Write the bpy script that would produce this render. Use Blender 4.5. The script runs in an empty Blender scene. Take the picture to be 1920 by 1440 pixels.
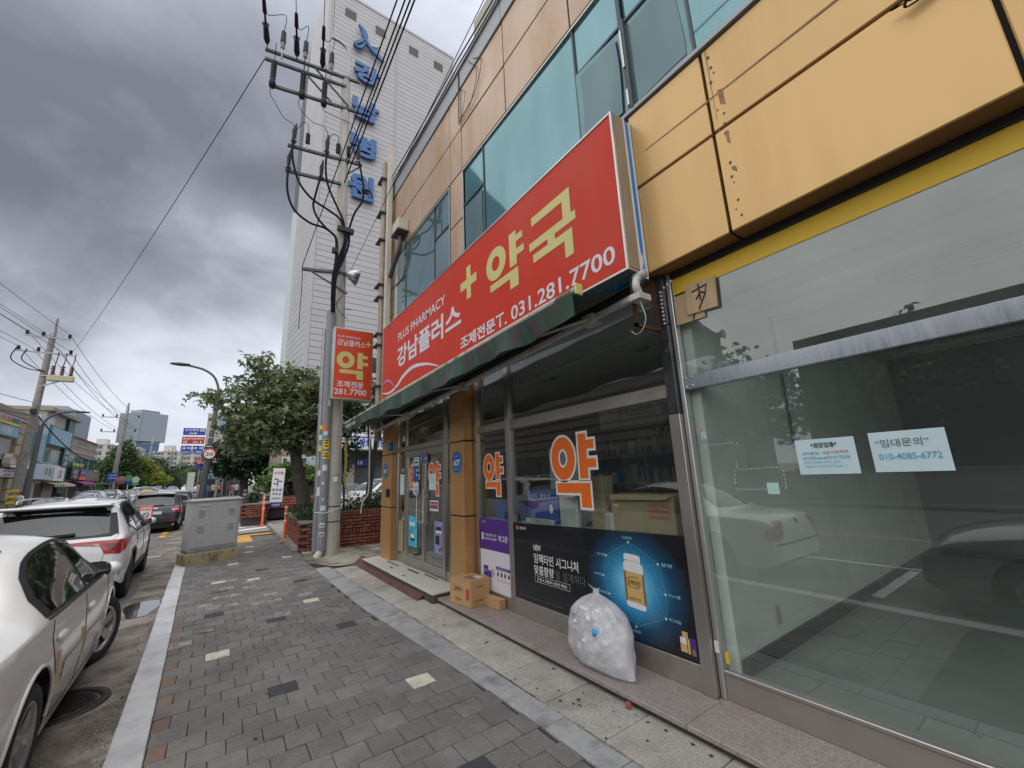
import bpy, bmesh, math, random
import numpy as np
from mathutils import Vector, Matrix
from mathutils.bvhtree import BVHTree

random.seed(11)
scene = bpy.context.scene
COL = scene.collection
R = math.radians

# ------------------------------------------------------------------ camera
cam_d = bpy.data.cameras.new('camera')
cam_d.sensor_fit = 'HORIZONTAL'
cam_d.sensor_width = 36.0
cam_d.lens = 14.25
cam_d.clip_start = 0.05
cam_d.clip_end = 3000
cam = bpy.data.objects.new('camera', cam_d)
COL.objects.link(cam)
cr = Vector((0.81854, -0.57287, -0.04249))
cu = -Vector((0.09040, 0.20151, -0.97531))
cf = Vector((0.56728, 0.79449, 0.21673))
cam.matrix_world = Matrix(((cr.x, cu.x, -cf.x, 0.0), (cr.y, cu.y, -cf.y, 0.0), (cr.z, cu.z, -cf.z, 1.6), (0, 0, 0, 1)))
scene.camera = cam

# ------------------------------------------------------------------ sky, sun, exposure
SUN_EL, SUN_AZ = R(52), R(-126)        # azimuth measured from +Y towards +X
sun_vec = Vector((math.sin(SUN_AZ) * math.cos(SUN_EL), math.cos(SUN_AZ) * math.cos(SUN_EL), math.sin(SUN_EL)))
world = bpy.data.worlds.new('World')
scene.world = world
world.use_nodes = True
wn, wl = world.node_tree.nodes, world.node_tree.links
wn.clear()
w_out = wn.new('ShaderNodeOutputWorld')
w_bg = wn.new('ShaderNodeBackground')
w_sky = wn.new('ShaderNodeTexSky')
w_sky.sky_type = 'NISHITA'
w_sky.sun_disc = False
w_sky.sun_elevation = SUN_EL
w_sky.sun_rotation = SUN_AZ
w_bg.inputs['Strength'].default_value = 0.1
w_tc = wn.new('ShaderNodeTexCoord')
w_sep = wn.new('ShaderNodeSeparateXYZ')
wl.new(w_tc.outputs['Generated'], w_sep.inputs[0])

def wmath(op, a, b=None, clamp=False):
    n = wn.new('ShaderNodeMath'); n.operation = op; n.use_clamp = clamp
    for i, v in enumerate((a, b)):
        if v is None: continue
        if isinstance(v, (int, float)): n.inputs[i].default_value = v
        else: wl.new(v, n.inputs[i])
    return n.outputs[0]

CLOUD_SEED = 7.0
# cloud deck: the direction is carried onto a flat layer, so that clouds shrink towards the horizon
zc = wmath('MAXIMUM', w_sep.outputs[2], 0.0)
den = wmath('ADD', zc, 0.55)
cx = wmath('DIVIDE', w_sep.outputs[0], den)
cy = wmath('DIVIDE', w_sep.outputs[1], den)
w_cmb = wn.new('ShaderNodeCombineXYZ')
wl.new(cx, w_cmb.inputs[0]); wl.new(cy, w_cmb.inputs[1])

def wnoise(scale, detail, rough, seedz, dist=0.0):
    m = wn.new('ShaderNodeMapping'); m.inputs['Location'].default_value = (seedz * 3.1, seedz * 1.7, seedz)
    wl.new(w_cmb.outputs[0], m.inputs[0])
    n = wn.new('ShaderNodeTexNoise'); n.inputs['Scale'].default_value = scale
    n.inputs['Detail'].default_value = detail; n.inputs['Roughness'].default_value = rough
    n.inputs['Distortion'].default_value = dist
    wl.new(m.outputs[0], n.inputs['Vector'])
    return n.outputs['Fac']
big = wnoise(1.15, 3, 0.5, CLOUD_SEED, 0.3)
fine = wnoise(3.6, 9, 0.56, 1.3, 0.3)
mixn = wmath('ADD', wmath('MULTIPLY', big, 0.74), wmath('MULTIPLY', fine, 0.26))
w_ramp = wn.new('ShaderNodeValToRGB')
e = w_ramp.color_ramp.elements
e[0].position = 0.38; e[0].color = (1.1, 1.17, 1.35, 1)
e[1].position = 0.62; e[1].color = (5.3, 5.55, 6.1, 1)
k = e.new(0.465); k.color = (2.0, 2.12, 2.42, 1)
k = e.new(0.54); k.color = (3.7, 3.9, 4.36, 1)
wl.new(mixn, w_ramp.inputs[0])
# paler band towards the horizon, as under any thick cloud layer
hz = wmath('POWER', wmath('SUBTRACT', 1.0, zc, True), 9.0)
w_hz = wn.new('ShaderNodeMix'); w_hz.data_type = 'RGBA'
w_hz.inputs[7].default_value = (5.1, 5.42, 6.0, 1)
wl.new(wmath('MULTIPLY', hz, 0.75), w_hz.inputs[0]); wl.new(w_ramp.outputs[0], w_hz.inputs[6])
# overcast skies are brighter overhead
w_zen = wn.new('ShaderNodeVectorMath'); w_zen.operation = 'SCALE'
wl.new(w_hz.outputs[2], w_zen.inputs[0])
wl.new(wmath('ADD', 1.0, wmath('MULTIPLY', wmath('POWER', zc, 3.0), 0.9)), w_zen.inputs[3])
w_mix = wn.new('ShaderNodeMix'); w_mix.data_type = 'RGBA'
w_mix.inputs[0].default_value = 0.93
wl.new(w_sky.outputs[0], w_mix.inputs[6]); wl.new(w_zen.outputs[0], w_mix.inputs[7])
wl.new(w_mix.outputs[2], w_bg.inputs['Color'])
wl.new(w_bg.outputs[0], w_out.inputs[0])

sun_d = bpy.data.lights.new('sun', 'SUN')
sun_d.energy = 1.5
sun_d.angle = R(125)
sun_d.color = (1.0, 0.955, 0.89)
sun = bpy.data.objects.new('sun', sun_d)
COL.objects.link(sun)
sun.rotation_euler = (-sun_vec).to_track_quat('-Z', 'Y').to_euler()
vs = scene.view_settings
vs.view_transform = 'Standard'; vs.look = 'None'; vs.gamma = 1.0; vs.use_curve_mapping = False
vs.exposure = 0.68
scene.cycles.use_denoising = True
scene.cycles.max_bounces = 8
scene.cycles.transparent_max_bounces = 12
scene.cycles.caustics_reflective = False
scene.cycles.caustics_refractive = False
scene.cycles.sample_clamp_indirect = 6

# ------------------------------------------------------------------ materials
MATS = {}

def nodes_of(name):
    m = bpy.data.materials.new(name); m.use_nodes = True
    MATS[name] = m
    return m, m.node_tree.nodes, m.node_tree.links, m.node_tree.nodes['Principled BSDF']

def mat(name, col, rough=0.6, metal=0.0, var=0.0, vscale=4.0, stretch=(1, 1, 1), dirt=None, dscale=2.0, dlo=0.5, dhi=0.7,
        bump=0.0, bscale=60.0, coat=0.0, spec=0.5, objrand=0.0, island=0.0, emit=None, trans=0.0, speck=None, sscale=220.0, slo=0.62, samt=0.7, alpha=1.0, rvar=0.0):
    """Principled material: base colour with soft variation, an optional dirt colour, specks, per-object variation and fine relief."""
    m, N, L, P = nodes_of(name)
    P.inputs['Roughness'].default_value = rough
    P.inputs['Metallic'].default_value = metal
    P.inputs['Coat Weight'].default_value = coat
    P.inputs['Coat Roughness'].default_value = 0.05
    P.inputs['Specular IOR Level'].default_value = spec
    if alpha < 1: P.inputs['Alpha'].default_value = alpha
    base = None
    geo = N.new('ShaderNodeNewGeometry')
    def noise(scale, detail=4, st=stretch, rg=0.55):
        mp = N.new('ShaderNodeMapping'); mp.inputs['Scale'].default_value = st
        L.new(geo.outputs['Position'], mp.inputs[0])
        n = N.new('ShaderNodeTexNoise'); n.inputs['Scale'].default_value = scale
        n.inputs['Detail'].default_value = detail; n.inputs['Roughness'].default_value = rg
        L.new(mp.outputs[0], n.inputs['Vector'])
        return n.outputs['Fac']
    rgb = N.new('ShaderNodeRGB'); rgb.outputs[0].default_value = (*col, 1)
    base = rgb.outputs[0]
    def scale_by(base, fac_socket, amt):
        mr = N.new('ShaderNodeMapRange')
        mr.inputs['From Min'].default_value = 0.25; mr.inputs['From Max'].default_value = 0.75
        mr.inputs['To Min'].default_value = 1 - amt; mr.inputs['To Max'].default_value = 1 + amt
        L.new(fac_socket, mr.inputs['Value'])
        v = N.new('ShaderNodeVectorMath'); v.operation = 'SCALE'
        L.new(base, v.inputs[0]); L.new(mr.outputs[0], v.inputs[3])
        return v.outputs[0]
    def mixc(base, c2, fac):
        x = N.new('ShaderNodeMix'); x.data_type = 'RGBA'
        L.new(fac, x.inputs[0]); L.new(base, x.inputs[6]); x.inputs[7].default_value = (*c2, 1)
        return x.outputs[2]
    if objrand:
        oi = N.new('ShaderNodeObjectInfo'); base = scale_by(base, oi.outputs['Random'], objrand * 0.5)
    if island:
        base = scale_by(base, geo.outputs['Random Per Island'], island * 0.5)
    if var:
        base = scale_by(base, noise(vscale, 5), var)
    if dirt:
        mr = N.new('ShaderNodeMapRange'); mr.inputs['From Min'].default_value = dlo; mr.inputs['From Max'].default_value = dhi
        L.new(noise(dscale, 7, stretch, 0.62), mr.inputs['Value'])
        base = mixc(base, dirt, mr.outputs[0])
    if speck:
        mr = N.new('ShaderNodeMapRange'); mr.inputs['From Min'].default_value = slo; mr.inputs['From Max'].default_value = slo + 0.06
        mr.inputs['To Max'].default_value = samt
        L.new(noise(sscale, 2, (1, 1, 1)), mr.inputs['Value'])
        base = mixc(base, speck, mr.outputs[0])
    L.new(base, P.inputs['Base Color'])
    if rvar:
        mr = N.new('ShaderNodeMapRange'); mr.inputs['From Min'].default_value = 0.3; mr.inputs['From Max'].default_value = 0.7
        mr.inputs['To Min'].default_value = max(0.02, rough - rvar); mr.inputs['To Max'].default_value = min(1, rough + rvar)
        L.new(noise(vscale * 1.7, 5), mr.inputs['Value']); L.new(mr.outputs[0], P.inputs['Roughness'])
    if bump:
        b = N.new('ShaderNodeBump'); b.inputs['Strength'].default_value = bump; b.inputs['Distance'].default_value = 0.004
        L.new(noise(bscale, 4, (1, 1, 1)), b.inputs['Height']); L.new(b.outputs[0], P.inputs['Normal'])
    if emit:
        P.inputs['Emission Color'].default_value = (*col, 1); P.inputs['Emission Strength'].default_value = emit
    if trans:
        t = N.new('ShaderNodeBsdfTranslucent'); L.new(base, t.inputs[0])
        mx = N.new('ShaderNodeMixShader'); mx.inputs[0].default_value = trans
        out = N['Material Output']
        L.new(P.outputs[0], mx.inputs[1]); L.new(t.outputs[0], mx.inputs[2]); L.new(mx.outputs[0], out.inputs[0])
    return m

def glass(name, tint, dust=(0.3, 0.34, 0.32), dustamt=0.05, boost=1.0, rough=0.0, base=0.0):
    """Thin pane: see-through, mirrors the street by its angle, with a film of dust."""
    m, N, L, P = nodes_of(name)
    N.remove(P)
    out = N['Material Output']
    tr = N.new('ShaderNodeBsdfTransparent'); tr.inputs[0].default_value = (*tint, 1)
    gl = N.new('ShaderNodeBsdfGlossy'); gl.inputs['Roughness'].default_value = rough
    gl.inputs['Color'].default_value = (0.95, 1, 0.98, 1)
    g0 = N.new('ShaderNodeNewGeometry'); dt = N.new('ShaderNodeVectorMath'); dt.operation = 'DOT_PRODUCT'
    L.new(g0.outputs['Normal'], dt.inputs[0]); L.new(g0.outputs['Incoming'], dt.inputs[1])
    def mth(op, a, b=0.0):
        n = N.new('ShaderNodeMath'); n.operation = op
        if isinstance(a, float): n.inputs[0].default_value = a
        else: L.new(a, n.inputs[0])
        if isinstance(b, float): n.inputs[1].default_value = b
        else: L.new(b, n.inputs[1])
        return n.outputs[0]
    sch = mth('ADD', mth('MULTIPLY', mth('POWER', mth('SUBTRACT', 1.0, mth('ABSOLUTE', dt.outputs['Value'])), 5.0), 0.957), 0.043)
    ml = N.new('ShaderNodeMath'); ml.operation = 'MULTIPLY_ADD'; ml.inputs[1].default_value = 1.5 * boost; ml.inputs[2].default_value = base; ml.use_clamp = True
    L.new(sch, ml.inputs[0])
    m1 = N.new('ShaderNodeMixShader'); L.new(ml.outputs[0], m1.inputs[0]); L.new(tr.outputs[0], m1.inputs[1]); L.new(gl.outputs[0], m1.inputs[2])
    df = N.new('ShaderNodeBsdfDiffuse'); df.inputs[0].default_value = (*dust, 1)
    geo = N.new('ShaderNodeNewGeometry'); nz = N.new('ShaderNodeTexNoise'); nz.inputs['Scale'].default_value = 1.3; nz.inputs['Detail'].default_value = 7
    mp = N.new('ShaderNodeMapping'); mp.inputs['Scale'].default_value = (1, 1.6, 0.6)
    L.new(geo.outputs['Position'], mp.inputs[0]); L.new(mp.outputs[0], nz.inputs['Vector'])
    mr = N.new('ShaderNodeMapRange'); mr.inputs['From Min'].default_value = 0.3; mr.inputs['From Max'].default_value = 0.7
    mr.inputs['To Min'].default_value = dustamt * 0.6; mr.inputs['To Max'].default_value = dustamt * 1.5
    L.new(nz.outputs['Fac'], mr.inputs['Value'])
    m2 = N.new('ShaderNodeMixShader'); L.new(mr.outputs[0], m2.inputs[0]); L.new(m1.outputs[0], m2.inputs[1]); L.new(df.outputs[0], m2.inputs[2])
    L.new(m2.outputs[0], out.inputs[0])
    return m

def mirror_glass(name, body, refl, fac=0.55, rough=0.03, film=None):
    """Coated window glass seen from outside: dark body colour under a tinted reflection."""
    m, N, L, P = nodes_of(name)
    N.remove(P)
    out = N['Material Output']
    df = N.new('ShaderNodeBsdfDiffuse'); df.inputs[0].default_value = (*body, 1)
    gl = N.new('ShaderNodeBsdfGlossy'); gl.inputs['Roughness'].default_value = rough; gl.inputs['Color'].default_value = (*refl, 1)
    geo = N.new('ShaderNodeNewGeometry'); nz = N.new('ShaderNodeTexNoise'); nz.inputs['Scale'].default_value = 1.1; nz.inputs['Detail'].default_value = 6
    mp = N.new('ShaderNodeMapping'); mp.inputs['Scale'].default_value = (1, 1.5, 0.5)
    L.new(geo.outputs['Position'], mp.inputs[0]); L.new(mp.outputs[0], nz.inputs['Vector'])
    mr = N.new('ShaderNodeMapRange'); mr.inputs['To Min'].default_value = fac + 0.1; mr.inputs['To Max'].default_value = fac - 0.12
    mr.inputs['From Min'].default_value = 0.3; mr.inputs['From Max'].default_value = 0.75
    L.new(nz.outputs['Fac'], mr.inputs['Value'])
    mx = N.new('ShaderNodeMixShader'); L.new(mr.outputs[0], mx.inputs[0]); L.new(df.outputs[0], mx.inputs[1]); L.new(gl.outputs[0], mx.inputs[2])
    bp = N.new('ShaderNodeBump'); bp.inputs['Strength'].default_value = 0.05; bp.inputs['Distance'].default_value = 0.02
    n2 = N.new('ShaderNodeTexNoise'); n2.inputs['Scale'].default_value = 1.6
    L.new(geo.outputs['Position'], n2.inputs['Vector']); L.new(n2.outputs['Fac'], bp.inputs['Height']); L.new(bp.outputs[0], gl.inputs['Normal'])
    L.new(mx.outputs[0], out.inputs[0])
    return m

mat('asphalt', (0.145, 0.138, 0.13), 0.85, var=0.25, vscale=1.2, dirt=(0.2, 0.19, 0.17), dscale=0.9, bump=0.6, bscale=140, speck=(0.28, 0.27, 0.25), sscale=160, slo=0.6, samt=0.5)
mat('gutter', (0.24, 0.215, 0.18), 0.9, var=0.4, vscale=3, dirt=(0.095, 0.08, 0.062), dscale=2.6, dlo=0.45, dhi=0.6, bump=0.9, bscale=45, speck=(0.36, 0.34, 0.3), sscale=120, slo=0.58, samt=0.7)
mat('puddle', (0.03, 0.03, 0.03), 0.03, spec=0.8)
mat('kerb_granite', (0.52, 0.53, 0.535), 0.65, var=0.1, vscale=6, dirt=(0.3, 0.3, 0.29), dscale=3.5, dlo=0.5, dhi=0.8, speck=(0.3, 0.3, 0.31), sscale=150, slo=0.58, samt=0.5, bump=0.25, bscale=180, objrand=0.16)
mat('paver_grey', (0.152, 0.145, 0.135), 0.85, var=0.16, vscale=9, dirt=(0.09, 0.086, 0.081), dscale=1.6, dlo=0.45, dhi=0.72, speck=(0.3, 0.285, 0.27), sscale=130, slo=0.57, samt=0.5, bump=0.8, bscale=120, objrand=0.22)
mat('paver_far', (0.152, 0.145, 0.135), 0.85, var=0.16, vscale=9, island=0.3, speck=(0.29, 0.27, 0.25), sscale=240, slo=0.6, samt=0.45)
mat('paver_brown', (0.165, 0.115, 0.085), 0.85, var=0.2, vscale=12, bump=0.5, bscale=170, objrand=0.2)
mat('paver_cream', (0.55, 0.52, 0.43), 0.8, var=0.12, vscale=14, dirt=(0.35, 0.32, 0.25), dscale=9, bump=0.4, bscale=170)
mat('paver_dark', (0.045, 0.046, 0.052), 0.8, var=0.2, vscale=14, bump=0.5, bscale=170)
mat('paver_pale', (0.3, 0.295, 0.285), 0.85, var=0.3, vscale=10, dirt=(0.14, 0.135, 0.125), dscale=8, dlo=0.4, dhi=0.6, bump=0.4, bscale=170)
mat('joint_soil', (0.045, 0.04, 0.034), 0.95, var=0.4, vscale=20)
mat('border_stone', (0.33, 0.335, 0.34), 0.75, var=0.15, vscale=7, dirt=(0.17, 0.165, 0.16), dscale=4, speck=(0.17, 0.17, 0.175), sscale=140, slo=0.57, samt=0.5, bump=0.3, bscale=170, objrand=0.12)
mat('granite_slab', (0.45, 0.43, 0.385), 0.7, var=0.12, vscale=5, dirt=(0.23, 0.21, 0.18), dscale=2.2, dlo=0.48, dhi=0.75, speck=(0.15, 0.14, 0.125), sscale=110, slo=0.54, samt=0.65, bump=0.3, bscale=150, objrand=0.16)
mat('granite_step', (0.34, 0.295, 0.275), 0.34, var=0.12, vscale=5, dirt=(0.26, 0.15, 0.075), dscale=1.7, dlo=0.6, dhi=0.78, speck=(0.11, 0.09, 0.09), sscale=120, slo=0.53, samt=0.65, bump=0.08, bscale=150, objrand=0.1)
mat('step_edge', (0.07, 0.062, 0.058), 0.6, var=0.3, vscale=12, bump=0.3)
mat('marble', (0.66, 0.64, 0.58), 0.4, var=0.08, vscale=4, dirt=(0.42, 0.38, 0.3), dscale=4, dlo=0.56, dhi=0.8)
mat('rust_plate', (0.13, 0.062, 0.045), 0.65, var=0.3, vscale=9, dirt=(0.07, 0.035, 0.028), dscale=6, bump=0.4, bscale=90)
mat('concrete', (0.3, 0.285, 0.26), 0.85, var=0.18, vscale=3.5, dirt=(0.16, 0.15, 0.13), dscale=2.5, dlo=0.5, dhi=0.75, bump=0.4, bscale=60)
mat('cement_patch', (0.33, 0.3, 0.235), 0.9, var=0.3, vscale=2.2, dirt=(0.07, 0.062, 0.048), dscale=1.5, dlo=0.45, dhi=0.62, bump=0.6, bscale=40)
mat('pole_concrete', (0.47, 0.45, 0.405), 0.85, var=0.16, vscale=3, stretch=(4, 4, 0.6), dirt=(0.29, 0.27, 0.235), dscale=2.4, dlo=0.5, dhi=0.78, bump=0.3, bscale=60)
mat('plinth', (0.36, 0.3, 0.185), 0.9, var=0.15, vscale=5, dirt=(0.13, 0.115, 0.06), dscale=3.2, stretch=(2.2, 2.2, 0.7), dlo=0.5, dhi=0.6, bump=0.4, bscale=50)
mat('galvanised', (0.36, 0.37, 0.38), 0.45, metal=0.6, var=0.18, vscale=9, dirt=(0.2, 0.2, 0.2), dscale=5)
mat('conduit_grey', (0.235, 0.255, 0.275), 0.5, var=0.12, vscale=6, stretch=(3, 3, 0.6), dirt=(0.45, 0.44, 0.42), dscale=7, dlo=0.66, dhi=0.7)
mat('cabinet_grey', (0.4, 0.405, 0.415), 0.55, var=0.07, vscale=5, stretch=(3, 3, 0.7), dirt=(0.3, 0.295, 0.29), dscale=2.8, dlo=0.58, dhi=0.8)
mat('vent_slot', (0.15, 0.15, 0.155), 0.7)
mat('dark_slot', (0.035, 0.035, 0.037), 0.8)
mat('black', (0.012, 0.012, 0.013), 0.5)
mat('rubber', (0.02, 0.02, 0.021), 0.75, var=0.2, vscale=20)
mat('cable_black', (0.006, 0.007, 0.014), 0.7, spec=0.2)
mat('wire_dark', (0.025, 0.026, 0.032), 0.6, spec=0.3)
mat('insulator', (0.012, 0.011, 0.016), 0.5, spec=0.3)
mat('porcelain', (0.26, 0.23, 0.25), 0.4)
mat('arm_steel', (0.095, 0.115, 0.115), 0.6, metal=0.2, var=0.2, vscale=6, dirt=(0.05, 0.065, 0.06), dscale=5)
mat('gold_panel', (0.68, 0.43, 0.165), 0.34, metal=0.25, var=0.035, vscale=1.6, stretch=(3, 3, 0.35), dirt=(0.57, 0.34, 0.13), dscale=0.7, dlo=0.45, dhi=0.8, coat=0.15, objrand=0.06)
mat('tan_panel', (0.52, 0.375, 0.265), 0.36, metal=0.25, var=0.07, vscale=1.6, stretch=(1.5, 1.5, 0.5), dirt=(0.42, 0.235, 0.105), dscale=0.75, dlo=0.44, dhi=0.7, coat=0.15, objrand=0.1)
mat('bronze_panel', (0.5, 0.27, 0.1), 0.36, metal=0.3, var=0.06, vscale=2, stretch=(3, 3, 0.5), dirt=(0.4, 0.2, 0.07), dscale=1.5, coat=0.15)
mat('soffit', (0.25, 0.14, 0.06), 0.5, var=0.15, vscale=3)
mat('seal_black', (0.022, 0.02, 0.018), 0.7)
mat('coping', (0.34, 0.355, 0.37), 0.4, metal=0.3, var=0.08, vscale=2, dirt=(0.24, 0.25, 0.26), dscale=2)
mat('old_mark', (0.3, 0.17, 0.075), 0.6, var=0.4, vscale=30)
mirror_glass('teal_glass', (0.055, 0.165, 0.185), (0.29, 0.46, 0.5), 0.55, 0.04)
mirror_glass('teal_glass_dusty', (0.115, 0.21, 0.22), (0.27, 0.42, 0.45), 0.4, 0.12)
mirror_glass('window_film', (0.13, 0.185, 0.2), (0.27, 0.38, 0.41), 0.3, 0.22)
mirror_glass('pale_glass', (0.17, 0.26, 0.28), (0.62, 0.74, 0.78), 0.62, 0.02)
mat('window_frame_dark', (0.06, 0.075, 0.08), 0.45, metal=0.3)
mat('aluminium', (0.55, 0.55, 0.55), 0.32, metal=0.75, var=0.06, vscale=8)
mat('steel', (0.46, 0.435, 0.405), 0.3, metal=0.9, var=0.05, vscale=1.5, stretch=(1, 1, 0.6))
mat('steel_streaked', (0.4, 0.43, 0.48), 0.25, metal=0.9, var=0.09, vscale=4, stretch=(1, 7, 0.7), rvar=0.06)
mat('steel_grime', (0.4, 0.365, 0.33), 0.42, metal=0.7, var=0.08, vscale=2.5, stretch=(1, 1.5, 2), dirt=(0.31, 0.27, 0.235), dscale=1.5)
mat('black_stone', (0.035, 0.037, 0.042), 0.25, var=0.6, vscale=7, dirt=(0.16, 0.16, 0.17), dscale=5, dlo=0.55, dhi=0.7)
glass('shop_glass', (0.88, 0.93, 0.91), (0.33, 0.38, 0.36), 0.03, 1.7)
glass('dusty_glass', (0.92, 0.97, 0.945), (0.42, 0.48, 0.45), 0.055, 2.05, base=0.012)
mat('sign_red', (0.62, 0.042, 0.018), 0.42, var=0.06, vscale=1.2, dirt=(0.58, 0.085, 0.055), dscale=0.8, stretch=(1, 1.3, 0.5), dlo=0.48, dhi=0.8, spec=0.18)
mat('sign_orange_red', (0.7, 0.068, 0.018), 0.35, var=0.05, vscale=2, coat=0.2)
mat('sign_cream', (0.66, 0.6, 0.22), 0.4, var=0.05, vscale=3)
mat('sign_white', (0.72, 0.7, 0.74), 0.4, var=0.05, vscale=3)
mat('white', (0.78, 0.78, 0.77), 0.5, var=0.04, vscale=4)
mat('paper', (0.58, 0.75, 0.79), 0.7, var=0.04, vscale=6)
mat('paper_teal', (0.5, 0.72, 0.68), 0.7)
mat('ink_black', (0.02, 0.02, 0.022), 0.6)
mat('ink_blue', (0.12, 0.38, 0.55), 0.6)
mat('ink_red', (0.6, 0.06, 0.05), 0.6)
mat('ink_grey', (0.1, 0.105, 0.115), 0.5)
mat('sticker_orange', (0.85, 0.16, 0.012), 0.45, var=0.04, vscale=4)
mat('sticker_white', (0.8, 0.78, 0.76), 0.5)
mat('board_blue', (0.012, 0.16, 0.52), 0.4)
mat('side_blue', (0.01, 0.22, 0.6), 0.4, dirt=(0.7, 0.7, 0.7), dscale=9, stretch=(1, 1, 0.3), dlo=0.62, dhi=0.66)
mat('badge_blue', (0.015, 0.1, 0.34), 0.4)
mat('side_tan', (0.34, 0.27, 0.19), 0.6, var=0.15, vscale=5, stretch=(4, 4, 0.5))
mat('awning_green', (0.036, 0.105, 0.068), 0.75, var=0.5, vscale=3, stretch=(1, 3, 0.6), dirt=(0.085, 0.072, 0.08), dscale=3.2, dlo=0.42, dhi=0.6, bump=0.3, bscale=40)
mat('awning_under', (0.012, 0.02, 0.017), 0.8)
mat('awning_bar', (0.5, 0.49, 0.42), 0.5, var=0.25, vscale=6, dirt=(0.13, 0.14, 0.08), dscale=5, dlo=0.5, dhi=0.6)
mat('arm_white', (0.55, 0.545, 0.52), 0.5, var=0.1, vscale=8, dirt=(0.35, 0.33, 0.3), dscale=5)
mat('rust_frame', (0.1, 0.045, 0.025), 0.7, var=0.2, vscale=10)
mat('yellow_strip', (0.78, 0.5, 0.02), 0.5, var=0.03, vscale=3)
mat('plywood', (0.52, 0.38, 0.22), 0.7, var=0.12, vscale=5, stretch=(1, 6, 1))
mat('cardboard', (0.47, 0.29, 0.14), 0.75, var=0.06, vscale=5, bump=0.1, bscale=50)
mat('cardboard_pale', (0.33, 0.265, 0.15), 0.75, var=0.06, vscale=5)
mat('box_print', (0.09, 0.05, 0.03), 0.7)
mat('box_red', (0.5, 0.06, 0.04), 0.7)
mat('poster_black', (0.008, 0.01, 0.014), 0.22, coat=0.2)
mat('poster_purple', (0.085, 0.025, 0.24), 0.35)
mat('poster_white', (0.7, 0.68, 0.74), 0.4)
mat('poster_teal_print', (0.05, 0.5, 0.68), 0.4, var=0.4, vscale=5)
mat('poster_lilac', (0.25, 0.28, 0.55), 0.4, var=0.3, vscale=6)
mat('gold_print', (0.62, 0.4, 0.14), 0.35, var=0.12, vscale=18)
mat('gold_dark', (0.25, 0.13, 0.04), 0.4)
mat('glow_line', (0.35, 0.75, 0.85), 0.4)
mat('net_line', (0.16, 0.45, 0.58), 0.4)
mat('text_outline', (0.13, 0.14, 0.15), 0.4)
mat('crimson', (0.42, 0.02, 0.09), 0.4)
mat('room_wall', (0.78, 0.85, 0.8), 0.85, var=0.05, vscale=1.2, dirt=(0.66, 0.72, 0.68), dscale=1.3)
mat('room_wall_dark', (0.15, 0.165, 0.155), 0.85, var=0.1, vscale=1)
mat('room_floor', (0.3, 0.335, 0.315), 0.45, var=0.15, vscale=1.5, dirt=(0.22, 0.25, 0.23), dscale=2)
mat('room_ceiling', (0.68, 0.71, 0.71), 0.8, var=0.05, vscale=2, objrand=0.12)
mat('skirting', (0.025, 0.027, 0.027), 0.5, dirt=(0.14, 0.135, 0.11), dscale=5, dlo=0.6, dhi=0.66)
mat('shop_dark', (0.07, 0.075, 0.075), 0.8, var=0.15, vscale=2)
mat('shop_grey', (0.32, 0.335, 0.33), 0.8)
mat('shelf_pale', (0.42, 0.45, 0.43), 0.6)
mat('box_blue', (0.02, 0.07, 0.32), 0.5, var=0.08, vscale=6)
mat('ivory_plastic', (0.52, 0.48, 0.33), 0.5)
mat('red_brick', (0.24, 0.085, 0.055), 0.85, var=0.25, vscale=22, dirt=(0.12, 0.04, 0.028), dscale=9, bump=0.5, bscale=90, objrand=0.45)
mat('bright_brick', (0.4, 0.11, 0.06), 0.85, var=0.2, vscale=22, bump=0.5, bscale=90, objrand=0.35)
mat('mortar', (0.06, 0.052, 0.046), 0.95, var=0.3, vscale=15)
mat('planter_cap', (0.23, 0.2, 0.175), 0.85, var=0.2, vscale=5, bump=0.3)
mat('soil', (0.05, 0.037, 0.025), 0.95, var=0.4, vscale=9)
mat('bark', (0.075, 0.062, 0.05), 0.9, var=0.4, vscale=12, stretch=(2, 2, 0.5), bump=0.8, bscale=35)
mat('leaf_maple', (0.19, 0.24, 0.115), 0.55, island=0.8, var=0.4, vscale=1.6, dirt=(0.25, 0.22, 0.1), dscale=1.1, dlo=0.55, dhi=0.75, trans=0.3)
mat('leaf_dark', (0.04, 0.075, 0.036), 0.55, island=0.7, var=0.4, vscale=0.9, trans=0.25)
mat('leaf_pine', (0.12, 0.21, 0.045), 0.6, island=0.6, var=0.35, vscale=1.8, trans=0.25)
mat('leaf_mid', (0.08, 0.14, 0.045), 0.55, island=0.7, var=0.4, vscale=0.8, trans=0.3)
mat('leaf_yellow', (0.24, 0.28, 0.035), 0.55, island=0.6, var=0.3, vscale=0.8, trans=0.3)
mat('leaf_hedge', (0.055, 0.1, 0.04), 0.55, island=0.8, var=0.4, vscale=2.5, trans=0.25)
mat('hill_green', (0.07, 0.085, 0.035), 0.9, var=0.4, vscale=0.12, dirt=(0.16, 0.105, 0.05), dscale=0.08, dlo=0.5, dhi=0.6)
mat('siding', (0.47, 0.47, 0.485), 0.5, var=0.04, vscale=0.5, stretch=(1, 1, 0.4), dirt=(0.37, 0.37, 0.39), dscale=0.4, dlo=0.6, dhi=0.85, objrand=0.05)
mat('siding_joint', (0.11, 0.115, 0.13), 0.8)
mat('tower_edge', (0.5, 0.6, 0.58), 0.5)
mat('louvre_brown', (0.09, 0.075, 0.07), 0.6)
mat('letter_blue', (0.035, 0.13, 0.36), 0.4)
mat('letter_side', (0.012, 0.03, 0.1), 0.5)
mat('beige_wall', (0.46, 0.44, 0.38), 0.8, var=0.06, vscale=1)
mat('stucco', (0.43, 0.36, 0.28), 0.85, var=0.1, vscale=0.6, dirt=(0.3, 0.24, 0.18), dscale=0.5, dlo=0.55, dhi=0.8)
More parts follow.
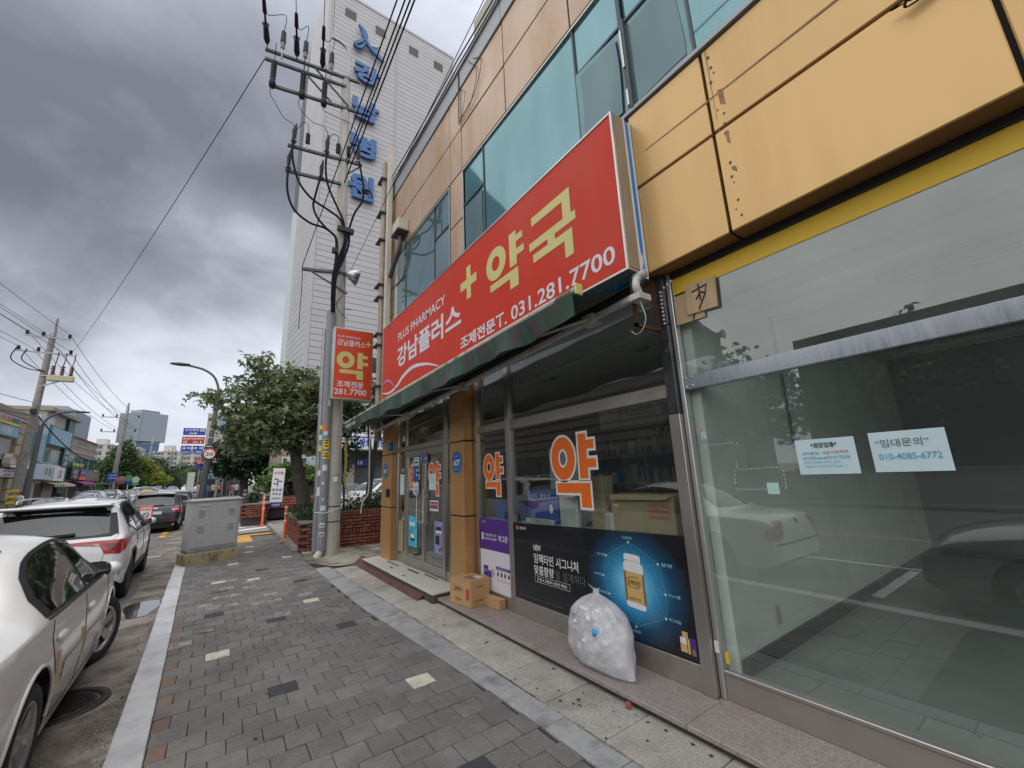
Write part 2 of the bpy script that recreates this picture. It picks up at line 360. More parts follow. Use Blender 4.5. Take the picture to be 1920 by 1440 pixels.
mat('stucco_grey', (0.36, 0.31, 0.265), 0.85, var=0.08, vscale=0.6)
mat('trim_white', (0.6, 0.56, 0.5), 0.7)
mat('teal_wall', (0.028, 0.09, 0.1), 0.5)
mat('sign_sky', (0.2, 0.42, 0.55), 0.5, var=0.08, vscale=0.6)
mat('sign_pale_blue', (0.5, 0.58, 0.66), 0.5)
mat('sign_navy', (0.03, 0.04, 0.2), 0.5)
mat('sign_black', (0.02, 0.02, 0.024), 0.5)
mat('sign_grey', (0.2, 0.19, 0.18), 0.6)
mat('sign_yellow', (0.85, 0.62, 0.03), 0.5)
mat('neon_yellow', (0.75, 0.85, 0.05), 0.5)
mat('awning_purple', (0.3, 0.06, 0.24), 0.7)
mat('awning_stripe', (0.03, 0.16, 0.07), 0.7)
mat('awning_cream', (0.6, 0.53, 0.38), 0.7)
mat('green_board', (0.07, 0.33, 0.13), 0.5)
mat('road_white', (0.68, 0.68, 0.66), 0.7, var=0.12, vscale=8, dirt=(0.32, 0.31, 0.3), dscale=8, dlo=0.58, dhi=0.75)
mat('road_yellow', (0.72, 0.4, 0.03), 0.7, var=0.12, vscale=8, dirt=(0.3, 0.2, 0.09), dscale=9, dlo=0.6, dhi=0.75)
mat('tactile_yellow', (0.66, 0.38, 0.09), 0.8, objrand=0.25, var=0.1, vscale=10)
mat('iron_lid', (0.04, 0.033, 0.03), 0.55, metal=0.4, var=0.3, vscale=30, bump=0.8, bscale=60)
mat('curtain_blue', (0.1, 0.2, 0.34), 0.3, metal=0.1, var=0.2, vscale=0.15)
mat('curtain_fin', (0.4, 0.46, 0.52), 0.5)
mat('curtain_dark', (0.035, 0.06, 0.1), 0.25)
mat('apartment_wall', (0.56, 0.54, 0.51), 0.8, var=0.05, vscale=0.1)
mat('apartment_window', (0.07, 0.105, 0.12), 0.25)
mat('metal_dark', (0.09, 0.095, 0.105), 0.45, metal=0.3)
mat('post_grey', (0.11, 0.115, 0.125), 0.45, metal=0.2)
mat('traffic_blue', (0.015, 0.07, 0.45), 0.4)
mat('traffic_red', (0.55, 0.018, 0.02), 0.4)
mat('post_orange', (0.75, 0.095, 0.025), 0.5, var=0.1, vscale=9)
mat('reflector', (0.7, 0.7, 0.68), 0.4)
mat('paint_pearl', (0.82, 0.82, 0.785), 0.34, metal=0.05, coat=0.8, var=0.03, vscale=2)
mat('paint_white', (0.74, 0.745, 0.75), 0.35, coat=1.0)
mat('paint_navy', (0.012, 0.016, 0.03), 0.3, metal=0.2, coat=1.0)
mat('paint_black', (0.014, 0.014, 0.016), 0.3, coat=1.0)
mat('paint_grey', (0.085, 0.09, 0.1), 0.35, metal=0.4, coat=1.0)
mat('paint_silver', (0.36, 0.37, 0.38), 0.35, metal=0.5, coat=1.0)
mat('paint_blue', (0.02, 0.06, 0.25), 0.35, metal=0.2, coat=1.0)
mat('paint_sky', (0.28, 0.42, 0.56), 0.35, metal=0.2, coat=1.0)
mat('car_glass', (0.01, 0.012, 0.013), 0.03, spec=0.8, coat=0.4)
mat('car_glass_pale', (0.07, 0.085, 0.095), 0.04, spec=0.8, coat=0.5)
mat('trim_black', (0.016, 0.016, 0.017), 0.5)
mat('gap_dark', (0.06, 0.06, 0.06), 0.8)
mat('chrome', (0.72, 0.72, 0.72), 0.12, metal=1.0)
mat('alloy', (0.42, 0.425, 0.43), 0.32, metal=0.8, var=0.1, vscale=14)
mat('alloy_dark', (0.09, 0.092, 0.098), 0.35, metal=0.7)
mat('lamp_red', (0.4, 0.008, 0.014), 0.12, coat=0.8, var=0.25, vscale=18)
mat('lamp_deep', (0.12, 0.006, 0.012), 0.12, coat=0.8)
mat('lamp_clear', (0.55, 0.56, 0.57), 0.12, coat=0.6)
mat('plate', (0.62, 0.66, 0.6), 0.5)
mat('taxi_yellow', (0.8, 0.68, 0.3), 0.4)
mat('skin', (0.42, 0.25, 0.18), 0.6)
mat('hair', (0.02, 0.016, 0.014), 0.6)
mat('cloth_white', (0.65, 0.65, 0.63), 0.8)
mat('cloth_cream', (0.55, 0.47, 0.33), 0.8)
mat('cloth_navy', (0.03, 0.07, 0.12), 0.8)
mat('cloth_black', (0.02, 0.02, 0.024), 0.8)
mat('cloth_blue', (0.04, 0.25, 0.6), 0.8)
mat('cloth_khaki', (0.14, 0.12, 0.08), 0.8)
mat('cloth_grey', (0.3, 0.28, 0.26), 0.8)
mat('bag_red', (0.5, 0.03, 0.04), 0.6)
mat('bag_orange', (0.6, 0.14, 0.05), 0.6)
mat('hose_yellow', (0.34, 0.29, 0.07), 0.5)
mat('pipe_ivory', (0.58, 0.55, 0.47), 0.5, var=0.1, vscale=6)
mat('pipe_tan', (0.36, 0.3, 0.22), 0.5, var=0.15, vscale=6)
mat('leaf_litter', (0.11, 0.08, 0.05), 0.9, island=0.8)
mat('blue_cap', (0.03, 0.36, 0.75), 0.5)
mat('lilac_label', (0.42, 0.3, 0.6), 0.6)
mat('bottle_white', (0.74, 0.74, 0.76), 0.4)
# ------------------------------------------------------------------ mesh helpers
WORLD_OF = {}
KIDS = {}

def wm(o):
    return WORLD_OF.get(o.name, Matrix.Identity(4))

def link(o, parent=None):
    COL.objects.link(o)
    if parent is not None:
        o.parent = parent
        KIDS.setdefault(parent.name, []).append(o)
    return o

def tag(o, label=None, cat=None, group=None, kind=None):
    if label: o['label'] = label
    if cat: o['category'] = cat
    if group: o['group'] = group
    if kind: o['kind'] = kind
    return o

def thing(name, label, cat, loc=(0, 0, 0), rz=0.0, group=None):
    o = bpy.data.objects.new(name, None)
    o.empty_display_size = 0.2
    link(o)
    o.location = loc; o.rotation_euler = (0, 0, rz)
    WORLD_OF[o.name] = Matrix.Translation(loc) @ Matrix.Rotation(rz, 4, 'Z')
    return tag(o, label, cat, group)

def clone(o, parent=None, loc=None, rz=None, label=None):
    """A copy of a thing with copies of its parts and their sub-parts."""
    c = o.copy(); link(c, parent)
    if loc is not None: c.location = loc
    if rz is not None: c.rotation_euler = (0, 0, rz)
    if label: c['label'] = label
    for k in KIDS.get(o.name, []): clone(k, c)
    return c

class MB:
    """Collects boxes, tubes, prisms and lathes; build() links them as one mesh object."""
    def __init__(s): s.v = []; s.f = []; s.sm = []; s.mi = []; s.cur = 0
    def add(s, vs_, fs, smooth=False):
        n = len(s.v); s.v.extend([tuple(p) for p in vs_])
        for f in fs: s.f.append(tuple(i + n for i in f)); s.sm.append(smooth); s.mi.append(s.cur)
        return s
    def box(s, x0, x1, y0, y1, z0, z1, M=None):
        v = [Vector((x, y, z)) for z in (z0, z1) for y in (y0, y1) for x in (x0, x1)]
        if M is not None: v = [M @ p for p in v]
        return s.add(v, [(0, 2, 3, 1), (4, 5, 7, 6), (0, 1, 5, 4), (2, 6, 7, 3), (0, 4, 6, 2), (1, 3, 7, 5)])
    def beam(s, a, b, w, h, up=(0, 0, 1)):
        a, b = Vector(a), Vector(b); d = (b - a); L = d.length; d.normalize()
        u = Vector(up); r = d.cross(u)
        if r.length < 1e-4: r = d.cross(Vector((0, 1, 0)))
        r.normalize(); u = r.cross(d)
        M = Matrix((( r.x, d.x, u.x, a.x), (r.y, d.y, u.y, a.y), (r.z, d.z, u.z, a.z), (0, 0, 0, 1)))
        return s.box(-w / 2, w / 2, 0, L, -h / 2, h / 2, M)
    def tube(s, pts, r, n=8, cap=True, smooth=True):
        pts = [Vector(p) for p in pts]; k = len(pts)
        rr = r if isinstance(r, (list, tuple)) else [r] * k
        ring = []; prev = None
        for i in range(k):
            t = (pts[min(i + 1, k - 1)] - pts[max(i - 1, 0)]).normalized()
            ref = Vector((0, 0, 1)) if abs(t.z) < 0.95 else Vector((0, 1, 0))
            a = t.cross(ref).normalized() if prev is None else (prev - t * prev.dot(t)).normalized()
            prev = a; b = t.cross(a)
            ring.append([pts[i] + (a * math.cos(2 * math.pi * j / n) + b * math.sin(2 * math.pi * j / n)) * rr[i] for j in range(n)])
        vs_ = [p for q in ring for p in q]
        fs = [(i * n + j, i * n + (j + 1) % n, (i + 1) * n + (j + 1) % n, (i + 1) * n + j) for i in range(k - 1) for j in range(n)]
        s.add(vs_, fs, smooth)
        if cap: s.add(ring[0], [tuple(range(n))[::-1]]); s.add(ring[-1], [tuple(range(n))])
        return s
    def prism(s, poly, axis, a, b):
        def P(q, t):
            return {'x': (t, q[0], q[1]), 'y': (q[0], t, q[1]), 'z': (q[0], q[1], t)}[axis]
        n = len(poly)
        s.add([P(q, a) for q in poly] + [P(q, b) for q in poly],
              [tuple(range(n)), tuple(range(2 * n - 1, n - 1, -1))] + [(i, i + n, (i + 1) % n + n, (i + 1) % n) for i in range(n)])
        return s
    def lathe(s, prof, c=(0, 0, 0), n=16, axis='z', smooth=True, M=None):
        vs_ = []
        for r, h in prof:
            for j in range(n):
                a = 2 * math.pi * j / n; x, y = r * math.cos(a), r * math.sin(a)
                p = {'z': (x, y, h), 'x': (h, x, y), 'y': (y, h, x)}[axis]
                p = Vector(p) + Vector(c)
                vs_.append(M @ p if M is not None else p)
        k = len(prof)
        return s.add(vs_, [(i * n + j, i * n + (j + 1) % n, (i + 1) * n + (j + 1) % n, (i + 1) * n + j) for i in range(k - 1) for j in range(n)], smooth)
    def poly(s, pts): return s.add(pts, [tuple(range(len(pts)))])
    def build(s, name, m, parent=None, world=False, bevel=0.0, label=None, kind=None, merge=False):
        me = bpy.data.meshes.new(name)
        vs_ = s.v
        if world and parent is not None:
            I = wm(parent).inverted(); vs_ = [tuple(I @ Vector(p)) for p in vs_]
        me.from_pydata(vs_, [], s.f)
        for q in (m if isinstance(m, (list, tuple)) else [m]): me.materials.append(MATS[q])
        me.polygons.foreach_set('use_smooth', s.sm); me.polygons.foreach_set('material_index', s.mi)
        bm = bmesh.new(); bm.from_mesh(me)
        if merge or bevel: bmesh.ops.remove_doubles(bm, verts=bm.verts, dist=1e-5)
        bmesh.ops.recalc_face_normals(bm, faces=bm.faces)
        if bevel:
            es = [e_ for e_ in bm.edges if len(e_.link_faces) == 2 and e_.calc_face_angle(0) > 0.5]
            bmesh.ops.bevel(bm, geom=es, offset=bevel, segments=1, affect='EDGES', profile=0.5)
        bm.to_mesh(me); bm.free()
        o = bpy.data.objects.new(name, me)
        link(o, parent)
        if parent is not None: WORLD_OF[o.name] = wm(parent)
        return tag(o, label, kind=kind)

def own(name, mb, m, label, cat, group=None, bevel=0.0, kind=None):
    """A thing that is one mesh, its origin at the foot of its geometry."""
    P = np.array(mb.v); c = ((P[:, 0].min() + P[:, 0].max()) / 2, (P[:, 1].min() + P[:, 1].max()) / 2, P[:, 2].min())
    mb.v = [(p[0] - c[0], p[1] - c[1], p[2] - c[2]) for p in mb.v]
    o = mb.build(name, m, None, bevel=bevel)
    o.location = c
    WORLD_OF[o.name] = Matrix.Translation(c)
    return tag(o, label, cat, group, kind)

def structure(name, mb, m, kind='structure', bevel=0.0):
    o = mb.build(name, m, None, bevel=bevel); o['kind'] = kind
    return o

def mesh_np(name, V, F, m, parent=None, kind=None, smooth=False):
    """V: (n,3) array, F: (k,c) array of equal polygons."""
    me = bpy.data.meshes.new(name)
    F = np.asarray(F); c = F.shape[1]
    me.vertices.add(len(V)); me.vertices.foreach_set('co', np.asarray(V, dtype=np.float32).ravel())
    me.loops.add(F.size); me.loops.foreach_set('vertex_index', F.ravel().astype(np.int32))
    me.polygons.add(len(F)); me.polygons.foreach_set('loop_start', np.arange(0, F.size, c, dtype=np.int32))
    me.update(calc_edges=True); me.validate()
    if smooth: me.polygons.foreach_set('use_smooth', [True] * len(me.polygons))
    me.materials.append(MATS[m])
    o = bpy.data.objects.new(name, me); link(o, parent)
    return tag(o, kind=kind)

def text(body, m, parent, o0, right, up, w, h, name='lettering', bold=0.0, depth=0.0, side=None, world=True):
    """Lettering fitted into a w x h box whose lower left corner is o0."""
    c = bpy.data.curves.new(name, 'FONT'); c.body = body; c.resolution_u = 3; c.offset = bold
    if depth: c.extrude = 0.5
    t = bpy.data.objects.new(name, c)
    me = bpy.data.meshes.new_from_object(t)
    bpy.data.objects.remove(t); bpy.data.curves.remove(c)
    n = len(me.vertices); A = np.empty(n * 3, dtype=np.float32); me.vertices.foreach_get('co', A); A = A.reshape(n, 3)
    lo, hi = A.min(0), A.max(0)
    if depth: me.materials.clear()
    s = (w / max(hi[0] - lo[0], 1e-6), h / max(hi[1] - lo[1], 1e-6))
    right, up = Vector(right).normalized(), Vector(up).normalized(); nr = right.cross(up)
    B = np.outer((A[:, 0] - lo[0]) * s[0], right) + np.outer((A[:, 1] - lo[1]) * s[1], up) + np.array(o0)
    if depth: B = B + np.outer((A[:, 2] - lo[2]) / max(hi[2] - lo[2], 1e-6) * depth, nr)
    if world and parent is not None:
        I = np.array(wm(parent).inverted()); B = B @ I[:3, :3].T + I[:3, 3]
    me.vertices.foreach_set('co', B.astype(np.float32).ravel())
    me.materials.append(MATS[m])
    if depth:
        me.materials.append(MATS[side or m])
        me.update()
        for p in me.polygons:
            p.material_index = 0 if abs(p.normal.dot(nr)) > 0.6 else 1
    o = bpy.data.objects.new(name, me); link(o, parent)
    return o

def sheet(o0, right, up, polys, lift=0.0):
    """MB of flat polygons given as 2D outlines in the plane o0 + x*right + y*up."""
    b = MB(); r, u, o0 = Vector(right).normalized(), Vector(up).normalized(), Vector(o0); nr = r.cross(u)
    for q in polys: b.poly([o0 + r * p[0] + u * p[1] + nr * lift for p in q])
    return b

def rect(x0, y0, x1, y1): return [(x0, y0), (x1, y0), (x1, y1), (x0, y1)]

def ringpoly(cx_, cy_, ax, ay, bx, by, n=28):
    """An oval ring as quads."""
    out = []
    for i in range(n):
        a0, a1 = 2 * math.pi * i / n, 2 * math.pi * (i + 1) / n
        out.append([(cx_ + bx * math.cos(a0), cy_ + by * math.sin(a0)), (cx_ + ax * math.cos(a0), cy_ + ay * math.sin(a0)),
                    (cx_ + ax * math.cos(a1), cy_ + ay * math.sin(a1)), (cx_ + bx * math.cos(a1), cy_ + by * math.sin(a1))])
    return out

def oval(cx_, cy_, ax, ay, n=20):
    return [(cx_ + ax * math.cos(2 * math.pi * i / n), cy_ + ay * math.sin(2 * math.pi * i / n)) for i in range(n)]

def glyph_yak(g=0.0):
    """The syllable for medicine in a unit square, grown by g."""
    q = ringpoly(0.27, 0.68, 0.27 + g, 0.31 + g, 0.105 - g, 0.135 - g)
    q += [rect(0.63 - g, 0.385 - g, 0.8 + g, 1 + g), rect(0.8 + g, 0.785 - g, 0.95 + g, 0.905 + g), rect(0.8 + g, 0.53 - g, 0.97 + g, 0.65 + g)]
    q += [rect(0.1 - g, 0.19 - g, 0.62 - g, 0.325 + g), rect(0.62 - g, 0 - g, 0.82 + g, 0.325 + g)]
    return q

def glyph_guk():
    return [rect(0.08, 0.86, 0.76, 1), rect(0.76, 0.6, 0.92, 1), rect(0, 0.47, 1, 0.6), rect(0.42, 0.385, 0.58, 0.47),
            rect(0.08, 0.255, 0.76, 0.385), rect(0.76, 0, 0.92, 0.385)]

def scaled(polys, x0, y0, w, h): return [[(x0 + p[0] * w, y0 + p[1] * h) for p in q] for q in polys]

def catenary(a, b, sag, n=14):
    a, b = Vector(a), Vector(b)
    return [a.lerp(b, i / n) - Vector((0, 0, sag * 4 * (i / n) * (1 - i / n))) for i in range(n + 1)]

def spline(pts, n=8):
    """Catmull-Rom through the points."""
    P = [Vector(p) for p in pts]; P = [P[0] * 2 - P[1]] + P + [P[-1] * 2 - P[-2]]; out = []
    for i in range(1, len(P) - 2):
        for k_ in range(n):
            t = k_ / n; p0, p1, p2, p3 = P[i - 1:i + 3]
            out.append(0.5 * ((2 * p1) + (p2 - p0) * t + (2 * p0 - 5 * p1 + 4 * p2 - p3) * t * t + (3 * p1 - p0 - 3 * p2 + p3) * t ** 3))
    out.append(P[-2]); return out

def gz(y):
    """The street climbs a little beyond thirty metres."""
    return max(0.0, (y - 30.0)) * 0.0112

def kerb_x(y):
    return -0.225 - 0.0273 * (y - 3.6)
# ------------------------------------------------------------------ ground
YS = [-14, -6, 0, 5, 10, 15, 20, 26, 30, 40, 60, 90, 140, 220]

def strip(xa, xb, dz, ys=YS):
    """A ground sheet between two curves xa(y), xb(y)."""
    b = MB(); n = len(ys)
    v = [(xa(y), y, gz(y) + dz) for y in ys] + [(xb(y), y, gz(y) + dz) for y in ys]
    return b.add(v, [(i, i + n, i + n + 1, i + 1) for i in range(n - 1)])

g_ = MB()
g_.add([(-400, -200, -0.3), (400, -200, -0.3), (400, 30, -0.3), (-400, 30, -0.3), (400, 900, 6), (-400, 900, 6)], [(0, 1, 2, 3), (3, 2, 4, 5)])
structure('ground', g_, 'gutter')
structure('road', strip(lambda y: -13.2, lambda y: kerb_x(y) - 0.62, -0.12), 'asphalt')
structure('gutter_strip', strip(lambda y: kerb_x(y) - 0.66 - 0.05 * math.sin(y * 1.7), lambda y: kerb_x(y) - 0.1, -0.114, [-6 + 0.5 * i for i in range(80)]), 'gutter')
structure('far_pavement', strip(lambda y: -15.6, lambda y: -13.2, 0.0), 'paver_far')

# road markings
mk = MB()
for y0, y1 in ((20.1, 20.9), (21.5, 22.6), (23.3, 27.0), (28.5, 31), (33, 36)):
    mk.add([(kerb_x(y) - dx, y, gz(y) - 0.108) for y, dx in ((y0, 0.98), (y0, 0.8), (y1, 0.8), (y1, 0.98))], [(0, 1, 2, 3)])
for y0 in range(-8, 40, 6):
    mk.add([(x, y, gz(y) - 0.114) for x, y in ((-6.35, y0), (-6.2, y0), (-6.2, y0 + 6), (-6.35, y0 + 6))], [(0, 1, 2, 3)])
structure('yellow_road_marking', mk, 'road_yellow')
mk = MB()
for y0 in (27.6, 8.2, 1.9, 14.6):
    mk.add([(x, y, gz(y) - 0.108) for x, y in ((-3.0, y0), (-1.1, y0), (-1.1, y0 + 0.13), (-3.0, y0 + 0.13))], [(0, 1, 2, 3)])
mk.add([(x, y, -0.108) for x, y in ((-3.1, -8), (-2.98, -8), (-3.3, 30), (-3.42, 30))], [(0, 1, 2, 3)])
mk.add([(x, y, gz(y) - 0.107) for x, y in ((-9, 52), (-3, 52), (-3, 52.5), (-9, 52.5))], [(0, 1, 2, 3)])
structure('white_road_marking', mk, 'road_white')
pd = MB(); pd.poly([(-0.78 + 0.2 * math.cos(a) * (1 + 0.25 * math.sin(3 * a)), 8.55 + 0.62 * math.sin(a) * (1 + 0.2 * math.cos(2 * a)), -0.106) for a in [i * math.pi / 12 for i in range(24)]])
structure('puddle', pd, 'puddle')

# kerb stones
kr = MB(); kr.add([(kerb_x(y) - 0.19, y, -0.135) for y in (-4, 60)] + [(kerb_x(y) - 0.005, y, -0.135) for y in (-4, 60)] + [(kerb_x(y) - 0.19, y, -0.03) for y in (-4, 30)] + [(kerb_x(y) - 0.005, y, -0.03) for y in (-4, 30)], [(0, 2, 3, 1), (4, 6, 7, 5)])
kerb = structure('kerb', kr, 'joint_soil')
y = -2.7
while y < 58:
    L_ = 1.0 if y < 30 else 4.0
    x0, x1 = kerb_x(y), kerb_x(y + L_)
    b = MB(); z0, z1 = gz(y), gz(y + L_); d = 0.004; j = random.uniform(-0.003, 0.003)
    top = [(x0 - 0.19 + j, y + d, z0 + 0.004), (x0 + j, y + d, z0 + 0.004), (x1 + j, y + L_ - d, z1 + 0.004), (x1 - 0.19 + j, y + L_ - d, z1 + 0.004)]
    bot = [(p[0] - (0.012 if i in (0, 3) else 0), p[1], p[2] - 0.155) for i, p in enumerate(top)]
    b.add(top + bot, [(0, 1, 2, 3), (4, 7, 6, 5), (0, 4, 5, 1), (1, 5, 6, 2), (2, 6, 7, 3), (3, 7, 4, 0)])
    b.build('kerb_stone', 'kerb_granite', kerb, bevel=0.006)
    y += L_

# pavement of square blocks in running bond
def border_x(y):   # where the blocks meet the smooth border
    pts = [(-2, 1.9), (1.9, 1.85), (2.6, 1.84), (3.6, 1.79), (5.9, 1.64), (8.6, 1.62), (9.2, 1.62)]
    if y >= 9.2: return 1.62 + (y - 9.2) * 0.04
    for (a, va), (c, vc) in zip(pts, pts[1:]):
        if y <= c: return va + (vc - va) * max(0, (y - a)) / (c - a)
    return 1.62
bed = strip(lambda y: kerb_x(y) - 0.02, lambda y: 2.6 if y < 18 else 3.2, -0.014, [-4, 0, 2, 4, 6, 8, 10, 12, 14, 16, 18, 20, 24, 30, 45, 70, 110])
pave = structure('pavement', bed, 'joint_soil')

def block_mesh(name, w, l, m, t=0.03):
    b = MB(); b.box(-w / 2, w / 2, -l / 2, l / 2, -t, 0)
    o = b.build(name, m, None, bevel=0.003)
    me = o.data; COL.objects.unlink(o); bpy.data.objects.remove(o)
    return me
G = 0.0045
me_full = {m: block_mesh('paver', 0.2 - G, 0.2 - G, m) for m in ('paver_grey', 'paver_cream', 'paver_dark', 'paver_pale')}
me_half = block_mesh('paver', 0.1 - G, 0.2 - G, 'paver_brown')
cream = [(0.08, 5.3), (1.43, 3.5), (1.19, 6.7), (0.73, 9.0), (0.13, 9.2), (0.42, 11.0), (1.35, 10.9), (0.68, 12.6), (0.9, 13.6)]
darkb = [(0.52, 4.12), (0.05, 6.9), (1.33, 5.3), (1.32, 8.2), (1.33, 2.3), (0.05, 8.3), (0.85, 9.7), (0.62, 6.1)]
pale = [(-0.1, 7.5), (-0.12, 6.0), (0.25, 8.0), (0.4, 7.9), (0.2, 8.5), (0.75, 7.6), (0.55, 7.2), (0.6, 8.4), (1.2, 7.1), (0.3, 7.4), (0.95, 8.5), (0.1, 7.9), (0.4, 9.1), (0.05, 7.3), (0.75, 6.3), (0.85, 7.1), (1.5, 8.8), (1.45, 9.0), (1.3, 9.4), (0.5, 8.8)]
rows = []
r0 = -8
for r_ in range(r0, 75):
    yc = 4.13 + (r_ - 15) * 0.2
    xk, xb = kerb_x(yc) + 0.004, border_x(yc)
    off = 0.1 if r_ % 2 else 0.0
    x = xk
    if off:
        rows.append((x + 0.05, yc, 0.1, True)); x += 0.1
    while x + 0.06 < xb:
        w_ = min(0.2, xb - x)
        rows.append((x + w_ / 2, yc, w_, False)); x += 0.2
rows = [q for q in rows if q[1] > 1.0]
rows.sort(key=lambda q: (q[1] ** 2 + q[0] ** 2))
def near_kind(x, y):
    for lst, m in ((cream, 'paver_cream'), (darkb, 'paver_dark'), (pale, 'paver_pale')):
        for px, py in lst:
            if abs(px - x) < 0.1 and abs(py - y) < 0.1: return m
    return 'paver_grey'
far = MB(); n_ = 0
cut_cache = {}
for x, y, w_, brown in rows:
    if brown and y > 9: brown = False
    if n_ < 296 or near_kind(x, y) != 'paver_grey':
        if brown: me = me_half
        elif w_ > 0.19: me = me_full[near_kind(x, y)]
        else:
            k_ = (round(w_, 2), near_kind(x, y))
            if k_ not in cut_cache: cut_cache[k_] = block_mesh('paver', k_[0] - G, 0.2 - G, k_[1])
            me = cut_cache[k_]
        o = bpy.data.objects.new('paver', me); link(o, pave)
        o.location = (x, y, gz(y) + random.uniform(-0.004, 0.002))
        o.rotation_euler = (random.gauss(0, 0.008), random.gauss(0, 0.008), random.gauss(0, 0.009))
        n_ += 1
    else:
        z = gz(y) + random.uniform(-0.002, 0.0015); d = G / 2
        far.box(x - w_ / 2 + d, x + w_ / 2 - d, y - 0.1 + d, y + 0.1 - d, z - 0.02, z)
far.build('paver', 'paver_far', pave, kind='stuff')
far = MB()
far.add([(kerb_x(y), y, gz(y) - 0.003) for y in (20, 30, 110)] + [(1.9 + (y - 20) * 0.03, y, gz(y) - 0.003) for y in (20, 30, 110)], [(0, 3, 4, 1), (1, 4, 5, 2)])
structure('far_path', far, 'paver_far')

# border band, drain joint, granite slabs in front of the shops
ys = [0.2, 0.75, 1.3, 1.85, 2.4, 2.95, 3.5, 4.05, 4.6, 5.15, 5.7, 6.25, 6.8, 7.35, 7.9, 8.45, 9.0]
def outer_x(y): return 2.04 - 0.012 * max(0, y - 2) if y < 5 else 2.004 - (y - 5) * 0.035
border = structure('border_band', strip(lambda y: border_x(y) + 0.004, outer_x, -0.02, ys), 'joint_soil')
for a, c in zip(ys, ys[1:]):
    b = MB(); d = 0.003
    P = [(border_x(a) + 0.003, a + d), (outer_x(a) - 0.012, a + d), (outer_x(c) - 0.012, c - d), (border_x(c) + 0.003, c - d)]
    b.prism(P, 'z', -0.03, 0.003); b.build('border_stone', 'border_stone', border, bevel=0.004)
apron = structure('shop_apron', strip(lambda y: outer_x(y) - 0.02, lambda y: 2.75, -0.02, ys), 'joint_soil')
sy = [0.4 + 0.553 * i - 0.001 for i in range(16)]
for a, c in zip(sy, sy[1:]):
    b = MB(); d = 0.004
    xo = (lambda y: 2.475 if y < 5.5 else 2.42)
    P = [(outer_x(a) + 0.006, a + d), (xo(a), a + d), (xo(c), c - d), (outer_x(c) + 0.006, c - d)]
    b.prism(P, 'z', -0.02, 0.006 + random.uniform(-0.002, 0.002)); b.build('granite_slab', 'granite_slab', apron, bevel=0.004)
# thin line of small setts along the joint
st = MB()
yy = 0.5
while yy < 8.9:
    x = outer_x(yy); st.box(x - 0.01, x + 0.002 + random.uniform(0, 0.004), yy, yy + 0.045, -0.02, 0.001 + random.uniform(-0.004, 0.002)); yy += 0.052
st.build('sett', 'cement_patch', apron, kind='stuff')

# granite step along the shop fronts
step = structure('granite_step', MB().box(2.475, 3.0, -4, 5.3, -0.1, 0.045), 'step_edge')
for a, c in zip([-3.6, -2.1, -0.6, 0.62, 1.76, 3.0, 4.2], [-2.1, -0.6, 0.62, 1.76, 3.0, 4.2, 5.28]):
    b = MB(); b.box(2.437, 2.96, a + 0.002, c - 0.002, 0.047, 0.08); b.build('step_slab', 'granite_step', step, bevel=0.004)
mb = MB().box(2.385, 2.84, 5.3, 8.5, -0.05, 0.112)
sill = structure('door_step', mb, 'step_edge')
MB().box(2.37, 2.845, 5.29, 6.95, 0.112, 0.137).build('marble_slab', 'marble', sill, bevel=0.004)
MB().box(2.375, 2.845, 6.955, 8.52, 0.112, 0.136).build('marble_slab', 'marble', sill, bevel=0.004)
b = MB()
for y0, y1, x0, x1 in ((7.3, 7.9, 2.63, 2.66), (6.5, 6.95, 2.66, 2.7), (5.9, 6.4, 2.72, 2.75), (7.2, 7.35, 2.5, 2.53), (6.5, 6.58, 2.44, 2.47)):
    b.box(x0, x1, y0, y1, 0.137, 0.1385)
b.build('anti_slip_strip', 'dark_slot', sill)
rb = MB()
rb.add([(2.285, 5.6, 0.008), (2.5, 5.62, 0.112), (2.52, 9.1, 0.105), (2.285, 8.85, 0.008), (2.285, 5.6, 0.0), (2.5, 5.62, 0.104), (2.52, 9.1, 0.097), (2.285, 8.85, 0.0)],
       [(0, 1, 2, 3), (4, 7, 6, 5), (0, 4, 5, 1), (1, 5, 6, 2), (2, 6, 7, 3), (3, 7, 4, 0)])
own('entrance_ramp', rb, 'rust_plate', 'rusty brown steel ramp laid against the marble door step', 'ramp')
# rough cement between the shop corner and the planter
pt = MB(); pt.add([(1.95, 8.95, 0.004), (2.7, 8.5, 0.006), (3.6, 8.6, 0.02), (3.6, 10.9, 0.03), (1.72, 11.25, 0.012), (1.6, 9.6, 0.002)], [(0, 1, 2, 3, 4, 5)])
structure('cement_patch', pt, 'cement_patch')

# side entrance: driveway, crossing stripes, tactile blocks
dv = MB(); dv.add([(kerb_x(17), 17.3, 0.001), (2.2, 17.5, 0.004), (7, 19, 0.05), (9, 26, 0.05), (3.2, 30, 0.05), (2.0, 28, 0.004), (kerb_x(28), 28, 0.001)], [(0, 1, 2, 3, 4, 5, 6)])
structure('driveway', dv, 'concrete')
cw = MB()
for i in range(7):
    y0 = 18.0 + i * 1.35
    cw.add([(0.4, y0, 0.012), (1.62 + i * 0.03, y0 + 0.7, 0.014), (1.62 + i * 0.03, y0 + 1.35, 0.014), (0.4, y0 + 0.62, 0.012)], [(0, 1, 2, 3)])
structure('crossing_stripes', cw, 'road_white')
tac = structure('tactile_paving', MB().box(0.05, 1.1, 14.7, 17.1, -0.02, -0.008), 'joint_soil')
tm = MB().box(-0.147, 0.147, -0.147, 0.147, -0.03, 0.0)
for i in range(4):
    tm.box(-0.12 + i * 0.07, -0.09 + i * 0.07, -0.13, 0.13, 0.0, 0.005)
to = tm.build('tactile_block', 'tactile_yellow', tac); to.location = (0.2, 14.85, 0.007)
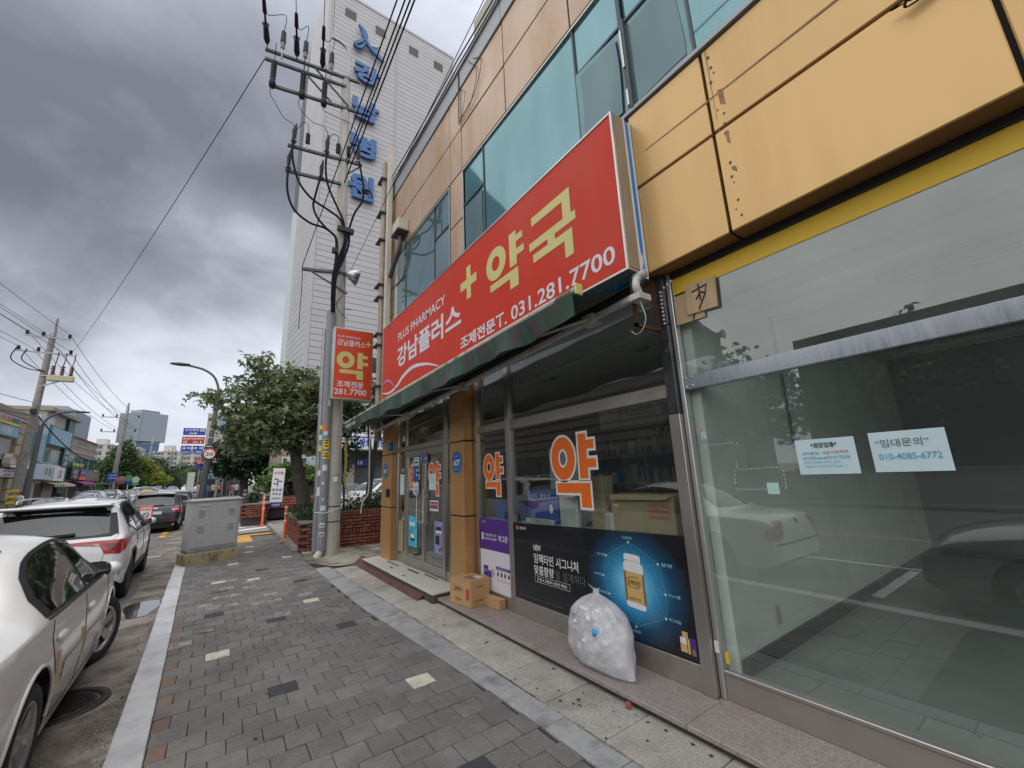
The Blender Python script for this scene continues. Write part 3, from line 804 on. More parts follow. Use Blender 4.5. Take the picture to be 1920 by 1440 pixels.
for ix in range(3):
    for iy in range(7):
        if ix == 0 and iy == 0: continue
        c = to.copy(); link(c, tac); c.location = (0.2 + ix * 0.3, 14.85 + iy * 0.3, 0.007)
for ix in range(3, 6):
    c = to.copy(); link(c, tac); c.location = (0.2 + ix * 0.3, 16.65, 0.007)

# leaf litter and grit along the gutter
rng = np.random.default_rng(5)
n = 1000
yy = rng.uniform(2.5, 15, n); kx = np.array([kerb_x(q) for q in yy])
xx = kx - 0.2 - np.abs(rng.normal(0, 0.12, n)); zz = -0.112
V = []; F = []
for i in range(n):
    a = rng.uniform(0, 6.28); s = rng.uniform(0.002, 0.007) * (2.2 if i % 12 == 0 else 1); t = rng.uniform(0.002, 0.007)
    p = [(xx[i] + s * math.cos(a + q), yy[i] + s * 1.3 * math.sin(a + q), zz + (t if k_ % 2 else 0.002)) for k_, q in enumerate((0, 1.3, 3.0, 4.4))]
    F.append(tuple(range(len(V), len(V) + 4))); V += p
lit = mesh_np('leaf_litter', np.array(V), np.array(F), 'leaf_litter'); lit['kind'] = 'stuff'
# manhole lid
t = thing('manhole', 'round dark iron manhole cover in the gutter beside the pearl white sedan', 'manhole cover', (-0.96, 5.3, -0.112))
MB().lathe([(0.0, 0.008), (0.27, 0.008), (0.275, 0.0)], n=40).build('lid', 'iron_lid', t)
MB().lathe([(0.285, 0.0), (0.29, 0.012), (0.35, 0.012), (0.36, -0.01)], n=40).build('rim', 'iron_lid', t)
b = MB()
for i in range(-5, 6):
    w_ = math.sqrt(max(0.0, 0.25 ** 2 - (i * 0.045) ** 2)); b.box(-w_, w_, i * 0.045 - 0.009, i * 0.045 + 0.009, 0.008, 0.015)
b.build('tread', 'iron_lid', t)

# trodden gum and drips on the slabs and blocks, smears of old white paint, grit on the joints
rr = random.Random(33); b = MB()
for i in range(75):
    if i % 3: x, y = rr.uniform(2.06, 2.42), rr.uniform(0.7, 7.5)
    else: x, y = rr.uniform(0.0, 1.75), rr.uniform(1.6, 8.5)
    s = rr.uniform(0.006, 0.014); b.poly([(x + s * math.cos(k_ * 0.9) * rr.uniform(.7, 1.2), y + s * math.sin(k_ * 0.9) * rr.uniform(.7, 1.2), 0.0118 if i % 3 else 0.0032) for k_ in range(7)])
o = structure('gum_spots', b, 'dark_slot', 'stuff')
b = MB()
for i in range(34):
    x, y = rr.uniform(-0.1, 1.5), rr.uniform(5.6, 9.6); L_ = rr.uniform(0.03, 0.1); w_ = rr.uniform(0.012, 0.03); a = rr.uniform(-0.3, 0.3)
    b.poly([(x + L_ * math.cos(k_ * 0.7) * math.cos(a) - w_ * math.sin(k_ * 0.7) * math.sin(a) + rr.uniform(-.006, .006), y + L_ * math.cos(k_ * 0.7) * math.sin(a) + w_ * math.sin(k_ * 0.7) * math.cos(a) + rr.uniform(-.006, .006), 0.0035) for k_ in range(9)])
structure('paint_smears', b, 'paver_pale', 'stuff')
b = MB()
for i in range(420):
    y = rr.uniform(0.8, 9.0); x = outer_x(y) + rr.uniform(-0.015, 0.02) if i % 2 else 2.468 + rr.uniform(-0.02, 0.01); s = rr.uniform(0.003, 0.009)
    b.add([(x - s, y - s, 0.004), (x + s, y - s * 1.3, 0.004), (x + s * .6, y + s, 0.004), (x, y, 0.004 + s)], [(0, 1, 3), (1, 2, 3), (2, 0, 3)])
structure('grit', b, 'cement_patch', 'stuff')
b = MB()
for i in range(60):
    y = rr.uniform(2.0, 5.4); x = rr.choice([outer_x(y), 2.462]); h = rr.uniform(0.012, 0.035); d = rr.uniform(-0.02, 0.02)
    b.add([(x, y, 0.003), (x + 0.004, y + 0.004, 0.003), (x + d, y + d * 0.6, 0.003 + h)], [(0, 1, 2)])
structure('joint_weeds', b, 'leaf_hedge', 'stuff')
# ------------------------------------------------------------------ shop building
XF, XG, XP, XD = 2.72, 2.90, 2.87, 2.80     # cladding face, empty shop glass, pharmacy glass, door plane
Y1, Y0 = 8.5, -7.5
bld = thing('shop_building', 'two storey shop building clad in tan and gold metal panels with teal windows', 'building', (2.72, 2.0, 0.0))
def W(b, name, m, bevel=0.0, **k): return b.build(name, m, bld, world=True, bevel=bevel, **k)

# carcass behind the cladding
W(MB().box(XF + 0.05, 13, Y0, Y1 - 0.02, 3.22, 8.2), 'upper_wall', 'seal_black')
W(MB().box(3.0, 13, Y1 - 0.12, Y1 - 0.02, 0.0, 3.22), 'end_wall', 'tan_panel')
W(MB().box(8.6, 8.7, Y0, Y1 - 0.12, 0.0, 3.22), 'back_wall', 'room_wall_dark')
W(MB().box(2.96, 8.6, 1.66, 1.74, 0.08, 3.22), 'party_wall', 'room_wall')
W(MB().box(2.96, 8.6, Y0, Y0 + 0.1, 0.08, 3.22), 'end_wall', 'room_wall')
W(MB().box(2.95, 8.6, Y0, 1.66, 0.08, 0.2), 'shop_floor', 'room_floor')
W(MB().box(2.95, 8.6, 1.74, Y1 - 0.12, 0.05, 0.14), 'shop_floor', 'shop_grey')
W(MB().box(2.95, 8.6, 1.74, Y1 - 0.12, 3.02, 3.22), 'shop_ceiling', 'white')
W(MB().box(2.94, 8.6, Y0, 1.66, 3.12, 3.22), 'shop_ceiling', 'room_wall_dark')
# ceiling boards of the empty shop run along the street
x = 3.0
while x < 8.3:
    b = MB(); b.box(x + 0.012, x + 0.288, Y0 + 0.12, 1.655, 3.055 + 0.03 * (round(x * 10 / 3) % 2), 3.115); W(b, 'ceiling_board', 'room_ceiling'); x += 0.3
b = MB(); b.box(2.98, 8.58, 1.635, 1.66, 0.2, 0.31); W(b, 'skirting', 'skirting')
b = MB(); b.box(8.56, 8.6, Y0 + 0.1, 1.62, 0.2, 0.3); W(b, 'skirting', 'skirting')
b = MB(); b.tube([(4.45, 1.64, 3.08), (4.45, 1.64, 1.72)], 0.012); W(b, 'wall_conduit', 'room_wall_dark')
b = MB(); b.box(4.39, 4.51, 1.625, 1.66, 1.53, 1.72); W(b, 'switch_box', 'ivory_plastic', bevel=0.006)
b = MB(); b.box(3.54, 3.62, 1.645, 1.66, 0.4, 0.53); W(b, 'wall_socket', 'ivory_plastic', bevel=0.004)
b = MB(); b.box(3.56, 3.6, 1.635, 1.66, 2.55, 2.68); W(b, 'wall_socket', 'ivory_plastic', bevel=0.004)
for (xa, ya, yb) in ((4.2, -0.4, 0.75), (6.4, -1.4, 0.2)):
    b = MB(); b.box(xa, xa + 0.22, ya, yb, 2.98, 3.054); b.box(xa + 0.05, xa + 0.17, ya + 0.04, yb - 0.04, 2.96, 2.98); W(b, 'ceiling_lamp', 'shelf_pale', bevel=0.01)
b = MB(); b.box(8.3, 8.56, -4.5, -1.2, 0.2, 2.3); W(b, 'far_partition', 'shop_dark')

# --- upper cladding: seams every 1.27 m, panels stand 2 cm proud of the dark joints
ys_top = [-7.45, -6.47, -5.2, -3.93, -2.66, -1.39, -0.12, 1.15, 2.418, 3.686, 4.94, 5.357, 6.66, 8.0, 8.5]
J = 0.011
def panel(y0, y1, z0, z1, m, x=XF, name='cladding_panel'):
    b = MB(); b.box(x, x + 0.045, y0 + J, y1 - J, z0 + J, z1 - J); b.v = [(p[0] + (random.uniform(-0.003, 0.004) if p[0] < x + 0.01 else 0), p[1], p[2]) for p in b.v]; return W(b, name, m, bevel=0.006)
for a, c in zip(ys_top, ys_top[1:]):
    panel(a, c, 7.19, 7.965, 'tan_panel')
    panel(a, c, 6.4, 7.19, 'tan_panel')
    b = MB(); b.box(XF - 0.02, XF + 0.3, a + 0.005, c - 0.005, 7.975, 8.33); b.box(XF - 0.05, XF + 0.34, a + 0.003, c - 0.003, 8.33, 8.365); W(b, 'coping', 'coping', bevel=0.005)
for z0, z1 in ((5.54, 6.4), (4.73, 5.54), (3.96, 4.73)):
    panel(4.94, 5.357, z0, z1, 'tan_panel')
for z0, z1 in ((5.69, 6.4), (5.05, 5.69), (4.4, 5.05), (3.16, 4.4)):
    panel(8.0, 8.5, z0, z1, 'tan_panel')
ys_low = [-7.45, -6.5, -5.25, -3.97, -2.7, -1.42, -0.15, 1.145]
for a, c in zip(ys_low, ys_low[1:]):
    pass
for a, c in ((-7.45, -5.3), (-5.3, -2.72), (-2.72, -0.15), (-0.15, 1.145)):
    panel(a, c, 3.96, 4.7, 'gold_panel'); panel(a, c, 3.15, 3.96, 'gold_panel')
panel(1.145, 1.84, 3.96, 4.7, 'gold_panel'); panel(1.145, 1.84, 3.15, 3.96, 'gold_panel')
for a, c in ((1.84, 3.3), (3.3, 4.94), (4.94, 6.6), (6.6, 8.0)):
    panel(a, c, 3.96, 4.7, 'tan_panel'); panel(a, c, 3.15, 3.96, 'tan_panel')
# soffit under the overhang
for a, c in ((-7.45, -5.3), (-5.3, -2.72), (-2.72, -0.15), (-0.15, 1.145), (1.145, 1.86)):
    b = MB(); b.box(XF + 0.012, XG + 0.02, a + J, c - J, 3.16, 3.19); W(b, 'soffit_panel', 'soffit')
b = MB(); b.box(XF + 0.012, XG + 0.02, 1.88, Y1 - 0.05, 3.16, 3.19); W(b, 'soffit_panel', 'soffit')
# faded traces of an old sign, screw holes along the seam
b = MB(); b.box(XF - 0.0012, XF + 0.001, -2.6, 1.7, 4.243, 4.258); W(b, 'old_sign_trace', 'old_mark')
b = MB(); b.box(XF - 0.0012, XF + 0.001, 1.098, 1.102, 3.2, 4.68); W(b, 'old_sign_trace', 'old_mark')
b = MB()
rr = random.Random(3)
for z in (4.6, 4.5, 4.44, 4.38, 4.12, 4.06, 3.98, 3.9, 3.66, 3.55, 3.5, 3.36, 3.3, 3.24):
    yq = 1.098 - rr.random() * 0.05; s = 0.006 + rr.random() * 0.006
    b.prism([(yq + s * math.cos(i * 0.9), z + s * 1.3 * math.sin(i * 0.9)) for i in range(7)], 'x', XF - 0.002, XF + 0.001)
W(b, 'screw_hole', 'louvre_brown', kind='stuff')
b = MB()
for z, hh, w_ in ((4.2, 0.16, 0.035), (3.86, 0.13, 0.02), (3.58, 0.1, 0.03)):
    b.prism([(1.06 - w_, z - hh / 2), (1.06, z - hh / 2 + 0.03), (1.065, z + hh / 2), (1.05 - w_ * 0.6, z + hh / 2 - 0.02)], 'x', XF - 0.0015, XF + 0.001)
W(b, 'glue_stain', 'old_mark', kind='stuff')

# --- upper windows
def pane(y0, y1, z0, z1, m, tilt=0.0):
    b = MB(); b.add([(XF + 0.022, y0, z0), (XF + 0.022 - tilt, y1, z0), (XF + 0.022 - tilt * 1.3, y1, z1), (XF + 0.022, y0, z1)], [(0, 1, 2, 3)]); W(b, 'window_pane', m)
def bar(y0, y1, z0, z1, x0=XF + 0.004, m='window_frame_dark'):
    b = MB(); b.box(x0, XF + 0.05, y0, y1, z0, z1); W(b, 'window_frame', m)
zb, zt = 4.74, 6.355
for (a, c, m) in ((5.4, 5.985, 'pale_glass'), (6.01, 7.38, 'pale_glass'), (7.405, 7.975, 'pale_glass')):
    if c - a < 0.8:
        pane(a, c, zb, 5.68, m, 0.004); pane(a, c, 5.705, zt, m, -0.003); bar(a, c, 5.68, 5.705)
    else: pane(a, c, zb, zt, m, 0.003)
for q in (5.997, 7.392): bar(q - 0.012, q + 0.012, zb, zt)
bar(5.375, 7.99, zt, zt + 0.022, XF - 0.006, 'aluminium'); bar(5.372, 5.4, zb, zt, XF - 0.004, 'aluminium'); bar(7.975, 7.99, zb, zt, XF - 0.004, 'aluminium')
big = [(4.31, 4.9), (2.41, 4.29), (1.80, 2.39), (1.19, 1.765), (-0.75, 1.165), (-1.35, -0.78), (-1.95, -1.38), (-3.9, -1.98), (-4.5, -3.93), (-7.4, -4.53)]
for i, (a, c) in enumerate(big):
    dusty = i in (0, 2, 3, 5, 6, 8)
    m = 'teal_glass_dusty' if i in (2, 3, 5, 6) else 'teal_glass'
    if dusty:
        pane(a, c, zb, 5.715, m, 0.02 if i == 2 else 0.003); pane(a, c, 5.745, zt, 'teal_glass', -0.002); bar(a, c, 5.715, 5.745)
        b = MB(); ins = 0.06; ph = i * 1.7; ed = [(a + ins + (c - a - 2 * ins) * u_, zb + ins + (5.715 - zb - 2 * ins) * v_) for u_, v_ in [(k_ / 6, 0) for k_ in range(6)] + [(1, k_ / 6) for k_ in range(6)] + [(1 - k_ / 6, 1) for k_ in range(6)] + [(0, 1 - k_ / 6) for k_ in range(6)]]
        b.poly([(XF + 0.0195 - (0.02 if i == 2 else 0.003) * 1.15, yq + 0.012 * math.sin(ph + 5 * zq), zq + 0.012 * math.sin(ph + 7 * yq)) for yq, zq in ed]); W(b, 'sun_film', 'window_film')
    else: pane(a, c, zb, zt, m, 0.004)
    bar(c, c + 0.022, zb, zt)
bar(1.765, 1.80, zb, zt, XF - 0.02); bar(1.74, 1.765, zb, 5.73, XF - 0.03)
b = MB(); b.box(XF - 0.035, XF - 0.02, 1.77, 1.79, 5.2, 5.62); W(b, 'window_stay', 'aluminium'); b = MB(); b.box(XF - 0.035, XF - 0.02, 1.77, 1.79, 4.78, 4.95); W(b, 'window_stay', 'aluminium')
bar(-7.4, 4.92, zt, zt + 0.022, XF - 0.006, 'aluminium'); bar(4.9, 4.925, zb, zt, XF - 0.004, 'aluminium')
b = MB(); b.box(XF - 0.022, XF + 0.05, -7.4, 4.93, 4.705, 4.74); W(b, 'window_sill', 'coping')
b = MB(); b.box(XF - 0.022, XF + 0.05, 5.37, 8.0, 4.705, 4.74); W(b, 'window_sill', 'coping')

# --- pilasters (three cladding boxes each with dark joints)
def pilaster(y0, y1, zbase):
    for z0, z1 in ((zbase, 1.065), (1.085, 2.07), (2.09, 3.155)):
        b = MB(); b.box(2.69, 2.9, y0, y1, z0, z1); W(b, 'pilaster_panel', 'bronze_panel', bevel=0.006)
    b = MB(); b.box(2.698, 2.89, y0 + 0.008, y1 - 0.008, zbase, 3.15); W(b, 'pilaster_core', 'seal_black')
pilaster(4.985, 5.40, 0.08)
pilaster(7.9, 8.48, 0.135)

# --- door bay
def steel(x0, x1, y0, y1, z0, z1, m='steel', name='steel_frame', bv=0.004):
    b = MB(); b.box(x0, x1, y0, y1, z0, z1); W(b, name, m, bevel=bv)
def vglass(x, y0, y1, z0, z1, m='shop_glass', name='glass_pane'):
    b = MB(); b.poly([(x, y0, z0), (x, y1, z0), (x, y1, z1), (x, y0, z1)]); W(b, name, m)
steel(XD - 0.02, XD + 0.06, 7.83, 7.895, 0.14, 3.1); steel(XD - 0.02, XD + 0.06, 7.36, 7.43, 0.14, 3.1)
steel(XD - 0.03, XD + 0.06, 5.74, 5.79, 0.14, 3.1); steel(XD - 0.02, XD + 0.06, 5.405, 5.44, 0.14, 3.1)
for a, c in ((7.43, 7.83), (5.79, 7.36), (5.44, 5.74)):
    steel(XD - 0.015, XD + 0.05, a, c, 2.1, 2.185, 'steel_grime'); vglass(XD, a, c, 2.185, 3.1)
for a, c in ((7.43, 7.83), (5.44, 5.74)):
    steel(XD - 0.012, XD + 0.05, a, c, 0.14, 0.27); vglass(XD, a, c, 0.27, 2.1)
def leaf(y0, y1, handle_y):
    f = MB(); x0, x1 = XD - 0.02, XD + 0.022
    f.box(x0, x1, y0, y0 + 0.05, 0.155, 2.09); f.box(x0, x1, y1 - 0.05, y1, 0.155, 2.09)
    f.box(x0 + 0.001, x1 - 0.001, y0 + 0.05, y1 - 0.05, 0.155, 0.29); f.box(x0 + 0.001, x1 - 0.001, y0 + 0.05, y1 - 0.05, 1.98, 2.09)
    d = W(f, 'door', 'steel', bevel=0.003)
    g = MB(); g.poly([(XD, y0 + 0.05, 0.29), (XD, y1 - 0.05, 0.29), (XD, y1 - 0.05, 1.98), (XD, y0 + 0.05, 1.98)]); g.build('door_glass', 'shop_glass', d, world=True)
    h = MB(); h.tube([(XD - 0.06, handle_y, 0.9), (XD - 0.06, handle_y, 1.42)], 0.014); h.tube([(XD - 0.06, handle_y, 0.96), (XD - 0.01, handle_y, 0.96)], 0.009); h.tube([(XD - 0.06, handle_y, 1.36), (XD - 0.01, handle_y, 1.36)], 0.009)
    h.build('handle', 'arm_white', d, world=True)
leaf(5.795, 6.57, 6.47); leaf(6.575, 7.355, 6.74)

# --- pharmacy shop window
steel(XP - 0.03, XP + 0.06, 4.87, 4.95, 0.08, 3.08); steel(XP - 0.035, XP + 0.06, 4.08, 4.17, 0.08, 3.08)
steel(XP - 0.02, XP + 0.05, 4.17, 4.87, 2.165, 2.26, 'steel_grime'); steel(XP - 0.02, XP + 0.05, 1.87, 4.08, 2.14, 2.25, 'steel_grime')
steel(XP - 0.03, XP + 0.05, 1.87, 4.08, 0.08, 0.25, 'steel_grime'); steel(XP - 0.015, XP + 0.05, 4.17, 4.87, 0.08, 0.2, 'steel_grime')
for a, c in ((4.17, 4.87), (1.87, 4.08)):
    vglass(XP, a, c, 2.25, 3.08); vglass(XP, a, c, 0.2, 2.16)
# steel column between the two shops, black stone facing above
steel(XP - 0.045, XP + 0.09, 1.775, 1.87, 0.08, 2.0, 'steel'); steel(XP - 0.042, XP + 0.09, 1.778, 1.868, 2.0, 2.72, 'black_stone', 'stone_facing')
steel(XP - 0.042, XP + 0.09, 1.778, 1.868, 2.722, 3.155, 'black_stone', 'stone_facing')
# lights on a string near the top of the column
b = MB()
for i in range(9): b.lathe([(0.0001, -0.012), (0.011, -0.006), (0.011, 0.006), (0.0001, 0.012)], (XP - 0.052, 1.795, 2.73 + i * 0.034), 8)
for i in range(3): b.lathe([(0.0001, -0.012), (0.011, -0.006), (0.011, 0.006), (0.0001, 0.012)], (XP - 0.05, 1.76 - i * 0.035, 3.03 + 0.014 * i), 8)
W(b, 'bulb_string', 'lamp_clear')
# rusty bracket frame under the sign corner
b = MB(); b.box(2.55, 2.86, 1.86, 1.885, 2.69, 2.715); b.box(2.55, 2.575, 1.86, 1.885, 2.69, 3.12); b.box(2.8, 2.83, 1.84, 1.87, 2.69, 3.14); W(b, 'bracket_frame', 'rust_frame')

# --- empty shop window
steel(XG - 0.03, XG + 0.05, 1.735, 1.772, 0.08, 3.155, 'aluminium')
steel(XG - 0.02, XG + 0.05, -7.4, 1.735, 0.08, 0.235, 'steel_grime'); steel(XG - 0.03, XG + 0.02, -7.4, 1.735, 0.237, 0.262, 'steel')
steel(XG - 0.028, XG + 0.05, -2.6, 1.735, 2.175, 2.285, 'steel_streaked'); steel(XG - 0.028, XG + 0.05, -7.4, -2.66, 2.175, 2.285, 'steel_streaked')
steel(XG - 0.035, XG + 0.05, -2.66, -2.6, 0.08, 3.155, 'aluminium')
steel(XG - 0.02, XG + 0.05, -7.4, 1.735, 3.1, 3.155, 'seal_black')
for a, c in ((-2.6, 1.735), (-7.4, -2.66)):
    vglass(XG, a, c, 0.255, 2.178, 'dusty_glass'); vglass(XG, a, c, 2.282, 3.102, 'dusty_glass')
b = MB(); b.poly([(XG - 0.006, -7.4, 2.985), (XG - 0.006, 1.73, 2.965), (XG - 0.006, 1.73, 3.1), (XG - 0.006, -7.4, 3.1)]); W(b, 'yellow_film', 'yellow_strip')
b = MB()
for q in ((1.715, 2.195), (1.715, 2.262), (1.665, 2.2), (1.665, 2.267)): b.lathe([(0.0001, -0.008), (0.009, -0.006), (0.011, 0.0)], (XG - 0.028, q[0], q[1]), 10, 'x')
W(b, 'bolt', 'aluminium')

# inside the pharmacy: ledge, shelves, counter, hung board
W(MB().box(XP + 0.05, 3.55, 1.9, 4.85, 1.0, 1.045), 'window_ledge', 'shelf_pale')
W(MB().box(XP + 0.05, 3.5, 1.9, 4.85, 0.14, 1.0), 'ledge_front', 'shop_grey')
sh = MB()
for z in (0.9, 1.35, 1.8): sh.box(5.6, 5.95, 2.0, 5.4, z, z + 0.03)
for y in (2.0, 3.1, 4.2, 5.4): sh.box(5.58, 5.97, y - 0.02, y + 0.02, 0.14, 2.2)
W(sh, 'shelf_rack', 'shop_grey')
rg = random.Random(8)
pk = {m: MB() for m in ('shop_grey', 'shelf_pale', 'box_red', 'box_blue', 'cardboard_pale')}
for z in (0.93, 1.38, 1.83):
    y = 2.06
    while y < 5.3:
        w_ = rg.uniform(0.05, 0.14); h_ = rg.uniform(0.1, 0.3)
        pk[rg.choice(['shop_grey', 'shelf_pale', 'shelf_pale', 'box_red', 'box_blue', 'cardboard_pale', 'shop_grey'])].box(5.62, 5.8, y, y + w_, z, z + h_); y += w_ + rg.uniform(0.01, 0.08)
for m, b in pk.items(): W(b, 'shelf_goods', m, kind='stuff')
W(MB().box(4.8, 5.4, 5.9, 8.2, 0.14, 1.1), 'counter', 'shop_grey')
W(MB().box(4.15, 4.2, 1.8, 3.8, 2.14, 2.42), 'hung_board', 'shop_grey')
text('Health is Happiness', 'ink_grey', bld, (4.146, 3.45, 2.2), (0, -1, 0), (0, 0, 1), 1.65, 0.16, bold=0.02)
for (xa, ya) in ((4.0, 4.6), (4.0, 2.9), (5.2, 3.6)):
    b = MB(); b.lathe([(0.0001, 3.0), (0.09, 3.0), (0.1, 3.02)], (xa, ya, 0), 20); W(b, 'ceiling_lamp', 'shelf_pale')

# roof: stair head, cable tray and wires along the coping
pth = thing('stair_head', 'plain beige stair head box on the shop roof', 'roof hut', (5.2, 4.5, 8.2))
MB().box(3.64, 6.5, 3.4, 5.95, 8.2, 11.3).build('wall', 'beige_wall', pth, world=True)
b = MB()
for dz, dx in ((0.03, 0.0), (0.08, 0.02), (0.12, -0.02)):
    b.tube(catenary((XF - 0.07 + dx, 8.4, 8.36 + dz), (XF - 0.05 + dx, 4.9, 8.38 + dz), 0.05), 0.011, 6); b.tube(catenary((XF - 0.05 + dx, 4.9, 8.38 + dz), (XF - 0.04, 1.0, 8.4 + dz), 0.06), 0.011, 6)
own('roof_cable', b, 'wire_dark', 'bundle of dark cables running along the grey roof coping', 'cable')
b = MB()
b.tube(spline([(XF - 0.03, 4.6, 8.2), (XF - 0.03, 4.35, 7.75), (XF - 0.03, 4.55, 7.35), (XF - 0.03, 4.86, 7.3), (XF - 0.02, 4.93, 7.32)], 8), 0.005, 5)
b.tube(spline([(XF - 0.03, 4.45, 8.1), (XF - 0.03, 4.2, 7.8), (XF - 0.03, 4.45, 7.4), (XF - 0.03, 4.8, 7.34), (XF - 0.02, 4.93, 7.28)], 8), 0.005, 5)
b.tube([(XF - 0.03, 4.94, 8.3), (XF - 0.03, 4.95, 7.26)], 0.009, 5)
b.tube(spline([(XF - 0.03, 4.9, 7.9), (XF - 0.04, 4.72, 7.7), (XF - 0.03, 4.8, 7.45), (XF - 0.03, 4.92, 7.3)], 8), 0.004, 5)
own('loose_cable', b, 'wire_dark', 'loose black cable hanging down the tan upper panels', 'cable')
b = MB()
rr = random.Random(21)
for i in range(5):
    b.tube(spline([(XF - 0.02, -0.1 + rr.uniform(-.03, .03), 3.98 - i * 0.005), (XF - 0.06, -0.02 + rr.uniform(-.08, .1), 3.93 + rr.uniform(-.03, .06)), (XF - 0.05, 0.1 + rr.uniform(-.05, .06), 3.86 + rr.uniform(-.02, .06)), (XF - 0.03, -0.08, 3.9), (XF - 0.01, -0.13, 4.05)], 8), 0.004, 5)
own('wire_knot', b, 'cable_black', 'knot of black wires poking out of the gold panel joint', 'wires')
# two weathered pipes and a junction box on the corner
t = thing('corner_pipe', 'pale square duct strapped beside old tan pipes up the building corner', 'pipe', (2.6, 8.5, 2.6))
MB().box(2.55, 2.66, 8.12, 8.23, 2.6, 9.3).build('duct', 'pipe_ivory', t, world=True, bevel=0.008)
b = MB(); b.tube([(2.56, 8.42, 2.4), (2.56, 8.42, 9.0)], 0.07, 10); b.build('pipe', 'pipe_tan', t, world=True)
b = MB(); b.tube([(2.63, 8.58, 2.4), (2.63, 8.58, 8.6)], 0.06, 10); b.build('pipe', 'pipe_tan', t, world=True)
for z in (3.5, 4.4, 4.65, 5.5, 5.8, 6.9, 7.6, 8.5):
    MB().box(2.44, 2.72, 8.3, 8.62, z, z + 0.03).build('clamp', 'metal_dark', t, world=True)
t = thing('junction_box', 'small pale junction box with a bent conduit on the upper wall', 'box', (2.6, 7.35, 6.5))
MB().box(2.5, 2.72, 7.25, 7.62, 6.6, 6.86).build('casing', 'pipe_ivory', t, world=True, bevel=0.01)
MB().box(2.48, 2.72, 7.23, 7.64, 6.57, 6.6).build('flange', 'metal_dark', t, world=True)
b = MB(); b.tube(spline([(2.62, 7.45, 6.57), (2.62, 7.5, 6.3), (2.6, 7.75, 6.05), (2.6, 8.0, 5.85)], 6), 0.05, 10); b.build('conduit', 'metal_dark', t, world=True)
# ------------------------------------------------------------------ big red sign board over the pharmacy
XS = 2.47
RT, UP = (0, -1, 0), (0, 0, 1)      # reading direction of everything that faces the street
sg = thing('sign_board', 'long red pharmacy sign box with cream and white lettering over the shop front', 'sign', (2.6, 4.9, 3.1))
ya, yb, za, zb_ = 7.93, 1.815, 3.13, 4.62
MB().box(XS, XS + 0.11, yb + 0.012, ya - 0.012, za + 0.012, zb_ - 0.012).build('face', 'sign_red', sg, world=True)
f = MB()
f.box(XS - 0.008, XS + 0.14, yb, yb + 0.02, za, zb_); f.box(XS - 0.008, XS + 0.14, ya - 0.02, ya, za, zb_)
f.box(XS - 0.008, XS + 0.14, yb + 0.02, ya - 0.02, za, za + 0.018); f.box(XS - 0.008, XS + 0.14, yb + 0.02, ya - 0.02, zb_ - 0.018, zb_)
f.build('frame', 'aluminium', sg, world=True)
MB().box(XS + 0.11, XS + 0.14, yb + 0.03, ya - 0.03, za + 0.03, zb_ - 0.03).build('back_box', 'metal_dark', sg, world=True)
MB().box(XS + 0.02, XS + 0.135, yb - 0.006, yb, za + 0.02, zb_ - 0.02).build('end_panel', 'side_tan', sg, world=True)
old = MB(); old.box(XS + 0.142, XF - 0.005, yb + 0.004, ya - 0.03, za - 0.03, zb_ - 0.005)
old.build('old_box', 'side_blue', sg, world=True)
b = MB(); b.box(XS + 0.14, XS + 0.165, yb - 0.004, yb + 0.004, za - 0.03, zb_); b.box(XF - 0.03, XF - 0.012, yb - 0.004, yb + 0.004, za - 0.03, zb_); b.build('edge_strip', 'white', sg, world=True)
def S(polys, m, x=XS, parent=sg, lift=0.003, name='lettering', o0=None):
    return sheet(o0 or (x, 0, 0), RT, UP, polys, lift).build(name, m, parent, world=True)
# reading coordinate u = -y
S(scaled(glyph_yak(), -3.9, 3.615, 0.8, 0.67), 'sign_cream')
S(scaled(glyph_guk(), -3.03, 3.555, 0.7, 0.7), 'sign_cream')
S([rect(-4.405, 3.89, -4.29, 4.355), rect(-4.575, 4.06, -4.405, 4.18), rect(-4.29, 4.06, -4.14, 4.18)], 'sign_cream')
text('PLUS PHARMACY', 'sign_white', sg, (XS - 0.003, 7.03, 4.085), RT, UP, 1.98, 0.155, bold=0.012)
text('강남플러스', 'sign_white', sg, (XS - 0.003, 7.06, 3.575), RT, UP, 2.48, 0.39, bold=0.03)
text('조제전문', 'sign_white', sg, (XS - 0.003, 4.6, 3.24), RT, UP, 0.86, 0.175, bold=0.03)
text('T. 031.281.7700', 'sign_white', sg, (XS - 0.003, 3.72, 3.245), RT, UP, 1.79, 0.165, bold=0.016)
def ribbon2(pts, w0, w1, n=8):
    P = [Vector((p[0], p[1], 0)) for p in pts]; P = spline(P, n); k = len(P); out = []
    for i in range(k - 1):
        a, c = P[i], P[i + 1]; d = (c - a).normalized(); nn = Vector((-d.y, d.x, 0))
        wa = w0 + (w1 - w0) * math.sin(math.pi * i / (k - 1)); wc = w0 + (w1 - w0) * math.sin(math.pi * (i + 1) / (k - 1))
        out.append([tuple((a - nn * wa / 2)[:2]), tuple((c - nn * wc / 2)[:2]), tuple((c + nn * wc / 2)[:2]), tuple((a + nn * wa / 2)[:2])])
    return out
S(ribbon2([(-7.9, 3.27), (-7.5, 3.2), (-7.1, 3.24), (-6.75, 3.36), (-6.3, 3.42), (-5.75, 3.34), (-5.3, 3.2)], 0.015, 0.07), 'sign_white', name='wave_line')
S(ribbon2([(-7.9, 3.44), (-7.65, 3.47), (-7.4, 3.4), (-7.1, 3.2)], 0.02, 0.035), 'lilac_label', name='wave_line')

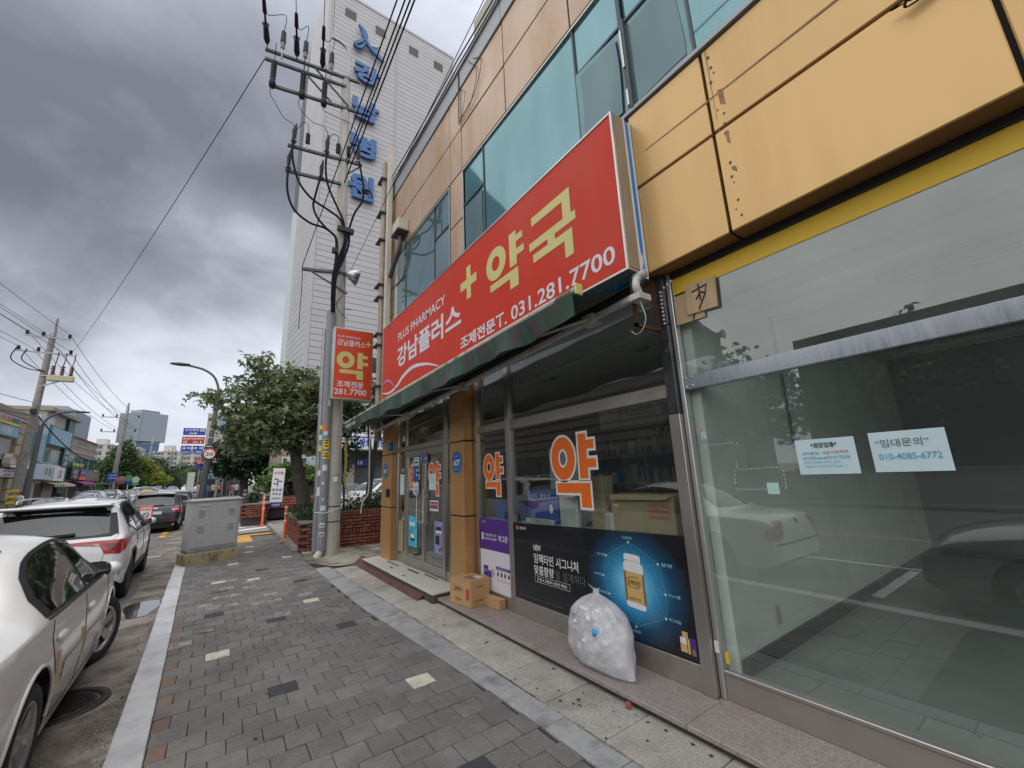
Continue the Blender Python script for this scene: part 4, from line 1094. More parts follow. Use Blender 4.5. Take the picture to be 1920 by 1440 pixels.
# ------------------------------------------------------------------ upright sign by the pole
us = thing('upright_sign', 'orange red upright pharmacy sign box with a large cream syllable beside the utility pole', 'sign', (2.32, 9.8, 3.42))
x0, x1, z0, z1, yf = 1.87, 2.775, 3.44, 5.16, 9.68
MB().box(x0, x1, yf, yf + 0.24, z0, z1).build('casing', 'aluminium', us, world=True, bevel=0.006)
MB().box(x0 + 0.035, x1 - 0.03, yf - 0.006, yf, z0 + 0.035, z1 - 0.03).build('face', 'sign_orange_red', us, world=True)
RX = (1, 0, 0)
def T2(polys, m, name='lettering'): return sheet((0, yf - 0.006, 0), RX, UP, polys, 0.003).build(name, m, us, world=True)
T2(scaled(glyph_yak(), 1.95, 3.93, 0.74, 0.66), 'sign_cream')
T2([rect(2.64, 4.76, 2.675, 4.89), rect(2.595, 4.807, 2.64, 4.843), rect(2.675, 4.807, 2.72, 4.843)], 'sign_cream')
text('PLUS PHARMACY', 'sign_white', us, (1.95, yf - 0.009, 4.92), RX, UP, 0.52, 0.052, bold=0.01)
text('강남플러스', 'sign_white', us, (1.94, yf - 0.009, 4.72), RX, UP, 0.65, 0.155, bold=0.02)
text('조제전문', 'sign_white', us, (1.98, yf - 0.009, 3.72), RX, UP, 0.6, 0.155, bold=0.025)
text('281.7700', 'sign_white', us, (1.93, yf - 0.009, 3.545), RX, UP, 0.72, 0.145, bold=0.022)
b = MB(); b.box(x1, 3.0, yf + 0.05, yf + 0.2, 4.18, 4.55); b.build('bracket', 'galvanised', us, world=True, bevel=0.01)
b = MB(); b.box(x1, 3.0, yf + 0.06, yf + 0.12, 3.62, 3.68); b.build('bracket', 'metal_dark', us, world=True)

# ------------------------------------------------------------------ awning
aw = thing('awning', 'folded dark green fabric awning with a pale front bar under the red sign', 'awning', (2.5, 5.0, 2.8))
def zf(y): return 2.845 - (y - 1.85) * 0.0195
def zr(y): return 2.97 - (y - 1.85) * 0.05
FB = [(1.93, 1.86, zf(1.86)), (1.93, 8.46, zf(8.46))]
b = MB(); b.tube(FB, 0.03, 10); b.build('front_bar', 'awning_bar', aw, world=True)
b = MB(); b.box(1.895, 1.965, 1.845, 1.862, zf(1.86) - 0.045, zf(1.86) + 0.04); b.build('end_cap', 'sign_cream', aw, world=True, bevel=0.006)
# fabric roof between front bar and roller, and the hanging valance
n = 60; top = []; V = []; F = []
for i in range(n + 1):
    y = 1.88 + (8.44 - 1.88) * i / n
    for j in range(6):
        t = j / 5; x = 1.95 + (2.62 - 1.95) * t; z = zf(y) + (zr(y) + 0.1 - zf(y)) * t - 0.05 * math.sin(math.pi * t) + 0.006 * math.sin(y * 9 + j)
        V.append((x, y, z))
for i in range(n):
    for j in range(5): a = i * 6 + j; F.append((a, a + 6, a + 7, a + 1))
b = MB(); b.add(V, F, True); b.build('canopy', 'awning_green', aw, world=True)
V = []; F = []; n = 130
for i in range(n + 1):
    y = 1.9 + (8.42 - 1.9) * i / n; s = i / n
    for j in range(5):
        t = j / 4; h = 0.185 + 0.012 * math.sin(y * 5.3) + 0.02 * math.sin(y * 1.4 + 1)
        x = 1.905 + (0.03 * math.sin(y * 6.1 + 0.8 * math.sin(y * 2.3)) + 0.018 * math.sin(y * 13)) * t * (0.4 + 0.6 * t) + 0.05 * t * (0.5 + 0.5 * math.sin(y * 0.9))
        V.append((x, y, zf(y) - 0.015 - h * t))
for i in range(n):
    for j in range(4): a = i * 5 + j; F.append((a, a + 5, a + 6, a + 1))
b = MB(); b.add(V, F, True); b.build('valance', 'awning_green', aw, world=True)
text('조제전문 약국', 'white', aw, (1.893, 8.3, zf(8.1) - 0.13), (0, -1, -0.0), UP, 0.75, 0.07, bold=0.01)
b = MB(); b.tube([(2.6, 1.83, zr(1.83) + 0.06), (2.6, 8.4, zr(8.4) + 0.06)], 0.04, 10); b.build('roller', 'awning_under', aw, world=True)
b = MB(); b.beam((2.53, 1.8, zr(1.8) - 0.06), (2.53, 8.42, zr(8.42) - 0.06), 0.05, 0.05); b.build('rail', 'arm_white', aw, world=True, bevel=0.006)
for y0 in (2.25, 4.6, 6.6):
    b = MB(); b.box(2.49, 2.6, y0, y0 + 0.14, zr(y0) - 0.11, zr(y0) - 0.02); b.tube([(2.5, y0 + 0.07, zr(y0) - 0.06), (2.2, y0 + 0.75, zf(y0) - 0.02), (1.96, y0 + 0.1, zf(y0))], 0.016, 8); b.build('folding_arm', 'arm_white', aw, world=True, bevel=0.004)
b = MB(); b.tube(spline([(2.56, 1.8, 3.06), (2.5, 1.78, 3.03), (2.47, 1.77, 2.96), (2.5, 1.77, 2.9)], 6), [0.03] * 18 + [0.022], 8)
b.box(2.46, 2.6, 1.74, 1.84, 2.86, 2.91); b.lathe([(0.0001, 1.74), (0.035, 1.74), (0.035, 1.84), (0.0001, 1.84)], (2.56, 0, 3.08), 12, 'y'); b.build('end_bracket', 'arm_white', aw, world=True)
b = MB(); b.tube(spline([(2.5, 1.78, 2.87), (2.5, 1.76, 2.8), (2.5, 1.74, 2.7), (2.5, 1.78, 2.62), (2.5, 1.84, 2.6), (2.5, 1.88, 2.64)], 6), 0.004, 6); b.build('pull_hook', 'arm_white', aw, world=True)

# ------------------------------------------------------------------ stickers and posters on the shop front
def sticker(name, label, cat, x, y_left, z0, w, h, group=None, under=0.035):
    t = thing(name, label, cat, (x, y_left - w / 2, z0), 0, group)
    sheet((x, 0, 0), RT, UP, scaled(glyph_yak(under), -y_left, z0, w, h), 0.003).build('outline', 'sticker_white', t, world=True)
    sheet((x, 0, 0), RT, UP, scaled(glyph_yak(), -y_left, z0, w, h), 0.005).build('lettering', 'sticker_orange', t, world=True)
    return t
gr = 'orange syllable stickers on the pharmacy glass'
sticker('window_sticker', 'large orange syllable sticker with white edge on the wide window', 'sticker', XP, 3.35, 1.26, 0.655, 0.7, gr)
sticker('window_sticker', 'orange syllable sticker on the narrow window above the purple poster', 'sticker', XP, 4.745, 1.345, 0.475, 0.52, gr)
sticker('window_sticker', 'orange syllable sticker partly under a white paper on the door leaf nearer the narrow window', 'sticker', XD, 6.4, 1.325, 0.485, 0.51, gr)
sticker('window_sticker', 'orange syllable sticker half hidden by a blue poster on the farther door leaf', 'sticker', XD, 7.25, 1.325, 0.485, 0.51, gr)

def flat_thing(name, label, cat, x, y_left, y_right, z0, z1, m, lift=0.004, group=None, poly=None):
    t = thing(name, label, cat, (x, (y_left + y_right) / 2, min(z0, z1)), 0, group)
    q = poly or rect(-y_left, z0, -y_right, z1)
    sheet((x, 0, 0), RT, UP, [q], lift).build('sheet', m, t, world=True)
    return t
def onto(t, x, polys, m, lift=0.007, name='print'): return sheet((x, 0, 0), RT, UP, polys, lift).build(name, m, t, world=True)
def tx(t, x, body, m, y_left, z0, w, h, bold=0.0, lift=0.007): return text(body, m, t, (x - lift, y_left, z0), RT, UP, w, h, bold=bold)

# black advert panel with glowing vitamin bottle
m, N, L, P = nodes_of('poster_glow')
geo = N.new('ShaderNodeNewGeometry'); vm = N.new('ShaderNodeVectorMath'); vm.operation = 'SUBTRACT'; vm.inputs[1].default_value = (XP, 2.4, 0.68)
sc_ = N.new('ShaderNodeVectorMath'); sc_.operation = 'MULTIPLY'; sc_.inputs[1].default_value = (0.0, 1.75, 2.0)
ln = N.new('ShaderNodeVectorMath'); ln.operation = 'LENGTH'; rp = N.new('ShaderNodeValToRGB')
L.new(geo.outputs['Position'], vm.inputs[0]); L.new(vm.outputs[0], sc_.inputs[0]); L.new(sc_.outputs[0], ln.inputs[0]); L.new(ln.outputs['Value'], rp.inputs[0])
el = rp.color_ramp.elements; el[0].position = 0.12; el[0].color = (0.22, 0.68, 0.9, 1); el[1].position = 0.92; el[1].color = (0.006, 0.008, 0.012, 1)
q = el.new(0.4); q.color = (0.03, 0.27, 0.5, 1); q = el.new(0.66); q.color = (0.008, 0.06, 0.13, 1)
L.new(rp.outputs[0], P.inputs['Base Color']); P.inputs['Roughness'].default_value = 0.25; P.inputs['Coat Weight'].default_value = 0.25
XA = XP - 0.03
po = thing('advert_poster', 'wide black advert panel with a glowing blue vitamin bottle print', 'poster', (XA, 2.97, 0.26))
b = MB(); b.add([(XA, 4.07, 0.262), (XA, 1.872, 0.262), (XA, 1.872, 1.098), (XA, 4.07, 1.05), (XA + 0.012, 4.07, 0.262), (XA + 0.012, 1.872, 0.262), (XA + 0.012, 1.872, 1.098), (XA + 0.012, 4.07, 1.05)],
               [(0, 1, 2, 3), (4, 7, 6, 5), (0, 4, 5, 1), (1, 5, 6, 2), (2, 6, 7, 3), (3, 7, 4, 0)]); b.build('board', 'poster_glow', po, world=True)
def BZ(polys): return [[(p[0], 0.5 + (p[1] - 0.43) * 0.82) for p in q] for q in polys]
# bottle print: shoulders, cap, gold label
onto(po, XA, BZ([[(-2.475, 0.45), (-2.46, 0.435), (-2.3, 0.425), (-2.285, 0.44), (-2.28, 0.83), (-2.31, 0.86), (-2.45, 0.87), (-2.48, 0.835)]]), 'bottle_white', 0.004, 'bottle_print')
onto(po, XA, BZ([[(-2.465, 0.875), (-2.3, 0.862), (-2.3, 0.915), (-2.32, 0.928), (-2.445, 0.935), (-2.465, 0.922)]]), 'white', 0.005, 'cap_print')
onto(po, XA, BZ([[(-2.478, 0.49), (-2.282, 0.478), (-2.28, 0.755), (-2.48, 0.768)]]), 'gold_print', 0.006, 'label_print')
onto(po, XA, BZ([[(-2.478, 0.49), (-2.456, 0.489), (-2.458, 0.766), (-2.48, 0.768)], [(-2.297, 0.48), (-2.282, 0.478), (-2.28, 0.755), (-2.295, 0.756)]]), 'gold_dark', 0.0065, 'label_print')
tx(po, XA, '임팩타민', 'gold_dark', 2.447, 0.672, 0.13, 0.04, 0.03, 0.008); tx(po, XA, 'signature', 'white', 2.41, 0.635, 0.11, 0.026, 0.0, 0.008); tx(po, XA, '맞춤함량 비타민', 'gold_dark', 2.445, 0.562, 0.12, 0.018, 0.02, 0.008)
onto(po, XA, BZ([q for q in ringpoly(-2.38, 0.668, 0.085, 0.055, 0.08, 0.047, 24)[4:21]]), 'gold_dark', 0.008)
hexa = [(-2.4, 1.005), (-2.13, 0.87), (-2.09, 0.66), (-2.11, 0.49), (-2.4, 0.365), (-2.66, 0.56), (-2.71, 0.7), (-2.66, 0.87)]
ln_ = []
for i, p in enumerate(hexa):
    for q in (hexa[(i + 1) % 8], hexa[(i + 3) % 8]):
        d = Vector((q[0] - p[0], q[1] - p[1])).normalized() * 0.0009; ln_.append([(p[0] - d.y, p[1] + d.x), (p[0] + d.y, p[1] - d.x), (q[0] + d.y, q[1] - d.x), (q[0] - d.y, q[1] + d.x)])
for i, q in enumerate(ln_): onto(po, XA, [q], 'net_line', 0.0022 + 0.00006 * i, 'line_print')
for k_, p in enumerate(hexa): onto(po, XA, [oval(p[0], p[1], 0.009, 0.009, 10)], 'white', 0.0075, 'dot_print')
for body, (u, z) in zip(('비스벤티아민', '셀렌', '이노시톨', '마그네슘', '메코발라민', '비타민C', '비타민D', '아연'), hexa):
    du = {0: -0.06, 4: -0.06}.get(hexa.index((u, z)), 0.025 if u > -2.4 else -0.11); dz = {0: 0.02, 4: -0.045}.get(hexa.index((u, z)), -0.01)
    tx(po, XA, body, 'glow_line', -(u + du), z + dz, 0.1, 0.024)
tx(po, XA, 'NEW', 'white', 3.7, 0.79, 0.125, 0.058, 0.02)
tx(po, XA, '임팩타민 시그니처', 'white', 3.705, 0.665, 0.68, 0.098, 0.012); tx(po, XA, '맞춤함량', 'white', 3.705, 0.555, 0.32, 0.092, 0.012)
tx(po, XA, '을 설계하다', 'text_outline', 3.36, 0.555, 0.42, 0.088, 0.0)
tx(po, XA, '한 알 속 균형까지 생각한 비타민', 'white', 3.66, 0.492, 0.46, 0.034, 0.012)
onto(po, XA, [rect(-3.7, 0.478, -3.16, 0.481), rect(-3.7, 0.538, -3.16, 0.541), rect(-3.7, 0.481, -3.697, 0.538), rect(-3.163, 0.481, -3.16, 0.538)], 'white', 0.006, 'frame_print')
tx(po, XA, '* 1정 중 함량 기준 · 식품의약품안전처 허가 사항을 확인하세요 · 이 제품은 의약품입니다', 'text_outline', 4.0, 0.3, 0.75, 0.014)
tx(po, XA, '대웅제약', 'white', 3.95, 0.985, 0.13, 0.03, 0.01); onto(po, XA, [rect(-4.01, 0.98, -3.975, 1.02)], 'sticker_orange', 0.006)
onto(po, XA, [rect(-2.01, 0.305, -1.96, 0.4)], 'bottle_white', 0.006, 'bottle_print'); onto(po, XA, [rect(-2.008, 0.308, -1.962, 0.36)], 'gold_print', 0.007, 'label_print')
onto(po, XA, [rect(-1.99, 0.4, -1.945, 0.44), rect(-1.955, 0.3, -1.935, 0.4)], 'gold_print', 0.0055, 'box_print'); onto(po, XA, [rect(-1.93, 0.295, -1.885, 0.41)], 'poster_purple', 0.006, 'box_print'); onto(po, XA, [rect(-1.92, 0.3, -1.895, 0.34)], 'leaf_yellow', 0.007, 'box_print')

XQ = XP - 0.012
pp = thing('advert_poster', 'purple and white medicine poster in the narrow window', 'poster', (XQ, 4.52, 0.2))
sheet((XQ, 0, 0), RT, UP, [rect(-4.865, 0.68, -4.175, 1.055)], 0.002).build('sheet', 'poster_purple', pp, world=True)
sheet((XQ, 0, 0), RT, UP, [rect(-4.865, 0.21, -4.175, 0.68)], 0.002).build('sheet', 'poster_white', pp, world=True)
tx(pp, XQ, '마그온', 'white', 4.42, 0.8, 0.2, 0.075, 0.02); tx(pp, XQ, '마그네슘 결핍으로 인한', 'white', 4.76, 0.845, 0.29, 0.032, 0.012); tx(pp, XQ, '근육경련 증상 완화에', 'white', 4.76, 0.798, 0.29, 0.032, 0.012)
onto(pp, XQ, [rect(-4.82, 0.795, -4.78, 0.88)], 'white', 0.005); tx(pp, XQ, '대원제약', 'white', 4.8, 1.005, 0.09, 0.02)
onto(pp, XQ, [rect(-4.79, 0.37, -4.68, 0.49), rect(-4.675, 0.36, -4.61, 0.44)], 'poster_purple', 0.005, 'box_print'); onto(pp, XQ, [rect(-4.78, 0.335, -4.7, 0.37)], 'lilac_label', 0.005, 'box_print')
tx(pp, XQ, '마그온', 'white', 4.77, 0.42, 0.07, 0.025, 0.01)
onto(pp, XQ, [oval(-4.58, 0.42, 0.035, 0.05)], 'lilac_label', 0.0048, 'dot_print'); onto(pp, XQ, [rect(-4.5, 0.475, -4.19, 0.51)], 'poster_purple', 0.005); tx(pp, XQ, '이런 분께 추천합니다', 'white', 4.47, 0.481, 0.24, 0.022)
for i in range(4):
    u = -4.46 + i * 0.078; onto(pp, XQ, [[(u - 0.02, 0.4), (u + 0.02, 0.41), (u + 0.012, 0.45), (u - 0.012, 0.455)]], 'ink_black', 0.005); tx(pp, XQ, '근육통', 'poster_purple', -u + 0.025, 0.35, 0.05, 0.018)

# papers and stickers on the doors
p = flat_thing('notice', 'white notice over the orange syllable on the door leaf nearer the narrow window', 'notice', XD, 6.36, 6.1, 1.42, 1.66, 'paper', 0.008); onto(p, XD, [rect(-6.34, 1.6, -6.15, 1.61), rect(-6.34, 1.56, -6.14, 1.57), rect(-6.34, 1.52, -6.2, 1.53)], 'shelf_pale', 0.01)
p = flat_thing('notice', 'white opening hours sheet high on the farther door leaf', 'notice', XD, 7.04, 6.78, 1.815, 1.96, 'paper', 0.008); onto(p, XD, [rect(-7.0, 1.86, -6.82, 1.885), rect(-7.0, 1.92, -6.82, 1.93), rect(-7.0, 1.84, -6.85, 1.847)], 'ink_black', 0.01)
p = flat_thing('notice', 'small blue poster on the farther door leaf below the hours sheet', 'poster', XD, 7.05, 6.8, 1.55, 1.81, 'badge_blue', 0.009); onto(p, XD, [oval(-6.98, 1.73, 0.05, 0.05)], 'side_blue', 0.011); onto(p, XD, [rect(-6.9, 1.72, -6.83, 1.75), rect(-6.9, 1.64, -6.84, 1.67)], 'white', 0.011)
p = flat_thing('notice', 'white sheet with blue lines low on the farther door leaf', 'notice', XD, 7.04, 6.79, 1.33, 1.525, 'paper', 0.009); onto(p, XD, [rect(-6.99, 1.44, -6.84, 1.46), rect(-6.99, 1.405, -6.84, 1.42)], 'ink_blue', 0.011); onto(p, XD, [rect(-6.97, 1.36, -6.86, 1.385)], 'ink_grey', 0.011)
p = flat_thing('notice', 'crimson and white notice in the middle of the nearer door leaf', 'notice', XD, 6.33, 6.0, 1.085, 1.245, 'paper', 0.008); onto(p, XD, [rect(-6.31, 1.12, -6.02, 1.225)], 'crimson', 0.01); tx(p, XD, '약사가 미는', 'paper', 6.29, 1.165, 0.24, 0.035, 0.02, 0.012)
p = flat_thing('poster', 'tall turquoise poster low inside the farther door leaf', 'poster', XD, 7.23, 6.86, 0.46, 0.96, 'poster_teal_print', 0.006)
onto(p, XD, [rect(-7.2, 0.8, -6.95, 0.86)], 'white', 0.009); onto(p, XD, [rect(-7.15, 0.56, -6.95, 0.68)], 'sign_black', 0.008); onto(p, XD, [rect(-7.13, 0.6, -6.97, 0.67)], 'white', 0.009)
p = flat_thing('poster', 'lilac poster low inside the door leaf nearer the narrow window', 'poster', XD, 6.16, 5.85, 0.47, 0.94, 'poster_lilac', 0.006)
onto(p, XD, [rect(-6.1, 0.81, -5.92, 0.86), rect(-6.12, 0.6, -5.98, 0.73)], 'ink_black', 0.008); onto(p, XD, [rect(-6.1, 0.77, -5.9, 0.8)], 'white', 0.008); onto(p, XD, [oval(-5.97, 0.53, 0.04, 0.03), oval(-5.9, 0.56, 0.03, 0.03)], 'lamp_red', 0.008)
p = flat_thing('poster', 'pale green tall paper inside the narrow pane next to the farther door leaf', 'notice', XD, 7.7, 7.48, 1.31, 1.68, 'paper_teal', 0.006)
flat_thing('wall_paper_roll', 'tan picture panel low inside the narrow pane next to the farther door leaf', 'poster', XD, 7.74, 7.5, 0.32, 0.86, 'cardboard_pale', 0.006)

# security badges
def badge(label, x, y_c, z_c, w, h):
    t = thing('security_badge', label, 'badge', (x, y_c, z_c - h / 2), 0, 'blue security badges at the pharmacy door')
    oc = lambda s: [(-y_c + w * s * a, z_c + h * s * c) for a, c in ((-0.25, -0.5), (0.25, -0.5), (0.5, -0.28), (0.5, 0.28), (0.25, 0.5), (-0.25, 0.5), (-0.5, 0.28), (-0.5, -0.28))]
    sheet((x, 0, 0), RT, UP, [oc(1)], 0.003).build('plate', 'badge_blue', t, world=True); sheet((x, 0, 0), RT, UP, [oc(0.93)], 0.005).build('rim_line', 'glow_line', t, world=True); sheet((x, 0, 0), RT, UP, [oc(0.9)], 0.007).build('field', 'badge_blue', t, world=True)
    text('ADT', 'white', t, (x - 0.009, y_c + w * 0.34, z_c - h * 0.16), RT, (0, -0.12, 1), w * 0.68, h * 0.27, bold=0.03)
    text('SECURITY', 'glow_line', t, (x - 0.009, y_c + w * 0.26, z_c + h * 0.24), RT, UP, w * 0.5, h * 0.07); text('출동경비', 'glow_line', t, (x - 0.009, y_c + w * 0.24, z_c - h * 0.34), RT, UP, w * 0.5, h * 0.09)
badge('blue octagonal security badge on the bronze pilaster between door and window', 2.69, 5.175, 1.795, 0.28, 0.31)
badge('blue octagonal security badge on the pilaster at the far corner', 2.69, 8.24, 1.77, 0.27, 0.29)
badge('small blue security badge at the top edge of the farther door leaf', XD - 0.022, 6.645, 1.925, 0.115, 0.16)
badge('small blue security badge at the top edge of the nearer door leaf', XD - 0.022, 6.43, 1.925, 0.12, 0.165)
b = MB(); b.lathe([(0.0001, -0.06), (0.08, -0.06), (0.09, 0.0), (0.0001, 0.0)], (0, 0, 0), 16, 'x'); b.v = [(2.69 + p[0], 7.93 + p[1], 2.22 + p[2]) for p in b.v]
own('alarm_siren', b, 'side_blue', 'round blue alarm lamp on the far pilaster beside the door', 'alarm')
own('door_phone', MB().box(2.64, 2.69, 7.98, 8.06, 1.27, 1.42), 'black', 'small black keypad on the inner edge of the far pilaster', 'keypad', bevel=0.006)

# notices on the empty shop glass
XN = XG - 0.002
p = flat_thing('notice', 'white paper on the empty shop glass listing recommended trades', 'notice', XN, 1.067, 0.772, 1.522, 1.727, 'paper', 0.004)
tx(p, XN, '*권장업종*', 'ink_black', 0.985, 1.675, 0.13, 0.03, 0.02); tx(p, XN, '#미용실,', 'ink_blue', 1.035, 1.635, 0.09, 0.02, 0.01); tx(p, XN, '#음식점제외', 'ink_red', 0.93, 1.637, 0.12, 0.018)
tx(p, XN, '#디저트cafe,#건누피 작업실', 'ink_blue', 1.035, 1.607, 0.23, 0.02, 0.01); tx(p, XN, '(예.반려견용품소,네일스,꽃집,', 'ink_blue', 1.035, 1.583, 0.18, 0.015); tx(p, XN, 'TAKEOUT,무인카,키즈cafe…)', 'ink_blue', 1.035, 1.56, 0.21, 0.015)
p = flat_thing('notice', 'white to let paper with a pale blue phone number on the empty shop glass', 'notice', XN, 0.708, 0.41, 1.526, 1.736, 'paper', 0.004)
tx(p, XN, '“임대문의”', 'ink_grey', 0.685, 1.655, 0.21, 0.042); tx(p, XN, '010-4085-6772', 'ink_blue', 0.68, 1.59, 0.24, 0.032, 0.004)
flat_thing('sticky_note', 'torn pale green note stuck under the dashed film frame', 'note', XN, 1.27, 1.2, 1.405, 1.475, 'paper_teal', 0.004)
b = MB()
def dashes(pts, step=0.026, w=0.0026):
    for (a, c) in zip(pts, pts[1:]):
        a, c = Vector(a), Vector(c); L_ = (c - a).length; n_ = int(L_ / step); d = (c - a).normalized(); q = Vector((-d.y, d.x)) * w / 2
        for i in range(n_):
            p0 = a + d * (i * step); p1 = p0 + d * step * 0.6; b.poly([(XN - 0.004, -r.x, r.y) for r in (p0 - q, p1 - q, p1 + q, p0 + q)])
dashes([(-1.467, 1.434), (-1.158, 1.436), (-1.159, 1.572), (-1.464, 1.563), (-1.467, 1.434)]); dashes([(-1.666, 1.744), (-1.417, 1.748), (-1.416, 1.7)]); dashes([(-1.44, 1.57), (-1.44, 1.63)])
own('film_marks', b, 'white', 'dashed white film cutting frame on the empty shop glass', 'film')
t = flat_thing('window_logo', 'small pale blue logo film near the edge of the empty shop glass', 'sticker', XN, 1.665, 1.62, 1.79, 1.85, 'sign_pale_blue', 0.004, poly=[(-1.665, 1.79), (-1.655, 1.79), (-1.65, 1.82), (-1.642, 1.79), (-1.62, 1.79), (-1.632, 1.852), (-1.645, 1.852), (-1.65, 1.835), (-1.66, 1.85), (-1.665, 1.845)])
onto(t, XN, [rect(-1.665, 1.845, -1.648, 1.862)], 'sticker_orange', 0.006)
def board(label, y0, y1, z0, z1, x, tilt, strokes):
    t = thing('wood_board', label, 'board', (x, (y0 + y1) / 2, z0), 0, 'plywood scraps on the empty shop glass')
    M = Matrix.Translation((x, (y0 + y1) / 2, (z0 + z1) / 2)) @ Matrix.Rotation(tilt, 4, 'X')
    hw, hh = (y1 - y0) / 2, (z1 - z0) / 2
    MB().box(-0.002, 0.012, -hw, hw, -hh, hh, M).build('ply', 'plywood', t, world=True)
    for st_ in strokes:
        b = MB(); b.tube([M @ Vector((-0.004, -u * hw, v * hh)) for u, v in st_], 0.006, 5); b.build('ink_stroke', 'ink_black', t, world=True)
board('front plywood scrap with a brush written character at the glass corner', 1.375, 1.615, 2.745, 2.985, XG - 0.032, R(3),
      [[(-0.55, 0.42), (0.45, 0.62), (0.3, 0.0), (-0.15, -0.85)], [(-0.1, 0.85), (0.0, -0.3)], [(0.0, 0.2), (-0.3, -0.15)], [(0.05, 0.25), (0.3, 0.1)]])
board('rear plywood scrap half hidden behind the written one', 1.49, 1.725, 2.7, 2.94, XG - 0.018, R(1), [[(0.2, 0.2), (0.55, 0.3)], [(0.55, -0.4), (0.3, -0.7), (0.25, -0.95)]])
own('tape_scrap', MB().box(XG - 0.038, XG - 0.03, 1.74, 1.768, 0.36, 0.43), 'white', 'scrap of white tape low on the aluminium shop frame', 'tape')
own('yellow_tape', MB().box(XG - 0.012, XG - 0.002, 1.69, 1.715, 0.3, 0.37), 'yellow_strip', 'torn bit of yellow film low on the shop glass edge', 'tape')

# goods on the pharmacy window ledge
def carton(name, label, x0, x1, y0, y1, z0, h, m, group=None, flaps=True):
    t = thing(name, label, 'box', ((x0 + x1) / 2, (y0 + y1) / 2, z0), 0, group)
    MB().box(x0, x1, y0, y1, z0, z0 + h).build('carton', m, t, world=True, bevel=0.004)
    return t
t = carton('cardboard_box', 'large open cardboard box with red print behind the wide pharmacy window', 3.02, 3.42, 2.05, 2.72, 1.045, 0.33, 'cardboard_pale')
b = MB(); b.add([(3.02, 2.05, 1.375), (3.02, 2.72, 1.375), (2.98, 2.7, 1.33), (2.98, 2.1, 1.34)], [(0, 1, 2, 3)]); b.add([(3.42, 2.05, 1.376), (3.42, 2.72, 1.376), (3.2, 2.7, 1.43), (3.2, 2.08, 1.41)], [(0, 1, 2, 3)]); b.build('flap', 'cardboard_pale', t, world=True)
text('SHAKE WELL', 'box_red', t, (3.017, 2.3, 1.27), RT, UP, 0.2, 0.035, bold=0.02); text('IN FIRST SERVE', 'box_red', t, (3.017, 2.3, 1.225), RT, UP, 0.2, 0.03, bold=0.02); text('REFRIGERATE', 'box_red', t, (3.017, 2.3, 1.18), RT, UP, 0.2, 0.03, bold=0.02); text('BONGE', 'sticker_orange', t, (3.017, 2.62, 1.2), (0, 0, 1), (0, 1, 0), 0.12, 0.03)
carton('blue_box', 'blue medicine box lying behind the narrow pharmacy window', 3.0, 3.3, 4.2, 4.7, 1.045, 0.22, 'box_blue')
t = carton('blue_box', 'blue display box with white print behind the wide window', 3.05, 3.35, 3.5, 4.05, 1.045, 0.36, 'box_blue'); text('혈압  혈압계', 'white', t, (3.047, 3.98, 1.32), RT, UP, 0.35, 0.045); onto(t, 3.05, [oval(-3.62, 1.2, 0.03, 0.05)], 'white', 0.003)
carton('paper_bag', 'pale paper sheets leaning behind the syllable on the wide window', 2.98, 3.02, 3.12, 3.4, 1.045, 0.45, 'shelf_pale')
t = carton('back_sheet', 'large pale green sheet standing behind the blue display box', 3.38, 3.4, 3.3, 4.0, 1.045, 0.85, 'shelf_pale')
carton('paper_bag', 'brown paper bag standing beside the large cardboard box', 3.0, 3.14, 2.78, 2.96, 1.045, 0.5, 'cardboard_pale')
t = carton('booklet_stack', 'stack of thin white booklets beside the brown paper bag', 2.98, 3.1, 2.7, 2.775, 1.045, 0.16, 'white')
b = MB()
for i in range(6): b.box(2.978, 2.98, 2.705 + i * 0.011, 2.709 + i * 0.011, 1.05, 1.2)
b.build('spine', 'ink_grey', t, world=True)
t = carton('name_block', 'pale counter sign with dark lettering on the window ledge', 2.97, 3.0, 3.5, 4.0, 1.045, 0.05, 'shelf_pale'); text('강남플러스 약국', 'ink_grey', t, (2.967, 3.9, 1.053), RT, UP, 0.34, 0.035)

# cartons on the granite step
def ibox(label, loc, rz, w, d, h, group=None, prints=True):
    t = thing('cardboard_box', label, 'box', loc, rz, group)
    b = MB(); b.box(-w / 2, w / 2, -d / 2, d / 2, 0, h); b.build('carton', 'cardboard', t, bevel=0.005)
    b = MB(); b.box(-w / 2 - 0.001, w / 2 + 0.001, -d / 2 + 0.0, d / 2, h, h + 0.004); b.add([(-w / 2, d / 2, h + 0.002), (w / 2, d / 2, h + 0.002), (w / 2 - 0.02, d / 2 + 0.05, h - 0.012), (-w / 2 + 0.03, d / 2 + 0.06, h - 0.03)], [(0, 1, 2, 3)]); b.build('flap', 'cardboard', t, bevel=0.0)
    return t
t = ibox('brown cardboard box with dark print standing on the granite step', (2.655, 4.81, 0.08), R(8), 0.30, 0.43, 0.29)
w, d, h = 0.30, 0.43, 0.29
text('교부수', 'box_print', t, (-w / 2 - 0.002, 0.12, 0.15), RT, UP, 0.16, 0.06, bold=0.02, world=False); onto2 = sheet((-w / 2, 0, 0), RT, UP, [rect(0.12, 0.08, 0.19, 0.2)], 0.002).build('print', 'box_red', t)
text('과적금지', 'box_print', t, (-w / 2 - 0.002, 0.1, 0.05), RT, UP, 0.12, 0.035, bold=0.01, world=False)
text('기침약 3000원 1박스', 'box_print', t, (-0.11, -d / 2 - 0.002, 0.05), (1, 0, 0), UP, 0.22, 0.028, world=False); text('취급주의', 'box_print', t, (-0.06, -d / 2 - 0.002, 0.2), (1, 0, 0), UP, 0.1, 0.03, world=False)
